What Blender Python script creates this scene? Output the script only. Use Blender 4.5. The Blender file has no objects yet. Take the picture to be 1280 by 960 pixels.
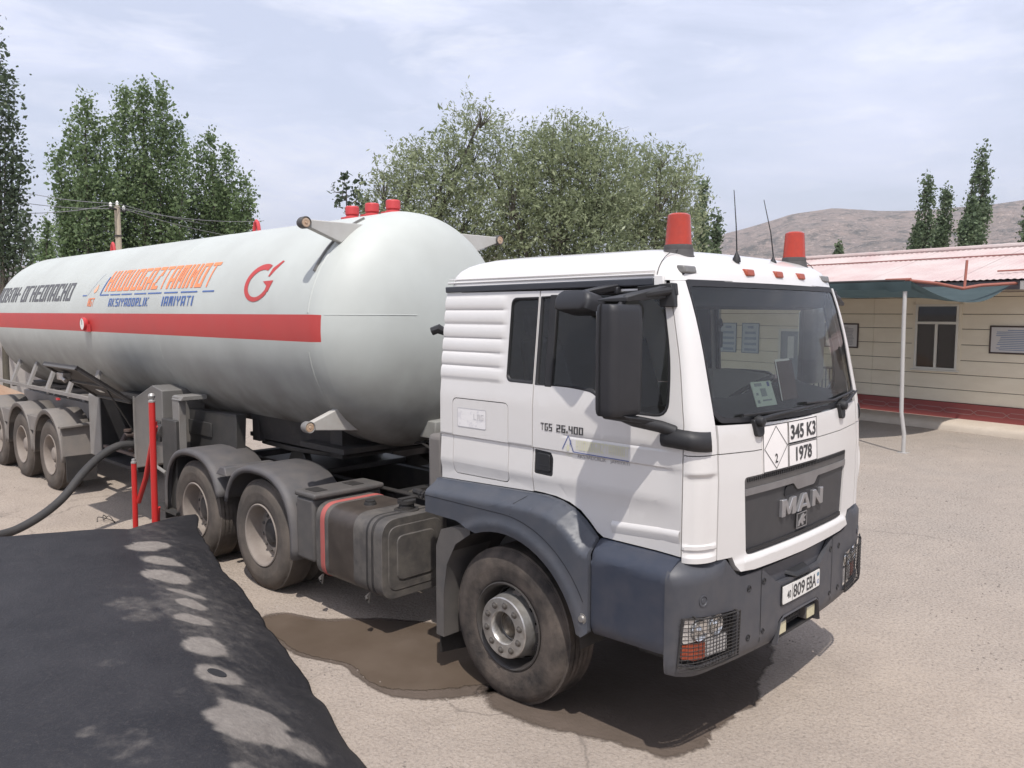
import bpy, bmesh, math, random
import numpy as np
from mathutils import Vector, Matrix, noise as mn
random.seed(7); RNG = np.random.default_rng(7)
PI = math.pi; R = math.radians
S = bpy.context.scene; COL = S.collection

# ------------------------------------------------------------------ camera
cd = bpy.data.cameras.new('camera'); cam = bpy.data.objects.new('camera', cd); COL.objects.link(cam)
cd.sensor_width = 36; cd.sensor_fit = 'HORIZONTAL'; cd.lens = 36 * 1023.88 / 1280
cd.clip_start = .05; cd.clip_end = 20000
_y, _p, _r = R(134.3245), R(-4.9565), R(.1276)
_f = Vector((math.cos(_y)*math.cos(_p), math.sin(_y)*math.cos(_p), math.sin(_p)))
_rt = Vector((math.sin(_y), -math.cos(_y), 0)); _up = _rt.cross(_f)
_r2 = _rt*math.cos(_r) + _up*math.sin(_r); _u2 = _up*math.cos(_r) - _rt*math.sin(_r)
cam.matrix_world = Matrix(((_r2.x, _u2.x, -_f.x, 3.703), (_r2.y, _u2.y, -_f.y, -4.9301), (_r2.z, _u2.z, -_f.z, 2.5748), (0, 0, 0, 1)))
S.camera = cam

# ------------------------------------------------------------------ sky, sun, exposure
SUN = Vector((.42, -.36, 1.0)).normalized()
W = bpy.data.worlds.new('World'); S.world = W; W.use_nodes = True
nt = W.node_tree; N = nt.nodes; L = nt.links; N.clear()
sky = N.new('ShaderNodeTexSky'); sky.sky_type = 'NISHITA'; sky.sun_disc = False
sky.sun_elevation = math.asin(SUN.z); sky.sun_rotation = math.atan2(SUN.x, SUN.y)
sky.altitude = 900; sky.air_density = 1.2; sky.dust_density = 4.0; sky.ozone_density = 1.5
# thin high cloud: a white veil over the sky, broken by stretched noise
tc = N.new('ShaderNodeTexCoord'); mp = N.new('ShaderNodeMapping'); mp.inputs['Scale'].default_value = (1.6, 1.6, 5.5)
mp.inputs['Rotation'].default_value = (0.25, 0.1, 0.6)
nz = N.new('ShaderNodeTexNoise'); nz.inputs['Scale'].default_value = 2.3; nz.inputs['Detail'].default_value = 7; nz.inputs['Roughness'].default_value = .55
nz.inputs['Distortion'].default_value = .6
cr = N.new('ShaderNodeValToRGB'); cr.color_ramp.elements[0].position = .40; cr.color_ramp.elements[1].position = .78
cr.color_ramp.elements[0].color = (.60, .60, .60, 1); cr.color_ramp.elements[1].color = (1, 1, 1, 1)
mx = N.new('ShaderNodeMix'); mx.data_type = 'RGBA'
mx.inputs['B'].default_value = (7.3, 7.7, 9.4, 1)
bg = N.new('ShaderNodeBackground'); bg.inputs['Strength'].default_value = .125
wo = N.new('ShaderNodeOutputWorld')
L.new(tc.outputs['Generated'], mp.inputs['Vector']); L.new(mp.outputs['Vector'], nz.inputs['Vector'])
L.new(nz.outputs['Fac'], cr.inputs['Fac']); L.new(cr.outputs['Color'], mx.inputs['Factor'])
n2 = N.new('ShaderNodeTexNoise'); n2.inputs['Scale'].default_value = 3.1; n2.inputs['Detail'].default_value = 8; n2.inputs['Roughness'].default_value = .6; n2.inputs['Distortion'].default_value = .4
c2 = N.new('ShaderNodeMapRange'); c2.inputs[1].default_value = .50; c2.inputs[2].default_value = .72; c2.inputs[4].default_value = .42
m2 = N.new('ShaderNodeMix'); m2.data_type = 'RGBA'; m2.inputs['B'].default_value = (10.2, 10.1, 10.7, 1)
L.new(mp.outputs['Vector'], n2.inputs['Vector']); L.new(n2.outputs['Fac'], c2.inputs[0]); L.new(c2.outputs[0], m2.inputs['Factor'])
L.new(sky.outputs['Color'], mx.inputs['A']); L.new(mx.outputs['Result'], m2.inputs['A']); L.new(m2.outputs['Result'], bg.inputs['Color']); L.new(bg.outputs['Background'], wo.inputs['Surface'])
ld = bpy.data.lights.new('sun', 'SUN'); ld.energy = 4.3; ld.angle = R(.7); ld.color = (1, .955, .90)
sun = bpy.data.objects.new('sun', ld); COL.objects.link(sun); sun.location = (0, 0, 60)
sun.rotation_euler = SUN.to_track_quat('Z', 'Y').to_euler()
S.view_settings.view_transform = 'Standard'; S.view_settings.look = 'None'
S.view_settings.exposure = 0.08; S.view_settings.gamma = 1
S.cycles.max_bounces = 8; S.cycles.transparent_max_bounces = 24; S.cycles.volume_bounces = 0
S.cycles.use_denoising = True

# ------------------------------------------------------------------ materials
MATS = {}
def mat(name, col, rough=.5, metal=0, col2=None, scale=3, amt=.5, bump=0, bscale=60, spec=.5, coat=0, dust=None, dustz=None, detail=6, stretch=None, contrast=(.35, .65), coord='Object', dn=(.45, 1.4)):
    """Principled colour with noise variation (col -> col2), fine bump, and an optional dusty layer (on the tank also painted shade) that thins out above dustz."""
    if name in MATS: return MATS[name]
    m = bpy.data.materials.new(name); m.use_nodes = True; nt = m.node_tree; N = nt.nodes; L = nt.links
    b = N['Principled BSDF']; b.inputs['Roughness'].default_value = rough; b.inputs['Metallic'].default_value = metal
    b.inputs['Specular IOR Level'].default_value = spec
    if coat: b.inputs['Coat Weight'].default_value = coat; b.inputs['Coat Roughness'].default_value = .08
    tc = N.new('ShaderNodeTexCoord'); out = None
    vec = tc.outputs[coord]
    if stretch:
        mp = N.new('ShaderNodeMapping'); mp.inputs['Scale'].default_value = stretch; L.new(vec, mp.inputs['Vector']); vec = mp.outputs['Vector']
    if col2 is None: col2 = tuple(c*.82 for c in col)
    nz = N.new('ShaderNodeTexNoise'); nz.inputs['Scale'].default_value = scale; nz.inputs['Detail'].default_value = detail; nz.inputs['Roughness'].default_value = .6
    L.new(vec, nz.inputs['Vector'])
    mr = N.new('ShaderNodeMapRange'); mr.inputs[1].default_value = contrast[0]; mr.inputs[2].default_value = contrast[1]; mr.inputs[4].default_value = amt
    L.new(nz.outputs['Fac'], mr.inputs[0])
    mx = N.new('ShaderNodeMix'); mx.data_type = 'RGBA'; mx.inputs['A'].default_value = (*col, 1); mx.inputs['B'].default_value = (*col2, 1)
    L.new(mr.outputs[0], mx.inputs['Factor']); out = mx.outputs['Result']
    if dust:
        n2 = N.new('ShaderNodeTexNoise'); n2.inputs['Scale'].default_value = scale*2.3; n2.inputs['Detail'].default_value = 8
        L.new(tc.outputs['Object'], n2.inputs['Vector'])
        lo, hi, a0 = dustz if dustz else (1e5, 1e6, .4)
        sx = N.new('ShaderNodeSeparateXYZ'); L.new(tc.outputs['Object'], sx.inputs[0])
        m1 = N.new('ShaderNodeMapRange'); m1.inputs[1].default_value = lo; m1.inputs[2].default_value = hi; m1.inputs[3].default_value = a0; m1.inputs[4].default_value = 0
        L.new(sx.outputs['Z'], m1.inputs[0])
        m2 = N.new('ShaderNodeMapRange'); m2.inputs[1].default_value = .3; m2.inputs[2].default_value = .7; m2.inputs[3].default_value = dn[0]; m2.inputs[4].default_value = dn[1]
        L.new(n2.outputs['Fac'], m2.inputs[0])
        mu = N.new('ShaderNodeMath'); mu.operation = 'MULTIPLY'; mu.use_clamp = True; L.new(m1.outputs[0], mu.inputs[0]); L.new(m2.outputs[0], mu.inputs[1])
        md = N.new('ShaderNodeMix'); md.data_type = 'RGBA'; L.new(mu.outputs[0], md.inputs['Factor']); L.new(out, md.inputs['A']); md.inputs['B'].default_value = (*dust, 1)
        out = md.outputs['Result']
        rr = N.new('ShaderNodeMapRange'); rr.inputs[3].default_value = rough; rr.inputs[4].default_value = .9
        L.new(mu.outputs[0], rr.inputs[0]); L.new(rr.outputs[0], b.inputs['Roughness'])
    L.new(out, b.inputs['Base Color'])
    if bump:
        n3 = N.new('ShaderNodeTexNoise'); n3.inputs['Scale'].default_value = bscale; n3.inputs['Detail'].default_value = 4
        L.new(vec, n3.inputs['Vector'])
        bp = N.new('ShaderNodeBump'); bp.inputs['Strength'].default_value = bump; bp.inputs['Distance'].default_value = .02
        L.new(n3.outputs['Fac'], bp.inputs['Height']); L.new(bp.outputs['Normal'], b.inputs['Normal'])
    MATS[name] = m; return m
def glass(name, tint=(.89, .94, .90), rough=.02):
    if name in MATS: return MATS[name]
    m = bpy.data.materials.new(name); m.use_nodes = True; N = m.node_tree.nodes; L = m.node_tree.links; N.clear()
    o = N.new('ShaderNodeOutputMaterial'); t = N.new('ShaderNodeBsdfTransparent'); t.inputs['Color'].default_value = (*tint, 1)
    g = N.new('ShaderNodeBsdfGlossy'); g.inputs['Roughness'].default_value = rough; f = N.new('ShaderNodeFresnel'); f.inputs['IOR'].default_value = 1.52
    d = N.new('ShaderNodeBsdfDiffuse'); d.inputs['Color'].default_value = (.55, .53, .5, 1)     # film of dust
    nz = N.new('ShaderNodeTexNoise'); nz.inputs['Scale'].default_value = 5; nz.inputs['Detail'].default_value = 8
    mr = N.new('ShaderNodeMapRange'); mr.inputs[3].default_value = .006; mr.inputs[4].default_value = .035; L.new(nz.outputs['Fac'], mr.inputs[0])
    x0 = N.new('ShaderNodeMixShader'); L.new(mr.outputs[0], x0.inputs[0]); L.new(t.outputs[0], x0.inputs[1]); L.new(d.outputs[0], x0.inputs[2])
    x = N.new('ShaderNodeMixShader'); L.new(f.outputs[0], x.inputs[0]); L.new(x0.outputs[0], x.inputs[1]); L.new(g.outputs[0], x.inputs[2]); L.new(x.outputs[0], o.inputs[0])
    MATS[name] = m; return m
DUST = (.33, .27, .22)
M_white = mat('white_paint', (.645, .627, .607), .30, col2=(.595, .575, .552), scale=1.5, amt=.6, coat=.55, dust=DUST, dustz=(.9, 1.9, .10))
M_black = mat('black_plastic', (.013, .013, .0145), .55, col2=(.022, .021, .022), scale=6, bump=.06, bscale=250)
M_mirror = mat('mirror_housing_plastic', (.016, .016, .0185), .5, col2=(.024, .0235, .026), scale=9, bump=.05, bscale=300)
M_blue = mat('blue_grey_plastic', (.043, .051, .067), .44, col2=(.056, .063, .078), scale=4, dust=DUST, dustz=(.3, 1.8, .13), bump=.04, bscale=200)
M_navy = mat('navy_plastic', (.020, .0285, .048), .40, col2=(.028, .036, .055), scale=4, dust=DUST, dustz=(.3, 1.9, .10), bump=.03, bscale=200)
M_bump = mat('bumper_plastic', (.040, .044, .055), .5, col2=(.052, .056, .066), scale=5, dust=DUST, dustz=(.2, 1.6, .14), bump=.04, bscale=220)
M_rubber = mat('tyre_rubber', (.034, .030, .028), .85, col2=(.125, .102, .085), scale=4.5, amt=.85, bump=.15, bscale=70, spec=.25)
M_rubber2 = mat('dusty_tyre_rubber', (.07, .062, .055), .9, col2=(.15, .125, .105), scale=3, amt=.8, bump=.15, bscale=70, spec=.2)
M_rim = mat('dusty_rim', (.26, .225, .195), .75, col2=(.15, .12, .10), scale=5, bump=.05)
M_rimdark = mat('dark_rim', (.035, .031, .029), .6, col2=(.07, .06, .05), scale=9)
M_steel = mat('hub_steel', (.50, .49, .47), .38, .75, col2=(.30, .27, .24), scale=14, amt=.8, bump=.08, bscale=90)
M_chassis = mat('chassis_paint', (.016, .015, .015), .7, col2=(.05, .042, .036), scale=5, amt=.6)
M_grey = mat('grey_plastic', (.06, .058, .058), .6, col2=(.095, .088, .08), scale=4, dust=DUST, dustz=(-5, 3, .30), bump=.05, bscale=150)
M_fuel = mat('grimy_tank_paint', (.042, .040, .040), .5, col2=(.085, .078, .070), scale=6, amt=1, contrast=(.42, .6), dust=(.19, .165, .14), dustz=(-1, 3, .42), bump=.05, bscale=80)
M_tank = mat('tank_paint', (.465, .488, .460), .56, col2=(.40, .415, .39), scale=1.2, amt=.8, dust=(.105, .092, .080), dustz=(1.42, 2.42, .95), detail=8, dn=(.72, 1.15))  # belly grime, darkened further to paint in the shade of the lower half
M_trail = mat('trailer_grey_paint', (.20, .20, .192), .55, col2=(.14, .13, .12), scale=3, amt=.8, dust=DUST, dustz=(0, 2, .35))
M_traild = mat('trailer_dark_paint', (.032, .031, .03), .6, col2=(.055, .05, .045), scale=4, amt=.8)
M_stripe = mat('red_paint', (.46, .034, .030), .5, col2=(.38, .036, .034), scale=2, dust=(.30, .2, .17), dustz=(0, 6, .12))
M_redv = mat('red_valve_paint', (.52, .05, .055), .5, col2=(.42, .05, .05), scale=12)
M_redpost = mat('red_post_paint', (.50, .022, .02), .38, col2=(.40, .03, .025), scale=10)
M_blackdecal = mat('black_lettering', (.035, .034, .036), .6, col2=(.06, .058, .058), scale=8)
M_greylett = mat('grey_lettering', (.085, .085, .09), .6, col2=(.13, .13, .135), scale=8)
M_orange = mat('orange_lettering', (.80, .235, .085), .5, col2=(.72, .25, .12), scale=6)
M_bluel = mat('blue_lettering', (.055, .115, .32), .5, col2=(.085, .15, .34), scale=6)
M_orangelens = mat('orange_lens', (.34, .065, .028), .3, col2=(.25, .05, .025), scale=20)
M_clear = mat('clear_lens', (.17, .165, .155), .25, col2=(.11, .105, .10), scale=30)
M_silver = mat('silver_trim', (.30, .295, .30), .38, .7, col2=(.22, .21, .21), scale=6)
M_letter = mat('satin_chrome_letters', (.36, .355, .36), .3, .6, col2=(.30, .295, .30), scale=10)
M_inter = mat('cab_interior', (.024, .026, .028), .8, col2=(.05, .052, .056), scale=4)
M_seat = mat('seat_cloth', (.024, .025, .03), .95, col2=(.04, .04, .046), scale=8)
M_paper = mat('paper', (.72, .72, .68), .7, col2=(.66, .66, .62), scale=5)
M_plate = mat('plate_white', (.70, .68, .64), .45, col2=(.60, .58, .54), scale=10)
M_glass = glass('cab_glass')
M_glassdk = glass('window_glass', (.30, .30, .31))

# ------------------------------------------------------------------ helpers
def tag(o, label=None, cat=None, group=None, kind=None):
    if label: o['label'] = label
    if cat: o['category'] = cat
    if group: o['group'] = group
    if kind: o['kind'] = kind
    return o
def empty(name, loc=(0, 0, 0), rz=0, parent=None):
    o = bpy.data.objects.new(name, None); COL.objects.link(o); o.location = loc; o.rotation_euler = (0, 0, rz); o.empty_display_size = .2
    if parent: o.parent = parent
    return o
def link(name, me, parent=None, loc=None, rot=None):
    o = bpy.data.objects.new(name, me); COL.objects.link(o)
    if parent: o.parent = parent
    if loc is not None: o.location = loc
    if rot is not None: o.rotation_euler = rot
    return o
def copy_tree(o, parent=None):
    c = o.copy(); COL.objects.link(c)
    if parent: c.parent = parent
    for ch in list(o.children): copy_tree(ch, c)
    return c
def finish(bm, name, mats, parent=None, smooth=35, bevel=0, seg=2, loc=None, rot=None, recalc=True):
    if recalc: bmesh.ops.recalc_face_normals(bm, faces=bm.faces[:])
    me = bpy.data.meshes.new(name); bm.to_mesh(me); bm.free()
    for m in (mats if isinstance(mats, (list, tuple)) else [mats]): me.materials.append(m)
    if smooth:
        me.polygons.foreach_set('use_smooth', [True]*len(me.polygons))
        me.set_sharp_from_angle(angle=R(smooth))
    o = link(name, me, parent, loc, rot)
    if bevel:
        bv = o.modifiers.new('edge', 'BEVEL'); bv.width = bevel; bv.segments = seg; bv.limit_method = 'ANGLE'; bv.angle_limit = R(38); bv.harden_normals = False
    return o
class MB:
    """collects shapes into one bmesh"""
    def __init__(s): s.bm = bmesh.new(); s.mi = 0
    def face(s, pts):
        f = s.bm.faces.new([s.bm.verts.new(p) for p in pts]); f.material_index = s.mi; return f
    def box(s, x0, x1, y0, y1, z0, z1, M=None):
        P = [Vector((x, y, z)) for x in (x0, x1) for y in (y0, y1) for z in (z0, z1)]
        if M is not None: P = [M @ p for p in P]
        v = [s.bm.verts.new(p) for p in P]
        for q in ((0, 1, 3, 2), (4, 6, 7, 5), (0, 4, 5, 1), (2, 3, 7, 6), (0, 2, 6, 4), (1, 5, 7, 3)):
            f = s.bm.faces.new([v[i] for i in q]); f.material_index = s.mi
        return s
    def hexa(s, P):
        """eight points: bottom loop of 4 then top loop of 4"""
        v = [s.bm.verts.new(p) for p in P]
        for q in ((3, 2, 1, 0), (4, 5, 6, 7), (0, 1, 5, 4), (1, 2, 6, 5), (2, 3, 7, 6), (3, 0, 4, 7)):
            f = s.bm.faces.new([v[i] for i in q]); f.material_index = s.mi
        return s
    def tube(s, pts, r, n=10, cap=True, closed=False):
        pts = [Vector(p) for p in pts]; k = len(pts); rs = r if isinstance(r, (list, tuple)) else [r]*k
        up = None; rings = []
        for i, p in enumerate(pts):
            if closed: t = (pts[(i+1) % k] - pts[i-1]).normalized()
            else: t = (pts[min(i+1, k-1)] - pts[max(i-1, 0)]).normalized()
            if up is None:
                a = Vector((0, 0, 1)) if abs(t.z) < .9 else Vector((1, 0, 0)); up = (a - t*a.dot(t)).normalized()
            else: up = (up - t*up.dot(t)).normalized()
            w = t.cross(up)
            rings.append([s.bm.verts.new(p + (up*math.cos(2*PI*j/n) + w*math.sin(2*PI*j/n))*rs[i]) for j in range(n)])
        for a, b in zip(rings, rings[1:] + ([rings[0]] if closed else [])):
            for j in range(n):
                f = s.bm.faces.new((a[j], a[(j+1) % n], b[(j+1) % n], b[j])); f.material_index = s.mi
        if cap and not closed:
            for q in (rings[0][::-1], rings[-1]):
                f = s.bm.faces.new(q); f.material_index = s.mi
        return s
    def lathe(s, prof, M=None, n=48, close=False, skip=None, a0=0, a1=2*PI, cap=False):
        """prof: (r, h) pairs round +Z of M"""
        full = abs(a1 - a0 - 2*PI) < 1e-6; cnt = n if full else n + 1
        rings = []
        for r, h in prof:
            if r < 1e-6:
                p = Vector((0, 0, h)); v = s.bm.verts.new(M @ p if M is not None else p); rings.append([v]); continue
            ring = []
            for j in range(cnt):
                a = a0 + (a1-a0)*j/n; p = Vector((r*math.cos(a), r*math.sin(a), h)); ring.append(s.bm.verts.new(M @ p if M is not None else p))
            rings.append(ring)
        for k, (a, b) in enumerate(list(zip(rings, rings[1:])) + ([(rings[-1], rings[0])] if close else [])):
            for j in range(n):
                if skip and skip(k, j): continue
                j2 = (j+1) % len(a) if len(a) > 1 else 0; j3 = (j+1) % len(b) if len(b) > 1 else 0
                vs = [a[j if len(a) > 1 else 0], a[j2], b[j3], b[j if len(b) > 1 else 0]]
                u = []
                for v in vs:
                    if v not in u: u.append(v)
                if len(u) > 2: f = s.bm.faces.new(u); f.material_index = s.mi
        return s
    def prism(s, poly, fn0, fn1):
        """closed polygon (list of 2d) mapped by fn0 and fn1, joined by sides"""
        a = [s.bm.verts.new(fn0(*p)) for p in poly]; b = [s.bm.verts.new(fn1(*p)) for p in poly]; n = len(poly)
        for q in (a, b[::-1]): f = s.bm.faces.new(q); f.material_index = s.mi
        for i in range(n):
            f = s.bm.faces.new((a[i], b[i], b[(i+1) % n], a[(i+1) % n])); f.material_index = s.mi
        return s
    def grid(s, P, flip=False, closed=False):
        V = [[s.bm.verts.new(p) for p in row] for row in P]
        for i in range(len(V)-1):
            n = len(V[0])
            for j in range(n if closed else n-1):
                f = s.bm.faces.new((V[i][j], V[i][(j+1) % n], V[i+1][(j+1) % n], V[i+1][j])); f.material_index = s.mi
        return V
    def done(s, name, mats, parent=None, **k): return finish(s.bm, name, mats, parent, **k)
def lerp(tab, z):
    if z <= tab[0][0]: return tab[0][1]
    for (a, b), (c, d) in zip(tab, tab[1:]):
        if z <= c: return b + (d-b)*(z-a)/(c-a)
    return tab[-1][1]
def rpoly(pts, r, seg=5):
    """round the corners of a polygon; r one number or a list"""
    out = []; n = len(pts)
    for i in range(n):
        p = Vector(pts[i]); a = Vector(pts[i-1]); b = Vector(pts[(i+1) % n]); rr = r[i] if isinstance(r, (list, tuple)) else r
        if rr <= 0: out.append(tuple(p)); continue
        da = (a-p); db = (b-p); d = min(rr, da.length*.49, db.length*.49)
        p0 = p + da.normalized()*d; p1 = p + db.normalized()*d
        for k in range(seg+1):
            t = k/seg; q = p0*(1-t)**2 + p*2*t*(1-t) + p1*t*t; out.append(tuple(q))
    return out
def bm_poly(outer, holes=(), du=.08, dv=.08, us=(), vs=()):
    """flat filled polygon with holes, cut into a grid so that it can follow a curved surface"""
    bm = bmesh.new()
    for lp in [outer] + list(holes):
        v = [bm.verts.new((p[0], p[1], 0)) for p in lp]
        for i in range(len(v)): bm.edges.new((v[i], v[(i+1) % len(v)]))
    bmesh.ops.triangle_fill(bm, use_beauty=True, use_dissolve=False, edges=bm.edges[:])
    grid_cut(bm, outer, du, dv, us, vs); return bm
def grid_cut(bm, outer, du, dv, us=(), vs=()):
    xs = [p[0] for p in outer]; ys = [p[1] for p in outer]
    cu = list(us); cv = list(vs)
    if du: cu += list(np.arange(min(xs)+du*.5, max(xs), du))
    if dv: cv += list(np.arange(min(ys)+dv*.5, max(ys), dv))
    for u in cu: bmesh.ops.bisect_plane(bm, geom=bm.verts[:]+bm.edges[:]+bm.faces[:], plane_co=(u, 0, 0), plane_no=(1, 0, 0), dist=1e-6)
    for v in cv: bmesh.ops.bisect_plane(bm, geom=bm.verts[:]+bm.edges[:]+bm.faces[:], plane_co=(0, v, 0), plane_no=(0, 1, 0), dist=1e-6)
def skin(bm, fn, thick):
    """map a flat bmesh through fn(u, v, depth) and give it thickness (0 = one sheet)"""
    new = bmesh.new(); bm.verts.index_update()
    A = [new.verts.new(fn(v.co.x, v.co.y, 0)) for v in bm.verts]
    if thick:
        B = [new.verts.new(fn(v.co.x, v.co.y, thick)) for v in bm.verts]
    for f in bm.faces:
        ix = [v.index for v in f.verts]
        new.faces.new([A[i] for i in ix])
        if thick: new.faces.new([B[i] for i in reversed(ix)])
    if thick:
        for e in bm.edges:
            if len(e.link_faces) == 1:
                i, j = e.verts[0].index, e.verts[1].index
                new.faces.new((A[i], A[j], B[j], B[i]))
    bm.free(); return new
def panel(name, outer, fn, thick, m, parent, holes=(), du=.08, dv=.08, us=(), vs=(), **k):
    return finish(skin(bm_poly(outer, holes, du, dv, us, vs), fn, thick), name, m, parent, **k)
def text_bm(txt, box, bold=.0, du=0, dv=0, shear=0, fit=True):
    """lettering fitted into box (u0, u1, v0, v1) as a flat bmesh"""
    cu = bpy.data.curves.new('t', 'FONT'); cu.body = txt; cu.offset = bold; cu.resolution_u = 4; cu.shear = shear
    o = bpy.data.objects.new('t', cu); me = o.to_mesh()
    bm = bmesh.new(); bm.from_mesh(me); o.to_mesh_clear(); bpy.data.objects.remove(o); bpy.data.curves.remove(cu)
    xs = [v.co.x for v in bm.verts]; ys = [v.co.y for v in bm.verts]
    u0, u1, v0, v1 = box; x0, x1, y0, y1 = min(xs), max(xs), min(ys), max(ys)
    for v in bm.verts:
        v.co = Vector((u0+(v.co.x-x0)/(x1-x0)*(u1-u0), v0+(v.co.y-y0)/(y1-y0)*(v1-v0), 0))
    bmesh.ops.remove_doubles(bm, verts=bm.verts[:], dist=1e-6)
    if du or dv: grid_cut(bm, [(u0, v0), (u1, v1)], du, dv)
    return bm
GLY = {
 'H': '10001 10001 10001 11111 10001 10001 10001', 'U': '10001 10001 10001 10001 10001 10001 11111', 'D': '11111 10001 10001 10001 10001 10001 11111',
 'G': '11111 10000 10000 10011 10001 10001 11111', 'A': '11111 10001 10001 10001 11111 10001 10001', 'Z': '11111 00001 00011 00110 01100 11000 11111',
 'T': '11111 00100 00100 00100 00100 00100 00100', 'M': '11111 10101 10101 10101 10101 10001 10001', 'I': '00100 00100 00100 00100 00100 00100 00100',
 'N': '11001 11001 10101 10101 10011 10011 10001', 'O': '11111 10001 10001 10001 10001 10001 11111', 'K': '10001 10010 10100 11000 10100 10010 10001',
 'S': '11111 10000 10000 11111 00001 00001 11111', 'Y': '10001 10001 11011 01110 00100 00100 00100', 'R': '11111 10001 10001 11111 10100 10010 10001',
 'L': '10000 10000 10000 10000 10000 10000 11111', 'J': '00100 00100 00100 00100 00100 00100 01100', ' ': '00000 00000 00000 00000 00000 00000 00000',
 'Г': '11111 10000 10000 10000 10000 10000 10000', 'Н': '10001 10001 10001 11111 10001 10001 10001', 'Е': '11111 10000 10000 11111 10000 10000 11111',
 'П': '11111 10001 10001 10001 10001 10001 10001', 'С': '11111 10001 10000 10000 10000 10001 11111', 'Л': '11111 10001 10001 10001 10001 10001 10001',
 'И': '10001 10011 10011 10101 11001 11001 10001', 'О': '11111 10001 10001 10001 10001 10001 11111', 'А': '11111 10001 10001 10001 11111 10001 10001',
 'В': '11110 10001 10001 11110 10001 10001 11110', 'З': '11111 00001 00001 01111 00001 00001 11111', '2': '11111 00001 00001 11111 10000 10000 11111', '6': '11111 10000 10000 11111 10001 10001 11111', '4': '10001 10001 10001 11111 00001 00001 00001', '0': '11111 10001 10001 10001 10001 10001 11111', '.': '00000 00000 00000 00000 00000 00100 00100', '·': '00000 00000 00000 00100 00000 00000 00000', '-': '00000 00000 00000 01100 01100 00000 00000'}
NARROW = 'IJ·.'
def block_text(txt, box, fn, gap=1.4):
    """square stencil lettering: glyph cells as quads, mapped by fn(u, v, depth)"""
    u0, u1, v0, v1 = box; adv = [(1.7 if c in NARROW else 5.1) + gap for c in txt]; pos = [sum(adv[:i]) for i in range(len(txt))]; cw = (u1-u0)/(sum(adv)-gap); ch = (v1-v0)/7; bm = bmesh.new()
    for k, c in enumerate(txt):
        for r, row in enumerate(GLY[c].split()):
            for q, b in enumerate(row):
                if b == '1':
                    lo, w_ = (0, 1.7) if c in NARROW else ((0, 1.62), (1.62, .48), (2.1, .9), (3.0, .48), (3.48, 1.62))[q]
                    a = u0 + (pos[k]+lo)*cw; d = v1 - (r+1)*ch; e = a + w_*cw
                    bm.faces.new([bm.verts.new(fn(x, y, 0)) for x, y in ((a, d), (e, d), (e, d+ch), (a, d+ch))])
    bmesh.ops.remove_doubles(bm, verts=bm.verts[:], dist=1e-4)
    return bm
class CurveSurf:
    """vertical surface over a plan curve; u = signed run along it, depth inward"""
    def __init__(s, pts):
        s.p = [Vector(q) for q in pts]; s.u = [0]
        for a, b in zip(s.p, s.p[1:]): s.u.append(s.u[-1] + (b-a).length)
    def at(s, u):
        sg = -1 if u < 0 else 1; u = abs(u)
        i = 0
        while i < len(s.u)-2 and s.u[i+1] < u: i += 1
        t = (u-s.u[i])/(s.u[i+1]-s.u[i]); p = s.p[i].lerp(s.p[i+1], t)
        tg = (s.p[i+1]-s.p[i]).normalized()
        # blend the normal over neighbouring segments
        tp = (s.p[i]-s.p[i-1]).normalized() if i > 0 else tg
        tn = (s.p[min(i+2, len(s.p)-1)]-s.p[i+1]).normalized() if i+2 < len(s.p) else tg
        t2 = (tp+tg).normalized().lerp((tg+tn).normalized(), t).normalized() if i > 0 else tg.lerp((tg+tn).normalized(), t).normalized()
        n = Vector((-t2.y, t2.x))  # inward
        return Vector((p.x, p.y*sg)), Vector((n.x, n.y*sg))
    def uy(s, y):
        """u for a plan y on the part of the curve where |y| still grows"""
        a = abs(y)
        for i in range(len(s.p)-1):
            y0, y1 = abs(s.p[i].y), abs(s.p[i+1].y)
            if y0 <= a <= y1 and y1 > y0: return math.copysign(s.u[i]+(a-y0)/(y1-y0)*(s.u[i+1]-s.u[i]), y)
        return math.copysign(s.u[-1], y)
# ================================================================== the tractor unit (front axle over the world origin, nose to +X)
TR = tag(empty('tractor_truck'), 'white six-wheeled truck tractor with blue-grey bumper coupled under the silver-white tank', 'truck')
HW = [(1.2, 1.12), (2.0, 1.12), (2.76, 1.045)]
XF = [(1.1, 1.455), (1.65, 1.462), (1.9, 1.45), (1.97, 1.44), (2.4, 1.36), (2.6, 1.31), (2.78, 1.25)]
BOW = [(1.1, .05), (1.9, .055), (2.78, .075)]
XC = [(1.0, 1.29), (1.97, 1.29), (2.3, 1.24), (2.72, 1.14), (2.8, 1.12)]
YC = [(1.0, .95), (1.97, .96), (2.78, .97)]
def hw(z): return lerp(HW, z)
def frx(y, z): return lerp(XF, z) - lerp(BOW, z)*(y/lerp(YC, z))**2
def crease(z, x=0):
    """horizontal moulded shelf along the cab side"""
    a = 0
    if x > .40 and 1.80 < z < 1.835: a = .005*min(1, (x-.40)/.06)*max(0, 1-abs(z-1.82)/.012)
    if z > 1.722: return a
    if z > 1.712: return .011*(1.722-z)/.01
    if z > 1.53: return .011*(z-1.53)/.182 + .001*(1.712-z)/.182
    return min(.016, .001 + .034*((1.53-z)/.13)**1.1)
def crease_old(z):
    """horizontal moulded shelf along the cab side"""
    if z > 1.845: return 0
    if z > 1.825: return .010*(1.845-z)/.02
    if z > 1.775: return .010
    if z > 1.755: return .010 + .012*(1.775-z)/.02
    if z > 1.52: return .022*(z-1.52)/.235 + .004*(1.755-z)/.235
    return .004 + .07*(1.52-z)**1.2*.8
def side_fn(sg):
    def fn(x, z, d): return Vector((x, sg*(hw(z) - d - crease(z, x)*min(1, max(0, (1.29-x)/.15))), z))
    return fn
def fr_fn(off=0):
    def fn(y, z, d): return Vector((frx(y, z) - d - off, y, z))
    return fn
RXR = -.735
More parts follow.
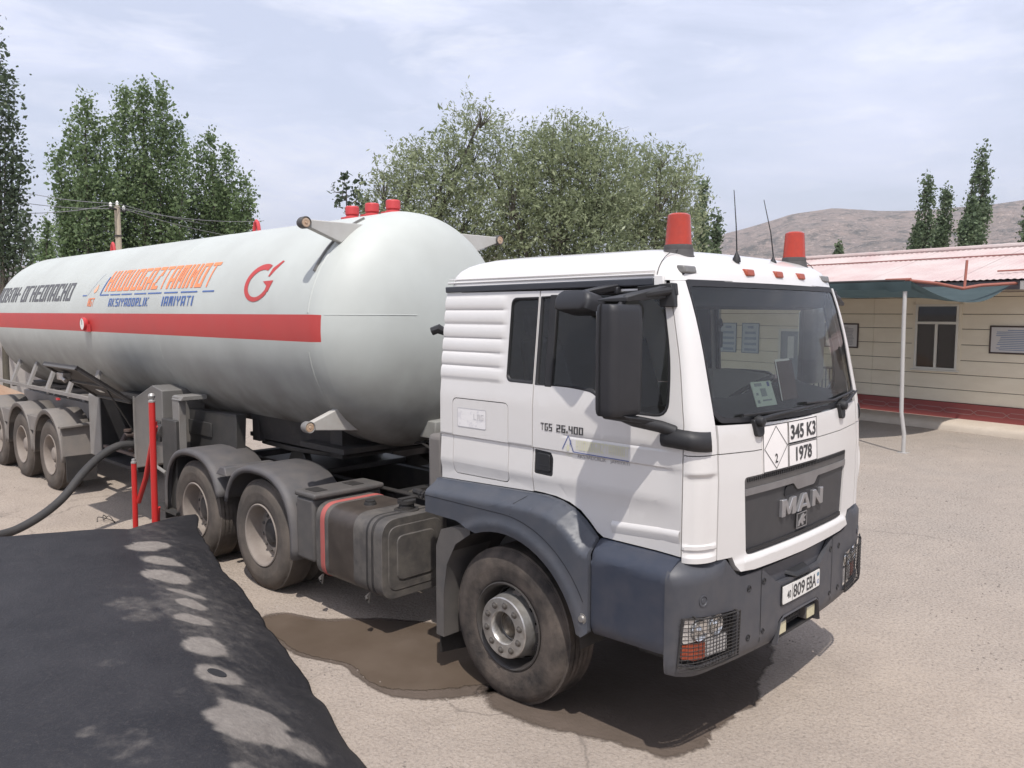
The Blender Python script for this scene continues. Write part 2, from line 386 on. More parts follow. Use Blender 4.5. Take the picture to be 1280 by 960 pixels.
louv = [2.115 + i*(2.69-2.115)/6 for i in range(7)]
def louver(x, z):
    if not (louv[0] < z < louv[-1]) or x > -.10: return 0
    k = (z-louv[0])/((louv[-1]-louv[0])/6) % 1
    e = min(1, max(0, (-.10-x)/.06))
    return -.010*e*(math.sin(PI*min(1, k*1.04))**.5)
WIN_R = rpoly([(-.085, 2.15), (-.085, 2.675), (.156, 2.678), (.156, 2.122), (-.06, 2.125)], [.06, .05, .004, .004, .05])
WIN_D = rpoly([(.174, 2.68), (1.092, 2.712), (1.182, 2.30), (1.188, 2.0), (.74, 2.0), (.665, 2.10), (.45, 2.122), (.174, 2.119)], [.006, .05, .2, .09, .10, .07, .2, .006])
CV = [1.832, 1.82, 1.808, 1.7221, 1.7121, 1.5301]
def cab_side(sg):
    base = side_fn(sg)
    def fn(x, z, d):
        p = base(x, z, d); p.y -= sg*louver(x, z) if d == 0 else 0; return p
    hatch = rpoly([(-.605, 1.445), (-.605, 1.985), (-.052, 1.985), (-.052, 1.45)], .045)
    hatch_in = rpoly([(-.599, 1.451), (-.599, 1.979), (-.058, 1.979), (-.058, 1.456)], .041)
    panel('side_panel', [(RXR, 1.395), (RXR, 2.715), (.160, 2.715), (.160, 1.428)], fn, .035, M_white, TR, holes=[WIN_R, hatch], du=.09, dv=.045,
          us=[-.105, -.13, -.16], vs=list(np.arange(2.10, 2.70, .012))+CV, smooth=50)
    h = panel('storage_hatch', hatch_in, fn, .03, M_white, TR, du=.1, dv=.05, vs=CV, smooth=25)
    if sg < 0:
        st = panel('faded_sticker', rpoly([(-.548, 1.785), (-.548, 1.918), (-.262, 1.918), (-.262, 1.785)], .012), lambda u, v, d: base(u, v, -.002), 0,
                   mat('faded_sticker', (.74, .715, .70), .5, col2=(.60, .58, .59), scale=22, amt=.7, contrast=(.52, .62)), h, du=.1)
        panel('sticker_edge', rpoly([(-.548, 1.785), (-.548, 1.918), (-.262, 1.918), (-.262, 1.785)], .012), lambda u, v, d: base(u, v, -.0028), 0, mat('faded_print', (.50, .49, .50), .6), st, holes=[rpoly([(-.544, 1.789), (-.544, 1.914), (-.266, 1.914), (-.266, 1.789)], .010)], du=.1)
        finish(block_text('LMG', (-.385, -.285, 1.845, 1.885), lambda u, v, d: base(u, v, -.0035)), 'faded_letters', mat('faded_letter_print', (.60, .58, .575), .6), st, smooth=0)
    # door with its window opening
    fr = [(.169, 2.715)] + [(.169 + (1.14-.169)*i/6 - (.008 if i == 6 else 0), 2.715) for i in range(1, 7)]
    fr += [(lerp(XC, z)-.008, z) for z in (2.6, 2.5, 2.4, 2.3, 2.2, 2.1, 1.97, 1.8, 1.6, 1.4, 1.235)]
    fr += [(.735, 1.238), (.69, 1.262), (.63, 1.318), (.56, 1.372), (.47, 1.408), (.36, 1.428), (.25, 1.434), (.169, 1.434)]
    handle_hole = rpoly([(.172+.006, 1.552), (.172+.006, 1.708), (.318, 1.70), (.338, 1.665), (.338, 1.56), (.325, 1.548)], .012)
    door = panel('cab_door', fr, base, .04, M_white, TR, holes=[WIN_D, handle_hole], du=.1, dv=.06, us=[.405, .46], vs=CV, smooth=30)
    door['label'] = 'white cab door with black mirror and handle' if sg < 0 else 'white cab door on the far side'
    # lower moulded ridge of the door
    mb = MB(); ns = 9
    P = []
    for i in range(ns):
        x = .80 + (1.275-.80)*i/(ns-1); z = 1.325 + .03*i/(ns-1)
        P.append([base(x, z+.03, .004), base(x, z+.012, -.012), base(x, z-.012, -.012), base(x, z-.06, .004)])
    mb.grid(P); mb.done('door_ridge', M_white, door, smooth=50)
    # black frame round the glass: rim set into the hole, then the pane
    def rim(loop, name, par):
        mb = MB(); n = len(loop); c = Vector((sum(p[0] for p in loop)/n, sum(p[1] for p in loop)/n))
        rows = []
        for p in loop:
            v = Vector(p); w = v + (c-v).normalized()*.022
            rows.append([base(v.x, v.y, -.001), base(v.x+(w.x-v.x)*.5, v.y+(w.y-v.y)*.5, -.003), base(w.x, w.y, .008), base(w.x, w.y, .03)])
        rows.append(rows[0]); mb.grid(rows); return mb.done(name, M_black, par, smooth=60)
    rim(WIN_R, 'window_seal', TR); rim(WIN_D, 'window_seal', door)
    pg = lambda lp, name, par: panel(name, lp, lambda u, v, d: base(u, v, .012), 0, M_glass, par, du=.2, dv=.2)
    pg(WIN_R, 'side_window', TR); pg(WIN_D, 'door_window', door)
    # divider bar of the door window; the far rear pane is curtained off
    if sg > 0: panel('window_curtain', WIN_R, lambda u, v, d: base(u, v, .03), 0, M_seat, TR, du=.2, dv=.2)
    mb = MB(); mb.box(*((.255, .315) if sg < 0 else (.180, .215)), -.01, .022, 2.12, 2.70); 
    o = mb.done('window_bar', M_black, door, bevel=.006); o.location = (0, sg*1.075, 0); o.rotation_euler = (sg*.092, 0, 0); o.location.z = 0; o.location.y = sg*(1.075+.092*2.4)
    # recessed handle
    mb = MB(); mb.prism(handle_hole, lambda u, v: base(u, v, .004), lambda u, v: base(u, v, .05))
    mb.prism(rpoly([(.20, 1.575), (.20, 1.69), (.31, 1.685), (.318, 1.575)], .015), lambda u, v: base(u, v, -.006), lambda u, v: base(u, v, .02))
    mb.box(.215, .30, sg*(1.118-.002) - .005, sg*(1.118-.002)+.004, 1.60, 1.617)
    mb.done('door_handle', M_black, door, bevel=.004)
cab_side(-1); cab_side(1)

# A-pillars and corner strips, from the door seam round to the windscreen edge
def corner_pts(z, k=7, d=0):
    xc, yc = lerp(XC, z), lerp(YC, z); xb = frx(yc, z); a, b = xb-xc, hw(z)-yc
    return [Vector((xc + (a-d*.6)*math.sin(PI/2*i/k), yc + (b-d)*math.cos(PI/2*i/k), z)) for i in range(k+1)]
for sg in (-1, 1):
    mb = MB(); zs = [1.805, 1.88, 1.97, 2.05, 2.15, 2.25, 2.35, 2.45, 2.55, 2.65, 2.72, 2.757]
    out = [corner_pts(z) for z in zs]; inn = [corner_pts(z, 7, .035) for z in zs]
    for V in (out, inn):
        for row in V:
            for p in row: p.y *= sg
    a = mb.grid(out); b = mb.grid(inn)
    for i in range(len(zs)-1):
        for e in (0, -1): mb.bm.faces.new((a[i][e], a[i+1][e], b[i+1][e], b[i][e]))
    for j in range(7): mb.bm.faces.new((a[0][j], a[0][j+1], b[0][j+1], b[0][j])); mb.bm.faces.new((a[-1][j], a[-1][j+1], b[-1][j+1], b[-1][j]))
    mb.done('windscreen_pillar', M_white, TR, smooth=50)
    # lower corner panel with its recessed pad
    mb = MB(); zs = sorted(list(np.linspace(1.205, 1.799, 22)) + [1.232, 1.238, 1.252, 1.256, 1.273, 1.279, 1.299, 1.306, 1.681, 1.686, 1.697, 1.703])
    def dep(z, i):
        t = 0
        if 1.235 < z < 1.70 and 1 <= i <= 10: t = .016*min(1, (z-1.235)/.018, (1.70-z)/.018)*min(1, (i-.5)/1.0 if i < 2 else 1, 1 if i < 10 else .5)
        if 1.275 < z < 1.305 and 1 <= i <= 10: t -= .010
        return t
    out = [[p for p in corner_pts(z, 11)] for z in zs]
    for row, z in zip(out, zs):
        for i, p in enumerate(row):
            n = Vector((math.sin(PI/2*i/11), math.cos(PI/2*i/11), 0)); p -= n*(dep(z, i) if sg < 0 else 0); p.y *= sg
    inn = [corner_pts(z, 11, .04) for z in zs]
    for row in inn:
        for p in row: p.y *= sg
    a = mb.grid(out); b = mb.grid(inn)
    for i in range(len(zs)-1):
        for e in (0, -1): mb.bm.faces.new((a[i][e], a[i+1][e], b[i+1][e], b[i][e]))
    for j in range(11): mb.bm.faces.new((a[0][j], a[0][j+1], b[0][j+1], b[0][j])); mb.bm.faces.new((a[-1][j], a[-1][j+1], b[-1][j+1], b[-1][j]))
    mb.done('corner_panel', M_white, TR, smooth=40)
# air deflector standing off the far corner
mb = MB(); P0 = []
for z in np.linspace(1.22, 1.70, 9):
    c_ = .045*((z-1.46)/.24)**2; P0.append([Vector((1.245-c_, 1.205, z)), Vector((1.30-c_, 1.205, z)), Vector((1.318-c_, 1.222, z)), Vector((1.318-c_, 1.265, z)), Vector((1.29-c_, 1.285, z)), Vector((1.15-c_, 1.29, z))])
mb.grid(P0); mb.grid([[p + Vector((-.004, -.018, 0)) for p in r] for r in P0])
o = mb.done('corner_deflector', M_white, TR, smooth=50)
mb = MB()
mb.box(1.15, 1.235, 1.10, 1.21, 1.24, 1.68)
for z in (1.27, 1.40, 1.53, 1.65): mb.box(1.12, 1.27, 1.10, 1.215, z-.03, z+.03)
mb.done('deflector_bracket', M_black, o)

# roof: rings closing from the gutter to the crown
RZ = [2.760, 2.775, 2.80, 2.83, 2.865, 2.895, 2.92, 2.943, 2.962, 2.977, 2.987, 2.992]
RWd = [1.050, 1.048, 1.041, 1.028, 1.003, .967, .920, .84, .72, .55, .34, .12]
RFx = [1.256, 1.25, 1.243, 1.228, 1.202, 1.165, 1.115, 1.03, .90, .70, .45, .22]
RRx = [-.735, -.735, -.733, -.725, -.700, -.660, -.60, -.51, -.38, -.20, -.05, .02]
mb = MB(); rows = []
for z, w, xf, xr in zip(RZ, RWd, RFx, RRx):
    row = []; bow = .075*w/1.05; rc = .13*min(1, w/.9)
    for i in range(13):                                   # front edge, left to right
        y = (w-rc)*(1-2*i/12); row.append(Vector((xf - bow*(y/(w-rc))**2, y, z)))
    for i in range(1, 7):
        a = PI/2*i/6; row.append(Vector((xf-bow-rc + rc*math.cos(a), -(w-rc) - rc*math.sin(a), z)))
    for i in range(1, 13): row.append(Vector((xf-bow-rc + (xr+.1 - (xf-bow-rc))*i/12, -w, z)))
    for i in range(1, 6):
        a = PI/2*i/5; row.append(Vector((xr+.1-.1*math.sin(a), -w+.1-.1*math.cos(a), z)))
    for i in range(1, 9): row.append(Vector((xr, (-w+.1)*(1-2*i/8), z)))
    for i in range(1, 6):
        a = PI/2*i/5; row.append(Vector((xr+.1-.1*math.cos(a), w-.1+.1*math.sin(a), z)))
    for i in range(1, 13): row.append(Vector((xr+.1 + ((xf-bow-rc) - (xr+.1))*i/12, w, z)))
    for i in range(1, 6):
        a = PI/2*i/6; row.append(Vector((xf-bow-rc + rc*math.sin(a), (w-rc) + rc*math.cos(a), z)))
    rows.append(row)
V = mb.grid(rows, closed=True); mb.bm.faces.new(V[-1]); mb.bm.faces.new(V[0][::-1])
RF = mb.done('cab_roof', M_white, TR, smooth=50)
for sg in (-1, 1):
    mb = MB(); mb.tube([(1.045, sg*w, z+.0005) for z, w in list(zip(RZ, RWd))[1:8]], .0028, 5); mb.done('roof_seam', M_grey, RF)
for sg in (-1, 1):
    mb = MB(); mb.hexa([(RXR-.004, sg*1.062, 2.716), (1.03, sg*1.062, 2.732), (1.03, sg*1.03, 2.732), (RXR-.004, sg*1.03, 2.716), (RXR-.004, sg*1.066, 2.757), (1.03, sg*1.064, 2.774), (1.03, sg*1.03, 2.774), (RXR-.004, sg*1.03, 2.757)])
    mb.done('roof_gutter_strip', M_bump, TR, bevel=.006)
    mb = MB(); mb.tube([(RXR+.01, sg*1.047, 2.782), (1.03, sg*1.049, 2.796)], .007, 8); mb.tube([(RXR+.02, sg*1.043, 2.806), (1.03, sg*1.045, 2.814)], .004, 6)
    mb.done('roof_rail', M_white, TR)
    mb = MB(); mb.hexa([(1.034, sg*1.062, 2.722), (1.10, sg*1.058, 2.722), (1.10, sg*1.02, 2.722), (1.034, sg*1.02, 2.722), (1.034, sg*1.062, 2.79), (1.09, sg*1.05, 2.79), (1.09, sg*1.02, 2.79), (1.034, sg*1.02, 2.79)])
    mb.done('gutter_end', M_white, TR, bevel=.006)
# header over the windscreen
panel('windscreen_header', [(-.965, 2.748), (-.965, 2.80), (.965, 2.80), (.965, 2.748)], lambda y, z, d: Vector((min(frx(y, min(z, 2.78))-.014-d, frx(y, 2.78)-.014-d), y, z)), .03, M_black, TR, du=.12, dv=0)
# rear wall, floor, inner lining
mb = MB(); mb.box(RXR-.001, RXR+.03, -1.043, 1.043, 1.42, 2.70); mb.box(RXR+.0, RXR+.03, -1.09, 1.09, 1.30, 1.418); mb.done('cab_rear_wall', M_white, TR)
mb = MB(); mb.box(-.70, 1.25, -1.05, 1.05, 1.22, 1.27); mb.box(-.4, 1.2, -.45, .45, 1.0, 1.22); mb.done('cab_floor', M_inter, TR)
mb = MB(); mb.box(-.66, 1.12, -.98, .98, 2.70, 2.735); mb.hexa([(-.70, -1.0, 1.28), (-.66, -1.0, 1.28), (-.66, 1.0, 1.28), (-.70, 1.0, 1.28), (-.70, -.97, 2.70), (-.66, -.97, 2.70), (-.66, .97, 2.70), (-.70, .97, 2.70)])
mb.hexa([(1.02, -.95, 2.60), (1.14, -.95, 2.62), (1.14, .95, 2.62), (1.02, .95, 2.60), (.9, -.95, 2.71), (1.16, -.95, 2.71), (1.16, .95, 2.71), (.9, .95, 2.71)])
mb.done('cab_lining', M_inter, TR)
# windscreen with its dark printed border
def ws_edge(z): return lerp(YC, z) - .012
wo = [(-.90, 1.968), (-.5, 1.945), (0, 1.938), (.5, 1.945), (.90, 1.968)] + [(.962, 2.03)] + [(ws_edge(z), z) for z in (2.15, 2.3, 2.45, 2.6, 2.72, 2.765)] + [(-ws_edge(z), z) for z in (2.765, 2.72, 2.6, 2.45, 2.3, 2.15)] + [(-.962, 2.03)]
wi = [(-.88, 1.995), (-.5, 1.972), (0, 1.965), (.5, 1.972), (.88, 1.995)] + [(.945, 2.055)] + [(ws_edge(z)-.013, z) for z in (2.18, 2.35, 2.5, 2.66, 2.728)] + [(-(ws_edge(z)-.013), z) for z in (2.728, 2.66, 2.5, 2.35, 2.18)] + [(-.945, 2.055)]
wo = rpoly(wo, .03, 3); wi = rpoly(wi, .05, 4)
panel('windscreen_border', wo, fr_fn(.004), .012, M_black, TR, holes=[wi], du=.12, dv=.06, smooth=60)
panel('windscreen', wi, fr_fn(.009), 0, M_glass, TR, du=.12, dv=.06, smooth=80)
# upper service flap and the grille surround
ft = [(-.94, 1.957), (-.5, 1.935), (0, 1.928), (.5, 1.935), (.94, 1.957)]
flap = [(-.935, 1.80), (-.6, 1.787), (0, 1.782), (.6, 1.787), (.935, 1.80)]
panel('service_flap', [(-.938, 1.802), (-.6, 1.786), (0, 1.781), (.6, 1.786), (.938, 1.802)] + ft[::-1], fr_fn(), .03, M_white, TR, du=.1, dv=.05, smooth=50, bevel=.004)
GR = [(-.705, 1.640), (.705, 1.640), (.665, 1.185), (.60, 1.175), (-.60, 1.175), (-.665, 1.185)]
sur = [(-.944, 1.797), (-.6, 1.781), (0, 1.776), (.6, 1.781), (.944, 1.797), (.942, 1.205), (.80, 1.195), (.745, 1.105), (.6, 1.090), (0, 1.082), (-.6, 1.090), (-.745, 1.105), (-.80, 1.195), (-.942, 1.205)]
def sur_fn(y, z, d):
    p = fr_fn()(y, z, d)
    if abs(y) < .76 and z < 1.18 and d == 0: p.x += .022*min(1, (1.18-z)/.03)
    return p
panel('grille_surround', sur, sur_fn, .035, M_white, TR, holes=[rpoly(GR, [.03, .03, .03, .03, .03, .03])], du=.1, dv=.04, vs=[1.165, 1.15], smooth=45)
# grille: dark plate, upper slotted bar, silver bar with its notch, letters, emblem
GRL = panel('grille', rpoly([(-.70, 1.635), (.70, 1.635), (.662, 1.19), (.60, 1.178), (-.60, 1.178), (-.662, 1.19)], .02), fr_fn(.012), .02, mat('grille_charcoal', (.036, .035, .037), .55, col2=(.055, .052, .052), scale=6, bump=.05, bscale=200), TR, du=.12, dv=.1, smooth=60)
GRL['label'] = 'charcoal front grille with silver bar and letters'
panel('upper_grille_bar', [(-.70, 1.572), (-.70, 1.638), (.70, 1.638), (.70, 1.572)], fr_fn(.002), .02, M_grey, GRL, du=.12, dv=0)
mb = MB()
for i in range(60):
    y = -.67 + i*1.34/59; p = frx(y, 1.625); mb.box(p-.004, p+.004, y-.006, y+.006, 1.612, 1.632)
o = mb.done('bar_slot', M_black, GRL); o['kind'] = 'stuff'
bar = [(-.695, 1.532), (-.695, 1.572), (.695, 1.572), (.695, 1.532), (.20, 1.532), (.155, 1.485), (-.09, 1.485), (-.14, 1.532)]
panel('silver_bar', rpoly(bar, [.004, .004, .004, .004, .02, .02, .02, .02]), fr_fn(-.004), .02, M_silver, GRL, du=.12, dv=0, bevel=.003)
panel('bar_shadow_gap', rpoly([(-.24, 1.462), (-.22, 1.522), (.26, 1.522), (.24, 1.462)], .015), fr_fn(.004), .01, mat('grille_recess', (.012, .012, .014), .6), GRL, du=.12, dv=0)
LT = {'M': ([(0, 0), (.25, 0), (.25, .58), (.43, .06), (.57, .06), (.75, .58), (.75, 0), (1, 0), (1, 1), (.70, 1), (.5, .42), (.30, 1), (0, 1)], []),
      'A': ([(0, 0), (.26, 0), (.31, .18), (.69, .18), (.74, 0), (1, 0), (.64, 1), (.36, 1)], [[(.37, .37), (.63, .37), (.5, .80)]]),
      'N': ([(0, 0), (.27, 0), (.27, .56), (.71, 0), (1, 0), (1, 1), (.73, 1), (.73, .44), (.29, 1), (0, 1)], [])}
for ch, a, b in (('M', -.285, -.105), ('A', -.080, .105), ('N', .130, .290)):
    f_ = lambda q: (a+(b-a)*q[0], 1.338+.107*q[1])
    panel('grille_letter', [f_(q) for q in LT[ch][0]], fr_fn(-.010), .024, M_letter, GRL, holes=[[f_(q) for q in h] for h in LT[ch][1]], du=0, dv=0, bevel=.003, seg=1, smooth=0)
# square emblem with a standing lion
em = panel('emblem', [(-.075, 1.232), (-.075, 1.325), (.06, 1.325), (.06, 1.232)], fr_fn(-.002), .012, M_black, GRL, holes=[], du=0, dv=0, bevel=.002)
for q in ([(-.075, 1.322), (.06, 1.322), (.06, 1.3255), (-.075, 1.3255)], [(-.075, 1.232), (.06, 1.232), (.06, 1.2355), (-.075, 1.2355)]):
    pass
lion = [(-.062, 1.243), (-.045, 1.243), (-.032, 1.262), (-.018, 1.258), (-.006, 1.243), (.014, 1.243), (.008, 1.266), (.030, 1.262), (.042, 1.270), (.026, 1.278), (.018, 1.29), (.040, 1.297), (.046, 1.306), (.022, 1.305), (.012, 1.317), (-.006, 1.312), (-.018, 1.296), (-.038, 1.282), (-.052, 1.270)]
panel('emblem_lion', lion, fr_fn(-.006), .006, M_letter, GRL, du=0, dv=0)
panel('emblem_frame', [(-.077, 1.230), (.062, 1.230), (.062, 1.327), (-.077, 1.327)], fr_fn(-.005), .006, M_letter, GRL, holes=[[(-.072, 1.2345), (.057, 1.2345), (.057, 1.3225), (-.072, 1.3225)]], du=0, dv=0)
panel('lower_grille_bar', [(-.655, 1.186), (-.655, 1.21), (.655, 1.21), (.655, 1.186)], fr_fn(.001), .012, M_black, GRL, du=.12, dv=0)
# hazard plates across the gap of the flap
def plate(name, box, par=TR):
    u0, u1, v0, v1 = box
    o = panel(name, [(u0, v0), (u1, v0), (u1, v1), (u0, v1)], fr_fn(-.009), .008, mat('plate_white_enamel', (.78, .745, .72), .4, col2=(.72, .69, .66), scale=4), TR, du=.12, dv=.1)
    panel('plate_edge', [(u0, v0), (u1, v0), (u1, v1), (u0, v1)], fr_fn(-.0105), .001, M_black, o, holes=[[(u0+.005, v0+.005), (u1-.005, v0+.005), (u1-.005, v1-.005), (u0+.005, v1-.005)]], du=.12, dv=.1)
    return o
dp = plate('hazard_diamond_plate', (-.522, -.232, 1.643, 1.922)); dp['label'] = 'white plate with a thin diamond and figure 2'
cxp, czp = -.377, 1.7825
def stroke(name, pts, w, par, m, fn):
    bm = bmesh.new(); n = len(pts); v = []
    for i, p in enumerate(pts):
        p = Vector(p); a = Vector(pts[i-1]); b = Vector(pts[(i+1) % n]); d = (p - Vector((cxp, czp))).normalized(); v.append((p, p - d*w))
    for i in range(n):
        (a, b), (c, d) = v[i], v[(i+1) % n]
        bm.faces.new([bm.verts.new(fn(*q, 0)) for q in (a, c, d, b)])
    return finish(bm, name, m, par)
stroke('diamond_outline', [(cxp, 1.912), (-.242, czp), (cxp, 1.653), (-.512, czp)], .006, dp, M_blackdecal, fr_fn(-.0115))
finish(skin(text_bm('2', (-.392, -.360, 1.690, 1.745), .02), fr_fn(-.0115), 0), 'figure', M_blackdecal, dp)
def hazard(txt, box, tb):
    o = plate('hazard_code_plate', box); o['label'] = 'white plate reading ' + txt
    finish(skin(text_bm(txt, tb, .03, du=.08), fr_fn(-.0115), 0), 'code_lettering', M_blackdecal, o); return o
hazard('345 K3', (-.224, .166, 1.786, 1.922), (-.20, .145, 1.808, 1.898))
hazard('1978', (-.224, .166, 1.643, 1.778), (-.135, .085, 1.668, 1.758))
# wipers
for (y0, y1, z0, z1) in ((-.57, .10, 1.965, 1.992), (.60, .93, 1.955, 2.03)):
    mb = MB(); f = fr_fn(-.03)
    mb.tube([f(y0, z0, 0), f(y0*.8+y1*.2, z0+.012, 0), f(y1, z1, 0)], [.014, .011, .007], 8)
    yb0, yb1 = ((-.72, .52) if y0 < 0 else (.02, .90)); mb.tube([f(yb0, 2.0 if y0 < 0 else 2.015, .012), f((yb0+yb1)/2, 1.99 if y0 < 0 else 2.0, .012), f(yb1, 1.998 if y0 < 0 else 2.03, .012)], .009, 6)
    mb.done('wiper', M_black, TR)
    mb = MB(); q = rpoly([(y0-.055, 1.968), (y0+.055, 1.962), (y0+.045, 1.872), (y0+.015, 1.862), (y0-.03, 1.868)], .02)
    mb.prism(q, lambda u, v: fr_fn(-.022)(u, v, 0), lambda u, v: fr_fn(.01)(u, v, 0)); mb.lathe([(0, .06), (.028, .05), (.034, .02), (.034, 0)], Matrix.Translation((frx(y0, 1.95), y0, 1.955)) @ Matrix.Rotation(PI/2, 4, 'Y'), n=12)
    mb.done('wiper_cowl', M_black, TR, bevel=.004)
# marker lamps along the front of the roof
for y, nm in ((-.905, 'c'), (-.33, 'o'), (.03, 'o'), (.37, 'o'), (.86, 'c')):
    z = 2.822; x = 1.243 - .075*(y/.92)**2 - .012
    w = .072 if nm == 'c' else .056
    mb = MB(); mb.hexa([(x-.02, y-w, z-.024), (x+.022, y-w*.85, z-.020), (x+.022, y+w*.85, z-.020), (x-.02, y+w, z-.024), (x-.035, y-w, z+.024), (x+.012, y-w*.85, z+.02), (x+.012, y+w*.85, z+.02), (x-.035, y+w, z+.024)])
    mb.done('clear_marker_lamp' if nm == 'c' else 'orange_marker_lamp', M_clear if nm == 'c' else M_orangelens, TR, bevel=.008)
# beacons and aerials
M_beacon = mat('beacon_lens', (.40, .038, .016), .2, col2=(.27, .03, .016), scale=22, coat=.2)
for y in (-.765, .735):
    b = empty('beacon_light', (1.0, y, 2.885), parent=TR); b['label'] = 'red-orange beacon on the roof edge above the %s mirror' % ('near' if y < 0 else 'far')
    mb = MB(); mb.lathe([(0, 0), (.098, 0), (.098, .02), (.090, .03), (.088, .055), (.084, .06), (.083, .085), (.080, .09), (0, .09)], n=32); mb.done('beacon_base', mat('beacon_base_rubber', (.05, .047, .047), .8, col2=(.085, .08, .078), scale=12), b, bevel=.003)
    prof = [(.078, .09)]
    for i in range(13): prof += [(.078-.0008*i, .095+i*.0125), (.0766-.0008*i, .1005+i*.0125)]
    prof += [(.066, .262), (.05, .272), (0, .275)]
    mb = MB(); mb.lathe(prof, n=32); mb.done('beacon_lens', M_beacon, b, smooth=25)
for y, x, tx in ((-.37, 1.16, -.02), (.18, 1.12, -.055)):
    a = empty('aerial', (x, y, 2.905), parent=TR)
    mb = MB(); mb.lathe([(0, -.02), (.026, -.02), (.023, .006), (.008, .035), (.004, .05)], n=14); mb.done('aerial_foot', M_black, a)
    mb = MB(); mb.tube([(0, 0, .05), (tx*.3, tx*.2, .2), (tx, tx*.8, .415)], [.005, .004, .0025], 6); mb.done('aerial_rod', M_black, a)
# door-side lettering and logo sticker
sf = side_fn(-1); sd = lambda o: (lambda u, v, d: sf(u, v, -o))
LG = empty('side_sticker', parent=TR)
finish(block_text('TGS', (.238, .335, 1.838, 1.885), sd(.003), 1.1), 'model_lettering', M_blackdecal, TR, smooth=0); finish(block_text('26.400', (.37, .585, 1.838, 1.885), sd(.003), 1.1), 'model_lettering', M_blackdecal, TR, smooth=0)
M_pale = mat('pale_gold_print', (.60, .585, .42), .5, col2=(.66, .64, .54), scale=12)
M_bluep = mat('blue_print', (.10, .13, .30), .5)
finish(block_text('HUDUDGAZTAMINOT', (.53, .925, 1.745, 1.805), sd(.003)), 'gold_lettering', M_pale, LG, smooth=0)
finish(skin(text_bm('AKSIYADORLIK', (.535, .755, 1.695, 1.717), 0), sd(.003), 0), 'grey_lettering', mat('grey_print', (.30, .29, .30), .6), LG)
finish(skin(text_bm('JAMIYATI', (.785, .925, 1.690, 1.714), 0), sd(.003), 0), 'grey_lettering', MATS['grey_print'], LG)
finish(skin(text_bm('HGT', (.448, .495, 1.698, 1.716), 0), sd(.003), 0), 'gold_lettering', M_pale, LG)
def line2d(pts, w, fn, name, m, par):
    bm = bmesh.new()
    for a, b in zip(pts, pts[1:]):
        a, b = Vector(a), Vector(b); d = (b-a).normalized(); n = Vector((-d.y, d.x))*w/2
        k = max(1, int((b-a).length/.06))
        for i in range(k):
            p, q = a.lerp(b, i/k), a.lerp(b, (i+1)/k)
            bm.faces.new([bm.verts.new(fn(*c, 0)) for c in (p-n, q-n, q+n, p+n)])
    return finish(bm, name, m, par, smooth=0)
line2d([(.422, 1.738), (.468, 1.825), (.512, 1.729), (.928, 1.724)], .006, sd(.0042), 'blue_line', M_bluep, LG)
line2d([(.488, 1.80), (.488, 1.772)], .008, sd(.0052), 'blue_line', M_bluep, LG)
fl = [(.466, 1.775), (.476, 1.755), (.474, 1.735), (.466, 1.728), (.457, 1.736), (.455, 1.752)]
panel('gold_flame', fl, sd(.003), 0, M_pale, LG, du=0, dv=0)

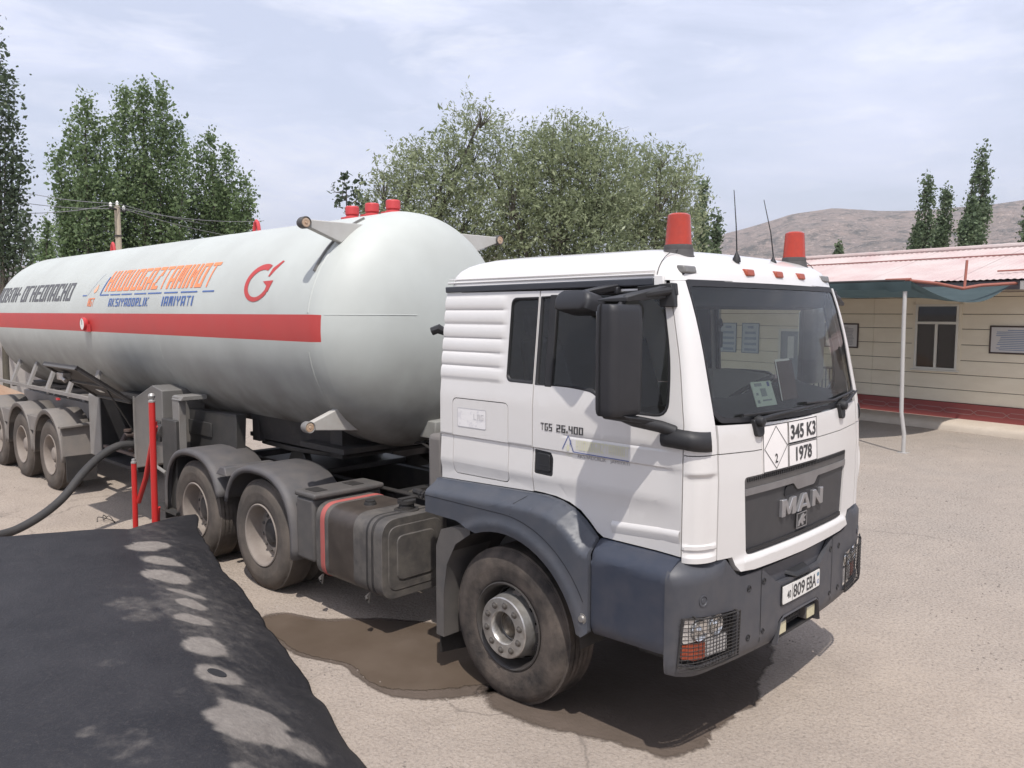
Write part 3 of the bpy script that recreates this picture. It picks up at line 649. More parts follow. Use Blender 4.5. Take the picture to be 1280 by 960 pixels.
# main mirror, lower arm, upper arm, kerb mirror (both sides; the far ones mostly hidden)
for sg in (-1, 1):
    mi = empty('door_mirror', parent=TR)
    Mx = Matrix.Translation((1.05 if sg < 0 else .86, sg*1.385, 2.325)) @ Matrix.Rotation(sg*.12, 4, 'Z')
    q = rpoly([(-.068, -.128), (.045, -.128), (.072, -.09), (.072, .09), (.045, .128), (-.068, .128)], .025)
    mb = MB(); rows = []
    for z, s in ((-.298, .80), (-.285, .93), (-.26, .98), (-.15, 1.0), (.15, 1.0), (.255, .97), (.285, .90), (.297, .74)):
        rows.append([Mx @ Vector((a*s, b*(s*.3+.7), z)) for a, b in q])
    V = mb.grid(rows, closed=True); mb.bm.faces.new(V[0][::-1]); mb.bm.faces.new(V[-1]); mb.done('mirror_housing', M_mirror, mi, smooth=50)
    mb = MB(); rows = []
    for z, s in ((-.295, .80), (-.283, .95), (-.26, 1.0), (.255, .99), (.285, .92), (.297, .74)):
        rows.append([Mx @ Vector((-.028 + a, b*(s*.3+.7)*1.02, z*1.004)) for a, b in ((.004, sg*.130), (.004, -sg*.130), (-.003, -sg*.130), (-.003, sg*.130))])
    V = mb.grid(rows, closed=True); mb.done('mirror_seam', mat('seam_black', (.008, .008, .009), .7), mi)
    mb = MB(); mb.box(-.072, -.069, -.11, .11, -.27, .26, Mx); mb.done('mirror_glass', mat('mirror_silver', (.6, .62, .65), .03, 1.0), mi)
    ar = MB()
    P = [Vector((1.235, sg*1.118, 1.925)), Vector((1.17, sg*1.17, 1.955)), Vector((1.09, sg*1.30, 1.99)), Vector((1.05, sg*1.385, 2.035))]
    ar.tube(P, [.036, .034, .032, .036], 12)
    ar.hexa([(.98, sg*1.44, 2.005), (1.12, sg*1.40, 2.005), (1.16, sg*1.19, 1.955), (1.06, sg*1.19, 1.955), (.98, sg*1.46, 2.03), (1.12, sg*1.42, 2.03), (1.18, sg*1.17, 1.985), (1.06, sg*1.17, 1.985)])
    ar.done('lower_mirror_arm', M_black, mi, bevel=.008)
    # cover that wraps the cab corner
    mb = MB(); rows = []
    zz = [1.835, 1.845, 1.87, 1.905, 1.932, 1.945]
    for k, z in enumerate(zz):
        row = []; off = [.002, .035, .05, .05, .035, .002][k]*(1 if sg < 0 else .3)
        sh = [0, 0, 0, 0, .02, .05][k]
        for x in (1.16+sh, 1.20+sh*.5, 1.25): row.append(Vector((x, sg*(hw(z)+off*(1 if x > 1.17 else .8)), z + .03*(1.25-x))))
        for p in corner_pts(z, 6)[1:6]:
            n = Vector((.6, sg*1, 0)).normalized(); e = off*(1 - .10*(p.x-1.29)/.12); row.append(Vector((p.x, p.y*sg, z-.015*(p.x-1.29)/.1)) + n*e)
        rows.append(row)
    V = mb.grid(rows)
    mb.done('mirror_foot_cover', M_black, mi, smooth=55)
    mb = MB()
    mb.tube([(1.155, sg*1.075, 2.70), (1.135, sg*1.20, 2.685), (1.06, sg*1.36, 2.655), (1.045, sg*1.385, 2.61)], [.024, .022, .018, .02], 10)
    mb.hexa([(.93, sg*1.064, 2.685), (1.185, sg*1.058, 2.675), (1.185, sg*1.02, 2.675), (.93, sg*1.03, 2.685), (.93, sg*1.076, 2.728), (1.17, sg*1.07, 2.74), (1.17, sg*1.02, 2.74), (.93, sg*1.03, 2.728)])
    mb.hexa([(1.11, sg*1.11, 2.61), (1.19, sg*1.085, 2.61), (1.19, sg*1.03, 2.61), (1.11, sg*1.05, 2.61), (1.10, sg*1.115, 2.735), (1.17, sg*1.09, 2.742), (1.17, sg*1.03, 2.742), (1.10, sg*1.05, 2.735)])
    mb.hexa([(.86, sg*1.36, 2.640), (1.12, sg*1.13, 2.655), (1.15, sg*1.11, 2.655), (1.10, sg*1.40, 2.635), (.88, sg*1.36, 2.652), (1.12, sg*1.13, 2.725), (1.16, sg*1.11, 2.725), (1.10, sg*1.40, 2.66)])
    mb.done('upper_mirror_arm', M_black, mi, bevel=.010)
mb = MB()
Mk = Matrix.Translation((.635, -1.225, 2.635)) @ Matrix.Rotation(-.25, 4, 'Z') @ Matrix.Rotation(-.30, 4, 'X')
rows = []
for z, s in ((-.058, .84), (-.05, .95), (0, 1), (.035, .92), (.055, .72)):
    rows.append([Mk @ Vector((a*s*1.15, b*(s*.5+.5), z)) for a, b in rpoly([(-.15, -.075), (.14, -.075), (.15, .07), (-.13, .08)], .04)])
V = mb.grid(rows, closed=True); mb.bm.faces.new(V[0][::-1]); mb.bm.faces.new(V[-1])
k = mb.done('kerb_mirror', M_mirror, TR, smooth=50); k['label'] = 'short downward mirror above the door window'
mb = MB(); mb.hexa([(.60, -1.22, 2.675), (.67, -1.24, 2.675), (.80, -1.06, 2.70), (.70, -1.05, 2.70), (.62, -1.24, 2.70), (.69, -1.25, 2.70), (.80, -1.07, 2.745), (.70, -1.06, 2.745)])
mb.box(.70, .80, -1.085, -1.04, 2.685, 2.728); mb.done('kerb_mirror_arm', M_mirror, k, bevel=.008)

# ------------------------------------------------------------------ interior
mb = MB()
rows = []
for y in np.linspace(-.97, .97, 25):
    xf = frx(y, 2.0) - .05; h = .02*math.sin(y*9)*.4 + (.05 if .2 < y < .8 else 0)
    rows.append([Vector((xf, y, 1.985)), Vector((xf-.12, y, 2.02+h*.3)), Vector((xf-.30, y, 2.05+h)), Vector((xf-.42, y, 2.03+h)), Vector((xf-.47, y, 1.93)), Vector((xf-.44, y, 1.35))])
mb.grid(rows); mb.done('dashboard', M_inter, TR, smooth=50)
def seat(y):
    s = empty('seat', (.10, y, 1.27), parent=TR)
    mb = MB(); mb.box(-.25, .28, -.25, .25, .30, .48); mb.done('seat_cushion', M_seat, s, bevel=.05, seg=3)
    mb = MB(); mb.hexa([(-.28, -.24, .44), (-.14, -.24, .44), (-.14, .24, .44), (-.28, .24, .44), (-.44, -.20, 1.12), (-.34, -.20, 1.12), (-.34, .20, 1.12), (-.44, .20, 1.12)]); mb.done('seat_back', M_seat, s, bevel=.05, seg=3)
    mb = MB(); mb.hexa([(-.44, -.13, 1.14), (-.33, -.13, 1.14), (-.33, .13, 1.14), (-.44, .13, 1.14), (-.48, -.11, 1.34), (-.38, -.11, 1.34), (-.38, .11, 1.34), (-.48, .11, 1.34)]); mb.done('headrest', M_seat, s, bevel=.04, seg=3)
    mb = MB(); mb.box(-.2, .2, -.2, .2, 0, .30); mb.done('seat_base', M_inter, s, bevel=.02)
seat(.52); seat(-.55)
sw = empty('steering_wheel', (.80, .52, 2.00), parent=TR); sw.rotation_euler = (0, -R(62), 0)
sw.rotation_euler = (0, R(-35), 0)
mb = MB(); mb.tube([(.225*math.cos(2*PI*i/36), .225*math.sin(2*PI*i/36), 0) for i in range(36)], .016, 10, closed=True); mb.done('wheel_rim', mat('steering_cover', (.55, .42, .42), .6, col2=(.03, .03, .03), scale=2.2, amt=1, contrast=(.42, .5)), sw)
mb = MB(); mb.lathe([(0, .02), (.07, .01), (.08, -.02), (0, -.03)], n=20)
for a in (0, 2.1, 4.2): mb.tube([(0, 0, 0), (.22*math.cos(a), .22*math.sin(a), 0)], .014, 8)
mb.tube([(0, 0, -.02), (0, 0, -.5)], .035, 10); mb.done('wheel_hub', M_inter, sw)
mb = MB(); mb.tube([(1.02, -.30, 2.69), (1.02, -.30, 2.50)], .0025, 6); mb.lathe([(0, -.02), (.018, 0), (.012, .03), (0, .05)], Matrix.Translation((1.02, -.30, 2.50)), n=10); mb.box(1.012, 1.028, -.318, -.282, 2.36, 2.46); mb.tube([(1.02, -.30, 2.48), (1.02, -.30, 2.36)], .002, 5)
tag(mb.done('mirror_charm', M_seat), 'small dark charm hanging from a cord behind the windscreen', 'charm')
# ------------------------------------------------------------------ front wheel arches, step panels, bumper
def seg_dist(p, pts):
    p = Vector(p); best = 9
    for a, b in zip(pts, pts[1:]):
        a, b = Vector(a), Vector(b); t = max(0, min(1, (p-a).dot(b-a)/(b-a).length_squared)); best = min(best, (p-a.lerp(b, t)).length)
    return best
topl = [(-.745, 1.392), (.157, 1.424), (.30, 1.426), (.42, 1.410), (.52, 1.378), (.60, 1.328), (.66, 1.276), (.705, 1.233), (.73, 1.18), (.741, 1.10)]
arc = [(.655*math.cos(a)+.02, .505+.648*math.sin(a)) for a in np.linspace(R(17), R(112), 16)]
fend = topl + [(.742, .69), (.70, .655), (.655, .66)] + arc + [(-.42, 1.158), (-.745, 1.165)]
for sg in (-1, 1):
    def fn(x, z, d, sg=sg):
        t = min(1, seg_dist((x, z), [(-2, 1.392)] + topl[:-2])/.085); t = t*t*(3-2*t)
        ar = math.hypot(x-.02, z-.505)-.648; rim = -.006 if (z > .5 and 0 <= ar < .05) else 0
        gro = .008 if abs(ar-.115) < .006 and z < 1.3 else 0
        lift = .10 - .115*t
        return Vector((x, sg*(1.243 - lift + gro*0 - d + .012*max(0, 1-abs(ar-.05)/.05)), z))
    o = panel('wheel_arch', fend, fn, .035, M_blue, TR, du=.024, dv=.022, smooth=60)
    # inner return and the dark liner behind the wheel
    mb = MB(); rows = []
    for a in np.linspace(R(5), R(150), 24):
        x, z = .02+.655*math.cos(a), .505+.655*math.sin(a); rows.append([Vector((x, sg*1.235, z)), Vector((x, sg*1.0, z)), Vector((x, sg*.72, z))])
    mb.grid(rows); mb.done('arch_liner', M_chassis, TR, smooth=60)
    mb = MB()
    mb.lathe([(0, .018), (.018, .016), (.022, .004), (.032, .004), (.032, -.02)], Matrix.Translation((.702, sg*1.258, .768)) @ Matrix.Rotation(sg*-PI/2, 4, 'X'), n=20)
    mb.done('side_reflector', M_steel, o)
    line2d([(-.743, 1.285), (-.30, 1.283), (.02, 1.282)] + [(.02+.777*math.cos(a), .505+.777*math.sin(a)) for a in np.linspace(R(89), R(28), 18)], .004, lambda u, v, d: fn(u, v, -.0015), 'arch_seam', MATS['seam_black'], o)
    line2d([(.165, 1.41), (.11, 1.36), (.10, 1.29)], .004, lambda u, v, d: fn(u, v, -.0015), 'arch_seam', MATS['seam_black'], o)
    # step panel between arch and bumper
    stp = [(.752, .675), (.752, 1.10), (.735, 1.185), (.715, 1.23), (.80, 1.228), (1.283, 1.226), (1.278, .705), (1.22, .70), (1.0, .69)]
    def f2(x, z, d, sg=sg):
        t = max(0, min(1, (z-1.13)/.10)); b = max(0, (.74-z)/.06)
        return Vector((x, sg*(1.238 - .115*t*t - .03*b*b - d - .02*max(0, (.79-x)/.07)*(z > 1.12)), z))
    panel('step_panel', rpoly(stp, [.01, .02, .02, .01, 0, .01, .01, .01, .01]), f2, .04, M_navy, TR, du=.06, dv=.04, smooth=40)
    mb = MB(); mb.box(.78, 1.25, min(sg*.7, sg*1.08), max(sg*.7, sg*1.08), .72, 1.19); mb.done('step_well', M_chassis, TR)
    # splash guard and mud flap behind the front wheel
    mb = MB()
    A = [(-.655, .285), (-.655, .93), (-.60, 1.06), (-.46, 1.105), (-.30, 1.12)]
    o1, i1 = sg*1.235, sg*.86
    rows = [[Vector((x, o1, z)), Vector((x, i1, z))] for x, z in A]; mb.grid(rows)
    B = [(-.575, .285), (-.575, .60), (-.54, .82), (-.45, .98), (-.30, 1.08)]
    rows = [[Vector((x, o1, z)), Vector((x2, o1, z2))] for (x, z), (x2, z2) in zip(A, B)]; mb.grid(rows)
    rows = [[Vector((x, o1-sg*.002, z)), Vector((x, i1, z))] for x, z in B]; mb.grid(rows)
    mb.face([(-.655, o1, .285), (-.575, o1, .285), (-.575, i1, .285), (-.655, i1, .285)])
    mb.done('splash_guard', M_grey, TR, smooth=30, bevel=.012)
    mb = MB(); mb.hexa([(-.66, sg*1.20, .14), (-.645, sg*1.20, .14), (-.63, sg*.86, .10), (-.645, sg*.86, .10), (-.635, sg*1.22, .30), (-.62, sg*1.22, .30), (-.62, sg*.86, .30), (-.635, sg*.86, .30)])
    mb.done('mud_flap', M_chassis, TR)

# bumper: plan curve, centre to corner end
bp = [(1.465 - .055*(y/.93)**2, y) for y in np.linspace(0, .93, 16)]
bp += [(1.41 - .145*(1-math.cos(t)), .93 + .312*math.sin(t)) for t in np.linspace(0, PI/2, 14)[1:]] + [(1.25, 1.243), (1.2, 1.243)]
BS = CurveSurf(bp); UE = BS.u[-3]
def bfn(off=0):
    def fn(u, z, d):
        p, n = BS.at(u); t = max(0, (z-1.13)/.085); b = max(0, (.66-z)/.10)
        t2 = max(0, min(1, (abs(p.y)-.86)/.1))
        ins = d + off + .095*t*t*t2 + .035*b*b
        p = p + n*ins; return Vector((p.x, p.y, z))
    return fn
def ub(y): return BS.uy(y)
tp = [(.30, .935), (.40, 1.0), (.47, 1.05), (.52, 1.063), (.71, 1.066), (.76, 1.09), (.86, 1.19), (.90, 1.212), (1.0, 1.215), (1.15, 1.215)]
topb = [(-UE, 1.215)] + [(-ub(y), z) for y, z in tp[::-1]] + [(0, .928)] + [(ub(y), z) for y, z in tp] + [(UE, 1.215)]
botb = [(UE, .60), (ub(1.1), .572), (ub(.8), .556), (ub(.32), .553), (ub(.285), .69), (ub(.25), .712), (-ub(.25), .712), (-ub(.285), .69), (-ub(.32), .553), (-ub(.8), .556), (-ub(1.1), .572), (-UE, .60)]
HL = lambda s: [(s*ub(.745), .615), (s*ub(.745), .88), (s*ub(.95), .895), (s*ub(1.175), .925), (s*ub(1.20), .66), (s*ub(1.05), .622)]
BMP = panel('front_bumper', topb + botb, bfn(), .03, M_bump, TR, holes=[rpoly(HL(-1), .02, 3), rpoly(HL(1), .02, 3)], du=.05, dv=.04, smooth=40)
# seams, bolt recesses, edge profile
for s in (-1, 1):
    line2d([(s*ub(.50), .562), (s*ub(.50), 1.055)], .006, bfn(-.0015), 'bumper_seam', MATS['seam_black'], BMP)
    for y, z, r in ((1.06, 1.0, .033), (.63, .975, .02), (.47, .985, .02), (.63, .68, .02), (.47, .68, .016)):
        p, n = BS.at(s*ub(y)); M = Matrix.Translation((p.x, p.y, z)) @ Vector((-n.x, -n.y, 0)).to_track_quat('Z', 'Y').to_matrix().to_4x4()
        mb = MB(); mb.lathe([(r, -.004), (r, .004), (r*.8, .004), (r*.72, -.001), (r*.45, -.001), (r*.4, .003), (0, .003)], M, n=18); mb.done('bolt_cap', M_black if r < .03 else M_bump, BMP)
# dark space behind, ledge, plate, opening with fog lamps
mb = MB(); mb.box(1.15, 1.40, -.74, .74, .60, 1.15); mb.box(1.0, 1.30, -1.1, 1.1, .62, 1.19); mb.done('bumper_core', M_chassis, TR)
panel('bumper_ledge', [(-ub(.29), .90), (ub(.29), .90), (ub(.40), 1.0), (ub(.46), 1.045), (-ub(.46), 1.045), (-ub(.40), 1.0)], bfn(.035), .02, M_bump, BMP, du=.1, dv=0)
NP = panel('number_plate', rpoly([(-.26, .790), (.26, .790), (.26, .902), (-.26, .902)], .01, 3), bfn(-.012), .006, M_plate, BMP, du=.1, dv=0)
NP['label'] = 'white number plate reading 40 809 EBA'
dk = bfn(-.0135)
finish(skin(text_bm('40', (-.208, -.158, .815, .865), .012), dk, 0), 'plate_lettering', M_blackdecal, NP)
finish(skin(text_bm('809', (-.128, .03, .802, .888), .018), dk, 0), 'plate_lettering', M_blackdecal, NP)
finish(skin(text_bm('EBA', (.058, .20, .802, .888), .018), dk, 0), 'plate_lettering', M_blackdecal, NP)
finish(skin(text_bm('UZ', (.217, .246, .812, .838), .02), dk, 0), 'plate_lettering', M_bluel, NP)
line2d([(-.140, .795), (-.140, .897)], .004, dk, 'plate_divider', M_blackdecal, NP)
panel('plate_flag', [(.215, .862), (.247, .862), (.247, .885), (.215, .885)], dk, 0, mat('plate_flag_print', (.12, .22, .30), .5), NP, du=0, dv=0)
panel('plate_frame', [(-.268, .782), (.268, .782), (.268, .910), (-.268, .910)], bfn(-.008), .006, M_black, BMP, du=.1, dv=0)
mb = MB(); q = [(-.12, .952), (.06, .962), (.11, .985), (.13, 1.0), (-.10, .995), (-.17, .975)]
mb.hexa([(1.41, -.18, .955), (1.49, -.10, .925), (1.49, .10, .925), (1.41, .13, .955), (1.40, -.17, .985), (1.475, -.10, .955), (1.475, .10, .955), (1.40, .12, .985)]); mb.done('tow_cover', M_black, BMP, bevel=.01)
mb = MB(); rows = []
lo = [(-.30, .555), (-.268, .685), (-.235, .708), (0, .712), (.235, .708), (.268, .685), (.30, .555)]
for y, z in lo:
    p, n = BS.at(math.copysign(ub(abs(y)), y) if y else 0); rows.append([Vector((p.x+.004, p.y, z+.006)), Vector((p.x+.008, p.y, z-.006)), Vector((p.x-.01, p.y, z-.014)), Vector((p.x-.12, p.y, z-.016))])
mb.grid(rows); mb.done('opening_lip', M_bump, BMP, smooth=60)
mb = MB(); mb.box(1.35, 1.365, -.30, .30, .56, .71); mb.done('opening_back', M_black, BMP)
mb = MB()
for i in range(10):
    y = -.10 + i*.022
    for k in range(3): mb.box(1.36, 1.405, y, y+.012, .60+k*.028, .612+k*.028)
mb.box(1.30, 1.43, -.31, .31, .553, .57)
mb.done('opening_grille', M_black, BMP)
for y in (-.205, .205):
    fo = empty('fog_lamp', (1.42, y, .622), parent=BMP)
    M_fog = mat('fog_lamp_glass', (.55, .50, .33), .3, col2=(.42, .38, .27), scale=30)
    mb = MB(); mb.box(-.04, .02, -.062, .062, -.042, .042); q = mb.done('lamp_case', M_grey, fo, bevel=.006)
    mb = MB(); mb.box(.0205, .026, -.056, .056, -.037, .037); mb.done('lamp_glass', M_fog, fo, bevel=.004)
# headlamps with wire guards
M_refl = mat('headlamp_reflector', (.80, .78, .75), .25, .55, col2=(.62, .60, .57), scale=14)
for s in (-1, 1):
    h = empty('headlight', parent=TR); h['label'] = 'headlight behind a wire guard'
    f = bfn(.03); q = lambda y, z: (s*ub(y), z)
    panel('lamp_back', [q(.735, .605), q(.735, .89), q(1.18, .935), q(1.22, .65), q(1.06, .61)], bfn(.055), .01, M_chassis, h, du=.05, dv=0)
    panel('main_lens', rpoly([q(.85, .765), q(.85, .872), q(1.0, .885), q(1.165, .91), q(1.175, .765)], .02), bfn(.028), .02, M_refl, h, du=.05, dv=.05, smooth=50)
    for y in (.91, 1.06):
        p, n = BS.at(s*ub(y)); M = Matrix.Translation((p.x-n.x*-.026, p.y+n.y*.026, .825)) @ Vector((-n.x, -n.y, 0)).to_track_quat('Z', 'Y').to_matrix().to_4x4()
        mb = MB(); mb.lathe([(.062, .003), (.058, .010), (.045, .002), (.025, -.0), (.012, .012), (0, .016)], M, n=20); mb.done('reflector_bowl', mat('bowl_chrome', (.75, .74, .72), .12, .9), h)
    panel('turn_signal', rpoly([q(1.01, .655), q(1.01, .752), q(1.18, .755), q(1.185, .682), q(1.10, .66)], .012), bfn(.024), .02, M_orangelens, h, du=.05, dv=0, smooth=50)
    panel('side_lens', rpoly([q(.80, .645), q(.80, .75), q(1.0, .755), q(1.0, .655)], .012), bfn(.027), .02, mat('ribbed_lens', (.46, .44, .42), .25, col2=(.34, .32, .30), scale=40), h, du=.05, dv=0, smooth=50)
    mb = MB(); fo2 = bfn(-.022)
    for i in range(16):
        y = .755 + i*(1.195-.755)/15; zt = .875 + .05*max(0, (y-.76)/.42)
        mb.tube([fo2(s*ub(y), .622 + .02*max(0, (y-1.05)/.1), 0), fo2(s*ub(y), zt, 0)], .0021, 5, cap=False)
    for i in range(14):
        t = i/13; mb.tube([fo2(s*ub(y), .628+t*(.252+.04*max(0, (y-.76)/.42)) + .0, -.003) for y in np.linspace(.75, 1.205, 8)], .0021, 5, cap=False)
    g = mb.done('wire_guard', M_chassis, h, smooth=60); g['kind'] = 'stuff'
    mb = MB(); mb.tube([fo2(s*ub(y), z, 0) for y, z in ((.748, .615), (.748, .882), (.9, .888), (1.05, .905), (1.195, .928), (1.21, .66), (1.1, .625), (.9, .615))], .006, 6, closed=True)
    for y, z in ((.77, .885), (1.13, .925), (.8, .615), (1.1, .625)): mb.tube([bfn()(s*ub(y), z, .005), fo2(s*ub(y), z, 0)], .005, 5)
    mb.done('guard_frame', M_chassis, h)
# ------------------------------------------------------------------ wheels
def tyre_profile(Rt, w, bead=.292):
    """(radius, height) with height 0 at the outer sidewall plane, growing negative inward"""
    p = [(bead-.012, -.035), (bead+.004, -.012), (bead+.02, -.004), (bead+.05, -.0), (bead+.09, .004), (bead+.105, .007), (bead+.115, .006), (Rt-.075, .002), (Rt-.05, -.006), (Rt-.028, -.02), (Rt-.016, -.032), (Rt-.012, -.033), (Rt-.010, -.037)]
    h0, h1 = -.040, -(w-.040)
    n = 4; gw = .012
    for i in range(n+1):
        a = h0 + (h1-h0)*i/(n+1) + (gw/2 if i else 0); b = h0 + (h1-h0)*(i+1)/(n+1) - (gw/2 if i < n else 0)
        p += [(Rt, a), (Rt, b)]
        if i < n: p += [(Rt-.013, b-.001), (Rt-.013, b-gw+.001)]
    inner = [(r, -w-h) for r, h in p[:13][::-1]]
    return p + inner
def flat(bm, zc):
    for v in bm.verts:
        if v.co.z < -zc: v.co.z = -zc + (v.co.z + zc)*.02
WZ = .505
def wheel_mesh(kind):
    """parts of one wheel, outer side facing -Y"""
    M = Matrix.Rotation(PI/2, 4, 'X'); out = []
    w = {'steer': .31, 'drive': .29, 'trailer': .36}[kind]; Rt = {'steer': .522, 'drive': .520, 'trailer': .520}[kind]
    mb = MB(); mb.lathe(tyre_profile(Rt, w), M, n=80)
    # worn tread sipes: nudge shoulder vertices
    for v in mb.bm.verts:
        r = math.hypot(v.co.x, v.co.z); a = math.atan2(v.co.z, v.co.x)
        if Rt-.02 < r < Rt-.008 and int((a+PI)/(2*PI)*80+.5) % 2: v.co.x *= .985; v.co.z *= .985
    flat(mb.bm, WZ-.003); out.append(('tyre', mb, M_rubber if kind == 'steer' else M_rubber2, 40))
    if kind == 'steer':
        mb = MB(); mb.lathe([(.294, -.012), (.296, -.004), (.288, .0), (.278, -.006), (.268, -.03), (.262, -.07), (.258, -.12), (.25, -.135), (.235, -.13)], M, n=60); out.append(('rim', mb, M_rimdark, 40))
        mb = MB()
        pr = [(.242, -.126), (.238, -.112), (.218, -.05), (.206, .008), (.203, .028), (.196, .034), (.112, .034), (.106, .028), (.102, .0), (.100, -.05), (.085, -.058), (.07, -.06), (0, -.06)]
        mb.lathe(pr, M, n=60, skip=lambda k, j: k in (1,) and (j % 6) in (0, 1, 2)); out.append(('hub_cover', mb, M_steel, 40))
        mb = MB(); mb.lathe([(.098, -.05), (.085, -.05), (.078, -.035), (.06, -.022), (0, -.018)], M, n=30); out.append(('hub_cap', mb, mat('oily_hub', (.06, .05, .04), .35, .4, col2=(.20, .17, .13), scale=30), 40))
    else:
        d = {'drive': -.155, 'trailer': -.13}[kind]
        mb = MB(); mb.lathe([(.294, -.014), (.296, -.005), (.288, .001), (.276, -.005), (.266, -.03), (.258, -.05), (.254, d+.03), (.245, d+.005), (.225, d), (.19, d+.02), (.15, d+.03), (.135, d+.028)], M, n=60); out.append(('rim', mb, M_rim, 40))
        mb = MB(); e = .055 if kind == 'drive' else .085; mb.lathe([(.14, d+.028), (.112, d+.03), (.105, d+e*.8), (.085, d+e), (.05, d+e+.004), (0, d+e+.004)], M, n=40); out.append(('hub', mb, M_rimdark if kind == 'drive' else M_rim, 40))
    return out
def nut_mesh(d, r=.017, h=.014):
    mb = MB(); M = Matrix.Rotation(PI/2, 4, 'X')
    mb.lathe([(r*1.35, d-.002), (r*1.35, d+.004), (r*1.02, d+.006)], M, n=16); mb.lathe([(r, d+.004), (r, d+h), (r*.55, d+h+.004), (0, d+h+.004)], M, n=6); return mb
WH = {}
def wheel(kind, x, sg, parent, y=None, label=None):
    w = empty('wheel', (x, sg*(y or 1.19), WZ), 0 if sg < 0 else PI, parent)
    if label: w['label'] = label
    if kind not in WH:
        WH[kind] = []
        for nm, mb, m, sm in wheel_mesh(kind):
            o = mb.done(nm, m, w, smooth=sm); WH[kind].append((nm, o.data, None))
        if kind == 'steer': rn, dn, k = .154, .034, 10
        else: rn, dn, k = .168, {'drive': -.155, 'trailer': -.13}[kind]+.026, 10
        me = None
        for i in range(k):
            a = 2*PI*i/k + .2
            if me is None: o = nut_mesh(dn, .017 if kind == 'steer' else .013).done('wheel_nut', mat('nut_steel', (.10, .09, .08), .45, .5, col2=(.2, .18, .16), scale=30), w, smooth=30); me = o.data
            else: o = link('wheel_nut', me, w)
            o.location = (rn*math.cos(a), 0, rn*math.sin(a)); WH[kind].append(('wheel_nut', me, tuple(o.location)))
    else:
        for nm, me, lc in WH[kind]: link(nm, me, w, lc)
    return w
for sg in (-1, 1):
    wheel('steer', 0, sg, TR, 1.185, 'front wheel with silver nut ring' if sg < 0 else None)
    for x in (-3.2, -4.57):
        wheel('drive', x, sg, TR, 1.215)
        mb = MB(); M = Matrix.Translation((x, sg*.90, WZ)) @ Matrix.Rotation(PI/2, 4, 'X')
        me = bpy.data.meshes.get('inner_tyre')
        if not me:
            mb.lathe(tyre_profile(.52, .29), Matrix.Rotation(PI/2, 4, 'X'), n=56); flat(mb.bm, WZ-.003)
            o = mb.done('inner_tyre', M_rubber2, TR, smooth=40); me = o.data
        else: o = link('inner_tyre', me, TR)
        o.location = (x, -.905 if sg < 0 else .615, WZ)
# ------------------------------------------------------------------ chassis, fifth wheel, drive fenders, boxes, fuel tank
mb = MB()
for s in (-1, 1):
    y = s*.41; mb.box(-5.35, 1.2, y-.04, y+.04, .70, .705); mb.box(-5.35, -1.9, y-.035, y+.035, .955, .965); mb.box(-5.35, 1.2, y-s*.035-.004, y-s*.035+.004, .70, .96)
    mb.hexa([(-1.9, y-.035, .955), (-.6, y-.035, .90), (-.6, y+.035, .90), (-1.9, y+.035, .955), (-1.9, y-.035, .965), (-.6, y-.035, .912), (-.6, y+.035, .912), (-1.9, y+.035, .965)])
for x in (-5.3, -3.9, -2.3, -1.2, -.4): mb.box(x-.06, x+.06, -.40, .40, .74, .92)
mb.done('chassis_frame', M_chassis, TR)
mb = MB()
for s in (-1, 1):      # springs, axle beams
    for k in range(4): mb.box(-4.75+k*.12, -3.0-k*.12, s*.50-.04, s*.50+.04, .62+k*.022, .64+k*.022)
for x in (-3.2, -4.57): mb.tube([(x, -1.0, .505), (x, 1.0, .505)], .075, 10); mb.lathe([(0, -.22), (.16, -.18), (.22, 0), (.16, .18), (0, .22)], Matrix.Translation((x, 0, .5)) @ Matrix.Rotation(PI/2, 4, 'Y'), n=16)
mb.tube([(0, -1.0, .505), (0, 1.0, .505)], .06, 10)
mb.box(-.5, .9, -.38, .38, .55, 1.18); mb.box(.9, 1.28, -.5, .5, .45, 1.15)
mb.done('axle_and_engine', M_chassis, TR)
mb = MB(); mb.box(-4.35, -3.25, -.55, .55, .965, 1.02)
q = rpoly([(-4.45, -.50), (-4.45, .50), (-3.6, .55), (-3.0, .45), (-3.0, .12), (-3.55, 0), (-3.0, -.12), (-3.0, -.45), (-3.6, -.55)], .1)
mb.prism([(a, b) for a, b in rpoly([(-4.5, -.50), (-4.5, .50), (-3.75, .55), (-3.15, .45), (-3.15, -.45), (-3.75, -.55)], .1)], lambda u, v: Vector((u, v, 1.20)), lambda u, v: Vector((u, v, 1.15)))
for s in (-1, 1): mb.hexa([(-3.95, s*.48, 1.0), (-3.55, s*.48, 1.0), (-3.55, s*.40, 1.0), (-3.95, s*.40, 1.0), (-3.85, s*.48, 1.16), (-3.65, s*.48, 1.16), (-3.65, s*.40, 1.16), (-3.85, s*.40, 1.16)])
mb.done('fifth_wheel', mat('greasy_steel', (.03, .028, .026), .45, .3, col2=(.07, .06, .05), scale=6), TR, bevel=.008)
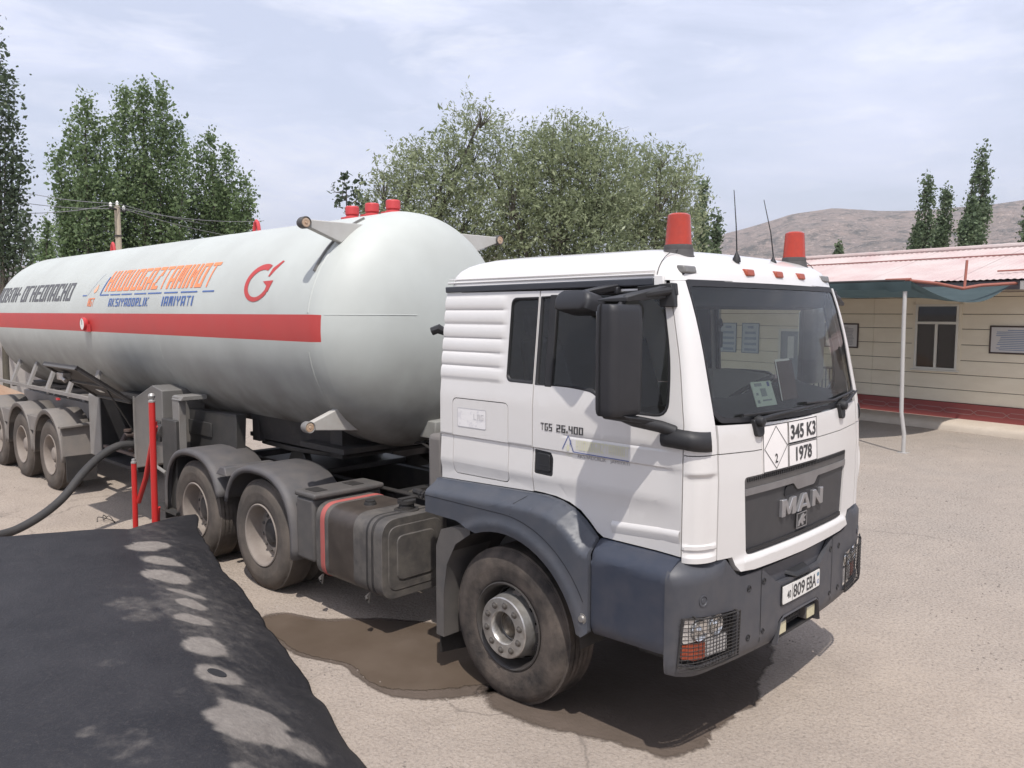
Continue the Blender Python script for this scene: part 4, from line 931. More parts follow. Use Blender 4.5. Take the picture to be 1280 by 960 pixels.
# catwalk, air tanks, hoses behind the cab
mb = MB(); mb.box(-1.75, -.95, -.38, .38, .985, 1.005)
for s in (-.2, .2): mb.tube([(-2.2, s, .82), (-1.3, s, .82)], .12, 16)
mb.box(-2.9, -1.9, .46, 1.1, .45, .98)
mb.done('deck_plate', mat('deck_steel', (.06, .055, .05), .6, .2, col2=(.16, .14, .12), scale=7), TR)
mb = MB()
for k, (y, h) in enumerate(((-.12, .20), (0, .26), (.1, .16), (.2, .22))):
    mb.tube([(-.80, y, 1.55), (-1.0, y, 1.52-h*.3), (-1.4, y*1.1, 1.28-h*.2), (-1.8, y*1.0, 1.25), (-2.2, y*.7, 1.36), (-2.5, y*.5, 1.33)], .013, 7)
mb.tube([(-.95, -.62, 1.06), (-1.3, -.60, 1.05), (-1.7, -.58, 1.06)], .03, 8)
for k in range(16): mb.lathe([(.036, 0), (.036, .022)], Matrix.Translation((-.95-k*.042, -.615, 1.058)) @ Matrix.Rotation(PI/2, 4, 'Y'), n=10)
mb.done('air_line', M_chassis, TR)
mb = MB(); mb.box(-.93, -.755, -1.085, -.80, 1.22, 1.69); mb.done('air_intake', mat('dusty_box', (.16, .145, .135), .75, col2=(.12, .11, .10), scale=6), TR, bevel=.04, seg=3)
mb = MB(); mb.tube([(-.77, -1.0, 2.42), (-.82, -1.06, 2.46), (-.86, -1.09, 2.44)], [.02, .035, .03], 8); mb.tube([(-.76, -1.0, 2.2), (-.77, -1.0, 2.42)], .015, 8); mb.done('work_lamp', M_black, TR)
mb = MB(); mb.box(-1.2, -.75, .35, 1.05, 1.25, 2.0); mb.done('side_tank_box', M_chassis, TR)
# drive wheel fenders: half shells with a flat top band and a front apron
M_fend = mat('fender_plastic', (.058, .059, .066), .6, col2=(.085, .082, .08), scale=3, dust=DUST, dustz=(-.5, 3, .20), bump=.05, bscale=160)
for sg in (-1, 1):
    for x, a0, a1 in ((-3.2, -6, 163), (-4.57, 17, 186)):
        mb = MB(); rows = []
        for a in np.linspace(R(a0), R(a1), 30):
            rr = .640; c, s_ = math.cos(a), math.sin(a); c = math.copysign(abs(c)**.80, c); s_ = math.copysign(abs(s_)**.80, s_)*.97
            base = Vector((x, 0, .515))
            def P(r, y): return Vector((x+r*c*1.0, sg*y, .515+r*s_))
            rows.append([P(rr-.05, 1.252), P(rr-.012, 1.262), P(rr+.012, 1.245), P(rr+.02, 1.19), P(rr+.02, .98), P(rr+.02, .70), P(rr+.0, .68)])
        V = mb.grid(rows)
        o = mb.done('drive_fender', M_fend, TR, smooth=60)
        sol = o.modifiers.new('thick', 'SOLIDIFY'); sol.thickness = .012; sol.offset = -1
    mb = MB()
    mb.hexa([(-4.0, sg*1.25, .98), (-3.78, sg*1.25, .98), (-3.78, sg*.70, .98), (-4.0, sg*.70, .98), (-3.93, sg*1.235, 1.06), (-3.84, sg*1.235, 1.06), (-3.84, sg*.70, 1.06), (-3.93, sg*.70, 1.06)])
    mb.done('fender_bridge', M_fend, TR, bevel=.01)
    mb = MB(); mb.box(-5.28, -5.262, min(sg*.70, sg*1.23), max(sg*.70, sg*1.23), .30, .62); mb.done('rear_mud_flap', M_chassis, TR)
# battery box beside the fender, with recessed steps on its lid
mb = MB(); mb.box(-2.56, -2.285, -1.215, -.50, .44, .985); o = mb.done('battery_box', M_grey, TR, bevel=.025, seg=3)
mb = MB(); mb.box(-2.575, -2.25, -1.225, -.49, .988, 1.04); lid = mb.done('box_lid', M_grey, TR, bevel=.02, seg=3)
mb = MB()
for y in (-1.10, -.72):
    mb = MB(); mb.box(-2.50, -2.33, y-.06, y+.06, 1.041, 1.0445); mb.done('lid_recess', M_chassis, lid)
# fuel tank
FT = empty('fuel_tank', parent=TR); FT['label'] = 'grimy dark fuel tank with two straps and a filler cap'
sec = rpoly([(-1.215, .345), (-1.215, .975), (-.56, .975), (-.56, .345)], [.13, .15, .12, .13], 8)
def ftl(name, x0, x1, gr, m, par, bevel=.012):
    cy, cz = -.8875, .66
    mb = MB(); f = lambda u, v: Vector((0, cy+(u-cy)*(1+gr), cz+(v-cz)*(1+gr)))
    mb.prism(sec, lambda u, v: f(u, v)+Vector((x0, 0, 0)), lambda u, v: f(u, v)+Vector((x1, 0, 0))); return mb.done(name, m, par, smooth=40, bevel=bevel)
ftl('tank_shell', -2.255, -1.325, 0, M_fuel, FT)
ftl('tank_end_rim', -1.34, -1.318, .012, M_fuel, FT, .004)
ec = rpoly([(-1.16, .40), (-1.16, .92), (-.61, .92), (-.61, .40)], .10, 6)
mb = MB(); mb.prism(ec, lambda u, v: Vector((-1.313, u, v)), lambda u, v: Vector((-1.33, u, v)))
ec2 = rpoly([(-1.08, .48), (-1.08, .84), (-.69, .84), (-.69, .48)], .07, 6)
mb.prism(ec2, lambda u, v: Vector((-1.303, u, v)), lambda u, v: Vector((-1.32, u, v))); mb.done('tank_end', M_fuel, FT, bevel=.008)
st1 = ftl('tank_strap', -2.175, -2.115, .013, mat('faded_red_strap', (.40, .085, .075), .6, col2=(.34, .12, .10), scale=9), FT, .003); st1['label'] = 'faded red strap'
st2 = ftl('tank_strap', -1.50, -1.46, .013, M_fuel, FT, .003)
ftl('strap_liner', -1.53, -1.43, .007, M_chassis, FT, .003)
for x in (-2.14, -1.48):
    mb = MB(); mb.tube([(x-.03, -1.20, .36), (x-.02, -1.24, .345), (x, -1.245, .33)], .013, 8); mb.tube([(x, -1.23, .30), (x, -1.22, .38)], .010, 8); mb.done('strap_bolt', M_rimdark, FT)
mb = MB(); mb.lathe([(.105, .975), (.10, .985), (.065, .988), (.062, 1.03), (.075, 1.032), (.075, 1.06), (.05, 1.066), (0, 1.068)], Matrix.Translation((-1.50, -.83, 0)), n=24); mb.box(-1.53, -1.47, -.90, -.75, 1.06, 1.075); mb.done('filler_cap', M_chassis, FT)
mb = MB(); mb.lathe([(.055, .97), (.05, .995), (.042, .998), (.042, 1.012), (0, 1.015)], Matrix.Translation((-1.86, -.93, 0)), n=20); mb.done('sender_cap', M_chassis, FT)
ftl('oil_stain', -2.06, -1.70, .0025, mat('oily_brown_paint', (.045, .036, .030), .42, col2=(.07, .056, .046), scale=7, amt=.8), FT, 0)
# ================================================================== the gas tank trailer
TK = tag(empty('tank_trailer', (-2.5, 0, 0)), 'long pale grey gas tank trailer with a red stripe and orange lettering', 'tank trailer')
TKo = -2.5
def tr_parent(o): o.parent = TK; o.matrix_parent_inverse = Matrix.Translation((2.5, 0, 0)); return o
class TKp:      # parts are modelled in world coordinates and hung under the trailer
    pass
TC, TRd = 2.41, 1.11
X0, X1 = -2.5, -12.15
def tank_r(x):
    if x > X0: t = min(1, (x-X0)/.56); return TRd*max(0, 1-t**2.25)**(1/2.25)
    if x < X1: t = min(1, (X1-x)/.75); return TRd*math.sqrt(max(0, 1-t*t))
    return TRd
def tank_fn(off=.003):
    """u = X, v = degrees up the near side"""
    def fn(u, v, d):
        r = tank_r(u) + off; a = R(v); return Vector((u, -r*math.cos(a), TC + r*math.sin(a)))
    return fn
angs = sorted(set([round(x, 2) for x in np.arange(-180, 180, 5)] + [7.65, -4.6]))
angs = [a for a in angs if not (-4.6 < a < 7.65 and a not in (0, 5)) and a not in (-5, 10)] + [10.5]
angs = sorted(angs)
xs = [X0 + .56*math.sin(t) for t in np.linspace(PI/2*.995, 0, 16)][:-1] + [X0]
xs += [-2.34+0*1] if False else []
xs += list(np.linspace(X0, X1, 40)[1:]) + [X1 - .75*math.sin(t) for t in np.linspace(0, PI/2*.995, 12)[1:]]
xs = sorted(set(list(xs) + [-2.335]), reverse=True)
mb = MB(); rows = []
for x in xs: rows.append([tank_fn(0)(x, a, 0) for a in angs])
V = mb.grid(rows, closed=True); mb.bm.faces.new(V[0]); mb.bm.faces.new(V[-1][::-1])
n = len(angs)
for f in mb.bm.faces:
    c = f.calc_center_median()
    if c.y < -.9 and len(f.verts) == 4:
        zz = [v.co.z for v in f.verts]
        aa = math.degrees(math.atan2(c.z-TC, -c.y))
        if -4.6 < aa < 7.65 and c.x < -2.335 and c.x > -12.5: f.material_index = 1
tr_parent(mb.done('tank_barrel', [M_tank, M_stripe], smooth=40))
# weld seams and the stiffening ring
mb = MB()
def seam(x, w, h, m=M_tank):
    rows = []
    r0 = tank_r(x)
    for a in np.linspace(8.5, 351, 73):
        rows.append([tank_fn(k)(x+dx, a, 0) for dx, k in ((-w, -.002), (-w*.5, h), (w*.5, h), (w, -.002))])
    mb.grid(rows)
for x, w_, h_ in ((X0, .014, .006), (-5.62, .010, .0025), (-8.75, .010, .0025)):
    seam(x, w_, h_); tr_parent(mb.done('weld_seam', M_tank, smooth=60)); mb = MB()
# horizontal weld on the dome
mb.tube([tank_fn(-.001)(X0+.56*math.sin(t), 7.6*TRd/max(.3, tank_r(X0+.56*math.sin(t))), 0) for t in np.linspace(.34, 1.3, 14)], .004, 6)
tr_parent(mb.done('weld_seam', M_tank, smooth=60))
mb = MB()
for s in (0,):
    rows = []
    for a in np.linspace(28, 66, 12): rows.append([tank_fn(k)(X0-.06+dx, a, 0) for dx, k in ((-.01, 0), (-.01, .02), (.01, .02), (.01, 0))])
    mb.grid(rows)
tr_parent(mb.done('ring_bar', M_trail))
# lettering and emblem painted on the shell
def letters(txt, box, m, nm, gap=1.4):
    return tr_parent(finish(block_text(txt, box, tank_fn(.004), gap), nm, m, None, smooth=0, recalc=True))
letters('HUDUDGAZTAMINOT', (-7.42, -4.47, 22.6, 38.2), M_orange, 'orange_lettering', 1.1)
letters('AKSIYADORLIK', (-7.15, -5.93, 12.2, 17.5), M_bluel, 'blue_lettering', 1.5)
letters('JAMIYATI', (-5.55, -4.77, 12.2, 17.8), M_bluel, 'blue_lettering', 1.5)
letters('HGT', (-7.89, -7.67, 12.4, 18.2), M_orange, 'orange_lettering', 1.2)
letters('ОГНЕОПАСНО', (-10.93, -8.62, 16.7, 30.8), M_greylett, 'black_lettering', .9)
letters('ГАЗОЛОВЛИ·', (-13.25, -11.05, 16.7, 30.2), M_greylett, 'black_lettering', .9)
bm = bmesh.new(); tf = tank_fn(.004)
def quad(u0, u1, v0, v1, k=1):
    for i in range(k):
        a, b = u0+(u1-u0)*i/k, u0+(u1-u0)*(i+1)/k; bm.faces.new([bm.verts.new(tf(*q, 0)) for q in ((a, v0), (b, v0), (b, v1), (a, v1))])
for a, b in ((-7.53, -7.22), (-7.17, -6.84), (-6.8, -6.48), (-6.40, -6.05), (-6.0, -5.62), (-5.55, -5.2), (-5.12, -4.72), (-4.6, -4.34)): quad(a, b, 19.7, 20.5)
quad(-8.16, -8.0, 19.7, 20.5)
for i in range(6):
    v0 = 20.6 + i*2.2; bm.faces.new([bm.verts.new(tf(*q, 0)) for q in ((-7.54+i*.012, v0), (-7.505+i*.012, v0), (-7.493+i*.012, v0+2.2), (-7.528+i*.012, v0+2.2))])
tr_parent(finish(bm, 'blue_rule', M_bluel, smooth=0))
bm = bmesh.new()
for i in range(6):
    v0 = 20.2 + i*2.8; bm.faces.new([bm.verts.new(tf(*q, 0)) for q in ((-7.99+i*.045, v0), (-7.975+i*.045, v0), (-7.93+i*.045, v0+2.8), (-7.945+i*.045, v0+2.8))])
tr_parent(finish(bm, 'faint_rule', mat('faded_blue_paint', (.50, .54, .60), .5, col2=(.6, .62, .62), scale=9), smooth=0))
tr_parent(panel('flame_mark', rpoly([(-7.77, 21.5), (-7.70, 22.5), (-7.68, 25), (-7.715, 28.5), (-7.76, 25.5), (-7.80, 23.5)], .5), tf, 0, mat('pale_orange_paint', (.78, .42, .26), .5), None, du=0, dv=2))
# ringed arrow emblem: an open ring, an arrow head and a slash
bm = bmesh.new(); cx, ca = -3.475, 24.0
def ep(th, r): return tf(cx + r*.255*math.cos(th), ca + r*10.2*math.sin(th) + 2.2*r*.9*math.cos(th)*0, 0)
k = 40
for i in range(k):
    a, b = R(62) + R(262)*i/k, R(62) + R(262)*(i+1)/k
    wd = lambda t: .72 - .06*math.sin(t)
    bm.faces.new([bm.verts.new(ep(t, r)) for t, r in ((a, wd(a)), (b, wd(b)), (b, 1), (a, 1))])
def ev(x, y): return tf(cx + x*.255, ca + y*10.2, 0)
bm.faces.new([bm.verts.new(ev(*q)) for q in ((.30, .02), (1.02, .05), (.88, -.50), (.58, -.66), (.66, -.22))])
bm.faces.new([bm.verts.new(ev(*q)) for q in ((.52, .28), (.62, .26), (1.16, 1.10), (1.02, 1.14), (.60, .72))])
tr_parent(finish(bm, 'ring_emblem', M_stripe, smooth=0))
# gauge on the stripe
g = empty('pressure_gauge', (-7.80, -1.115, 2.42)); tr_parent(g)
mb = MB(); Mg = Matrix.Rotation(PI/2, 4, 'X'); mb.lathe([(.045, 0), (.075, .02), (.085, .04), (.085, .07), (.075, .075)], Mg, n=24); mb.box(-.03, .10, -.04, 0, -.10, .0); mb.done('gauge_case', M_redv, g)
mb = MB(); mb.lathe([(.076, .072), (0, .073)], Mg, n=24); mb.done('gauge_dial', M_paper, g)
mb = MB(); mb.box(-.004, .004, -.076, -.074, -.01, .055); mb.done('gauge_needle', M_blackdecal, g)
# clearance lamps on gusset arms, top and bottom of the front seam
for sy in (-1, 1):
    for top in (1, 0):
        a = empty('lamp_arm', (-2.46, 0, 0)); tr_parent(a)
        ly, lz = sy*1.15, (3.33 if top else 1.59)
        ang = R(60 if top else -38); by, bz = sy*TRd*math.cos(ang), TC + TRd*math.sin(ang)
        ang2 = R(44 if top else -54); b2y, b2z = sy*TRd*math.cos(ang2), TC + TRd*math.sin(ang2)
        t0, t1 = ((.03, -.03) if top else (.035, -.03))
        mb = MB()
        P = [(by, bz-.01), (ly-sy*.02, lz+t0), (ly-sy*.02, lz+t1), (b2y*.99, b2z)]
        if not top: P = [(by*.98, bz), (ly-sy*.02, lz+t0), (ly-sy*.02, lz+t1), (b2y*.97, b2z)]
        mb.prism(P, lambda u, v: Vector((-.035, u, v)), lambda u, v: Vector((.035, u, v))); mb.done('gusset', mat('arm_paint', (.46, .455, .43), .5, col2=(.38, .365, .335), scale=6, dust=DUST, dustz=(1, 4, .3)), a, bevel=.008)
        ml = Matrix.Translation((.02, ly, lz)) @ Matrix.Rotation(PI/2, 4, 'Y')
        mb = MB(); mb.lathe([(0, -.06), (.040, -.06), (.050, -.035), (.052, .03), (.046, .034), (.041, .026)], ml, n=24); mb.done('lamp_case', M_grey if top else M_trail, a)
        mb = MB(); mb.lathe([(.042, .024), (.037, .03), (.022, .032), (.013, .028), (.011, .036), (0, .037)], ml, n=24); mb.done('lamp_lens', mat('amber_lamp', (.42, .27, .17), .35, col2=(.55, .48, .38), scale=24), a)
# fittings along the top
for x in (-3.40, -3.06, -2.72):
    v = empty('relief_valve', (x, 0, 3.52)); tr_parent(v)
    mb = MB(); mb.lathe([(.115, -.02), (.115, .015), (.085, .02), (.072, .03)], n=20); mb.box(-.13, -.05, -.05, .05, -.01, .03); mb.done('valve_flange', M_redv, v)
    mb = MB(); mb.lathe([(.062, .02), (.062, .045), (.07, .05), (.07, .125), (.062, .135), (0, .135)], n=20); mb.done('valve_cap', M_redv, v, bevel=.004)
for x in (-5.36, -9.9):
    mb = MB(); mb.tube([(x-.06, 0, 3.50), (x-.05, 0, 3.58), (x-.03, 0, 3.635), (x, 0, 3.655), (x+.03, 0, 3.635), (x+.05, 0, 3.58), (x+.06, 0, 3.50)], .022, 10); mb.box(x-.1, x+.1, -.05, .05, 3.505, 3.53); tr_parent(mb.done('lifting_lug', M_redv))
mb = MB(); mb.lathe([(.05, 0), (.05, .05), (.02, .07), (0, .07)], Matrix.Translation((-4.35, 0, 3.51)), n=14); tr_parent(mb.done('small_fitting', M_trail))
# belly: kingpin plate, frame rails, struts, hangers
mb = MB()
mb.box(-4.6, -2.75, -.55, .55, 1.225, 1.27)
for s in (-1, 1):
    mb.hexa([(-4.3, s*.55, 1.23), (-2.8, s*.55, 1.23), (-2.8, s*.47, 1.23), (-4.3, s*.47, 1.23), (-4.5, s*.62, 1.50), (-2.75, s*.60, 1.48), (-2.75, s*.50, 1.46), (-4.5, s*.50, 1.46)])
mb.box(-4.45, -4.3, -.60, .75, 1.20, 1.45); mb.box(-2.95, -2.75, -.60, .60, 1.20, 1.50)
mb.tube([(-2.5, -.75, 1.56), (-2.5, .75, 1.56)], .03, 8)
mb.box(-3.3, -2.55, -.72, .72, 1.28, 1.33)
tr_parent(mb.done('kingpin_plate', M_chassis))
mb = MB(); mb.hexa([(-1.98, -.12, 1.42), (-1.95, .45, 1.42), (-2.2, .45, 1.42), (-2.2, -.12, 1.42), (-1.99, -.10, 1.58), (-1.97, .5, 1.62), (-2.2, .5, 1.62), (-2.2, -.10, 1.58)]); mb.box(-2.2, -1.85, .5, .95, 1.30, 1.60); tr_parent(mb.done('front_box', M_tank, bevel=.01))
mb = MB()
for s in (-1, 1):
    mb.box(-12.9, -7.5, s*1.08-.03, s*1.08+.03, 1.395, 1.44); mb.box(-12.9, -8.5, s*.5-.05, s*.5+.05, .95, 1.18)
    for x in (-8.05, -8.95, -9.85, -10.75, -11.65):
        mb.hexa([(x-.05+.12, s*1.08-.02, 1.43), (x+.05+.12, s*1.08-.02, 1.43), (x+.05+.12, s*1.08+.02, 1.43), (x-.05+.12, s*1.08+.02, 1.43), (x-.05, s*.90-.02, 1.80), (x+.05, s*.90-.02, 1.80), (x+.05, s*.90+.02, 1.80), (x-.05, s*.90+.02, 1.80)])
        mb.box(x+.08, x+.16, min(s*.5, s*1.08), max(s*.5, s*1.08), 1.36, 1.40)
for x in (-12.6, -11.4, -10, -8.7): mb.box(x-.05, x+.05, -.5, .5, .98, 1.30)
tr_parent(mb.done('trailer_frame', mat('frame_paint', (.20, .195, .19), .6, col2=(.13, .12, .112), scale=4, dust=DUST, dustz=(0, 2.6, .45))))
mb = MB(); mb.box(-12.8, -8.6, -.42, .42, .80, 1.35)
for x in (-9.33, -10.69, -12.05): mb.tube([(x, -1.0, .505), (x, 1.0, .505)], .08, 10)
tr_parent(mb.done('axle_gear', M_chassis))
# landing gear and side equipment
for s in (-1, 1):
    mb = MB(); mb.box(-5.42, -5.06, s*1.12-.06, s*1.12+.06, .42, 1.40); lg = tr_parent(mb.done('landing_leg', M_traild, bevel=.01))
    mb = MB(); mb.box(-5.55, -4.93, s*1.12-.14, s*1.12+.14, .39, .42); mb.done('leg_foot', M_traild, lg)
mb = MB(); mb.tube([(-5.55, -1.13, 1.25), (-5.42, -1.13, 1.25)], .08, 14); tr_parent(mb.done('leg_gearbox', M_traild))
mb = MB(); mb.box(-5.72, -5.5, -1.17, -1.06, 1.12, 1.36); tr_parent(mb.done('gear_case', M_traild, bevel=.01))
mb = MB(); mb.box(-5.22, -5.05, -1.14, -1.06, 1.08, 1.66); mb.hexa([(-5.22, -1.15, 1.62), (-4.98, -1.15, 1.62), (-4.98, -.85, 1.62), (-5.22, -.85, 1.62), (-5.22, -1.12, 1.67), (-4.98, -1.12, 1.67), (-4.98, -.85, 1.67), (-5.22, -.85, 1.67)]); tr_parent(mb.done('support_post', M_trail, bevel=.006))
mb = MB(); mb.hexa([(-5.6, -.84, .80), (-4.36, -.84, .82), (-4.36, -.75, .82), (-5.6, -.75, .80), (-5.6, -.84, 1.47), (-4.35, -.84, 1.50), (-4.35, -.72, 1.50), (-5.6, -.72, 1.47)]); mb.box(-5.5, -4.9, -.855, -.84, 1.20, 1.36); tr_parent(mb.done('side_guard_panel', M_traild, bevel=.006))
CB = empty('valve_cabinet', (0, 0, 0)); tr_parent(CB)
mb = MB()
mb.box(-7.80, -7.40, -1.15, -.62, .70, 1.50); mb.done('cabinet_end_panel', M_trail, CB, bevel=.012)
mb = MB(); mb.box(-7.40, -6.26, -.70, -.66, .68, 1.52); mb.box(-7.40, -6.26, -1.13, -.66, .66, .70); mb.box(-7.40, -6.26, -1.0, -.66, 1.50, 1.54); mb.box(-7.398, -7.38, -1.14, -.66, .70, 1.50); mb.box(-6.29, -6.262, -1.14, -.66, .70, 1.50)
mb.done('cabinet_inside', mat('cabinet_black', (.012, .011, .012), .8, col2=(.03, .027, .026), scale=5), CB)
mb = MB()
for x, z in ((-7.1, 1.0), (-6.8, .95), (-6.55, 1.05)): mb.tube([(x, -.70, z), (x, -.95, z), (x+.05, -1.02, z-.1)], .04, 10); mb.lathe([(.05, 0), (.05, .03), (0, .03)], Matrix.Translation((x, -.92, z+.05)), n=12)
mb.box(-7.35, -6.3, -1.14, -1.10, .84, .875)
mb.done('cabinet_valve', mat('valve_rust', (.09, .06, .05), .7, col2=(.05, .045, .045), scale=9), CB)
mb = MB()
q = [(-6.255, .72), (-6.255, 1.56), (-5.72, 1.745), (-5.46, 1.70), (-5.46, .88)]
mb.prism(q, lambda u, v: Vector((u, -1.15, v)), lambda u, v: Vector((u, -.65, v))); mb.done('cabinet_side', mat('cabinet_grey', (.125, .122, .116), .6, col2=(.10, .095, .09), scale=3, dust=DUST, dustz=(0, 2, .4)), CB, bevel=.01)
mb = MB(); mb.box(-6.26, -6.235, -1.165, -1.15, .70, 1.58); mb.done('cabinet_edge', M_trail, CB); mb = MB(); mb.tube([(-5.62, -1.17, 1.28), (-5.62, -1.19, 1.22), (-5.62, -1.19, .95), (-5.55, -1.2, .84), (-5.30, -1.2, .80)], .02, 8); mb.done('drain_pipe', M_trail, CB)
LD = empty('open_lid', (0, 0, 0)); LD.parent = CB; LD['label'] = 'lid swung open and upward'
hx0, hx1 = -7.42, -6.28
H0, H1 = Vector((0, -1.15, 1.525)), Vector((0, -1.86, 1.985))
dn = Vector((0, -.46, -.71)).normalized()
def lidp(x, t, o): return Vector((x + .34*t, 0, 0)) + H0.lerp(H1, t) + dn*o
mb = MB()
mb.hexa([lidp(hx0, 0, .02), lidp(hx1, 0, .02), lidp(hx1, 1, .02), lidp(hx0, 1, .02), lidp(hx0, 0, -.005), lidp(hx1, 0, -.005), lidp(hx1, 1, -.005), lidp(hx0, 1, -.005)])
lid = mb.done('lid_sheet', mat('lid_inside', (.030, .027, .026), .7, col2=(.05, .044, .04), scale=4), LD)
mb = MB()
for t0, t1, a, b in ((0, 1, hx0, hx0+.03), (0, 1, hx1-.03, hx1), (.96, 1, hx0, hx1), (.48, .51, hx0, hx1), (0, .03, hx0, hx1)):
    mb.hexa([lidp(a, t0, .045), lidp(b, t0, .045), lidp(b, t1, .045), lidp(a, t1, .045), lidp(a, t0, .0201), lidp(b, t0, .0201), lidp(b, t1, .0201), lidp(a, t1, .0201)])
mb.done('lid_frame', mat('lid_edge', (.10, .095, .09), .55, col2=(.07, .065, .06), scale=5), LD)
mb = MB(); c = lidp(-7.0, .80, .06); mb.box(c.x-.12, c.x+.08, c.y-.05, c.y+.05, c.z-.06, c.z+.03); mb.tube([c+Vector((-.1, -.02, 0)), c+Vector((.14, -.03, -.06))], .03, 8); mb.done('lid_lock', M_steel, LD, bevel=.01)
mb = MB(); c = lidp(-6.85, .26, .024); d = (H1-H0).normalized()
mb.hexa([c+Vector((-.08, 0, 0))-d*.03, c+Vector((.08, 0, 0))-d*.03, c+Vector((.08, 0, 0))+d*.03, c+Vector((-.08, 0, 0))+d*.03, c+Vector((-.08, 0, 0))-d*.03+dn*.006, c+Vector((.08, 0, 0))-d*.03+dn*.006, c+Vector((.08, 0, 0))+d*.03+dn*.006, c+Vector((-.08, 0, 0))+d*.03+dn*.006]); mb.done('lid_label', M_paper, LD)
mb = MB(); mb.tube([Vector((-6.30, -1.12, 1.10)), lidp(-6.34, .45, .03)], .009, 8); mb.done('lid_stay', M_chassis, LD)
# trailer wheels, fenders and flaps
M_tfend = mat('trailer_fender', (.13, .124, .117), .65, col2=(.17, .152, .138), scale=3, dust=DUST, dustz=(-1, 3, .35), bump=.04, bscale=150)
WT = []
for sg in (-1, 1):
    for x in (-9.33, -10.69, -12.05):
        w = wheel('trailer', x, sg, None, 1.20); tr_parent(w)
        mb = MB(); rows = []
        for a in np.linspace(R(-4), R(184), 26):
            c, s_ = math.cos(a), math.sin(a); rr = .645
            P = lambda r, y: Vector((x+r*c, sg*y, .52+r*s_))
            rows.append([P(rr-.06, 1.235), P(rr, 1.24), P(rr+.012, 1.22), P(rr+.014, 1.0), P(rr+.012, .80)])
        mb.grid(rows); o = tr_parent(mb.done('trailer_fender', M_tfend, smooth=60)); sol = o.modifiers.new('thick', 'SOLIDIFY'); sol.thickness = .012; sol.offset = -1
    # front apron plate and joint plates between the wheels
    mb = MB(); mb.hexa([(-8.66, sg*1.235, .56), (-8.63, sg*1.235, .56), (-8.63, sg*.80, .56), (-8.66, sg*.80, .56), (-8.72, sg*1.235, .98), (-8.69, sg*1.235, .98), (-8.69, sg*.80, .98), (-8.72, sg*.80, .98)])
    tr_parent(mb.done('fender_apron', M_tfend, bevel=.008)); mb = MB()
    mb.hexa([(-8.74, sg*1.255, .955), (-8.62, sg*1.255, .955), (-8.62, sg*.80, .975), (-8.74, sg*.80, .975), (-8.74, sg*1.255, .99), (-8.62, sg*1.255, .99), (-8.62, sg*.80, 1.01), (-8.74, sg*.80, 1.01)])
    tr_parent(mb.done('fender_rail', M_tfend, bevel=.008))
    for x in (-10.01, -11.37):
        mb = MB(); mb.hexa([(x-.16, sg*1.235, .80), (x+.16, sg*1.235, .80), (x+.16, sg*.80, .80), (x-.16, sg*.80, .80), (x-.28, sg*1.225, 1.02), (x+.28, sg*1.225, 1.02), (x+.28, sg*.80, 1.02), (x-.28, sg*.80, 1.02)]); tr_parent(mb.done('fender_plate', M_tfend, bevel=.008))
    mb = MB(); mb.box(-8.64, -8.615, min(sg*.80, sg*1.2), max(sg*.80, sg*1.2), .20, .56); tr_parent(mb.done('mud_flap', M_chassis))
    mb = MB(); mb.box(-9.22, -9.15, sg*1.10-.02, sg*1.10+.02, 1.31, 1.34); tr_parent(mb.done('side_marker', M_redv)) if sg < 0 else mb.bm.free()
# ================================================================== ground, puddle, hills
def nodemat(name):
    m = bpy.data.materials.new(name); m.use_nodes = True; MATS[name] = m; return m, m.node_tree.nodes, m.node_tree.links, m.node_tree.nodes['Principled BSDF']
def tex(N, L, vec, scale, detail=6, rough=.6, lo=.3, hi=.7, a=0, b=1, dist=0):
    n = N.new('ShaderNodeTexNoise'); n.inputs['Scale'].default_value = scale; n.inputs['Detail'].default_value = detail; n.inputs['Roughness'].default_value = rough; n.inputs['Distortion'].default_value = dist
    L.new(vec, n.inputs['Vector']); r = N.new('ShaderNodeMapRange'); r.inputs[1].default_value = lo; r.inputs[2].default_value = hi; r.inputs[3].default_value = a; r.inputs[4].default_value = b
    L.new(n.outputs['Fac'], r.inputs[0]); return r.outputs[0]
def mixc(N, L, f, a, b):
    m = N.new('ShaderNodeMix'); m.data_type = 'RGBA'
    for s, v in (('A', a), ('B', b)):
        if isinstance(v, tuple): m.inputs[s].default_value = (*v, 1)
        else: L.new(v, m.inputs[s])
    if isinstance(f, float): m.inputs['Factor'].default_value = f
    else: L.new(f, m.inputs['Factor'])
    return m.outputs['Result']
def mth(N, L, op, a, b=None, clamp=False):
    m = N.new('ShaderNodeMath'); m.operation = op; m.use_clamp = clamp
    for i, v in enumerate((a, b)):
        if v is None: continue
        if isinstance(v, (int, float)): m.inputs[i].default_value = v
        else: L.new(v, m.inputs[i])
    return m.outputs[0]
m, N, L, B = nodemat('dusty_yard')
tc = N.new('ShaderNodeTexCoord'); v = tc.outputs['Object']
big = tex(N, L, v, .22, 5, .55, .35, .65); mid = tex(N, L, v, 1.6, 7, .62, .3, .7); fine = tex(N, L, v, 26, 5, .7, .25, .75); spk = tex(N, L, v, 95, 3, .6, .56, .70)
c = mixc(N, L, big, (.425, .350, .282), (.372, .312, .260))
c = mixc(N, L, mth(N, L, 'MULTIPLY', mid, .55), c, (.245, .20, .166))
c = mixc(N, L, mth(N, L, 'MULTIPLY', fine, .42), c, (.43, .375, .33))
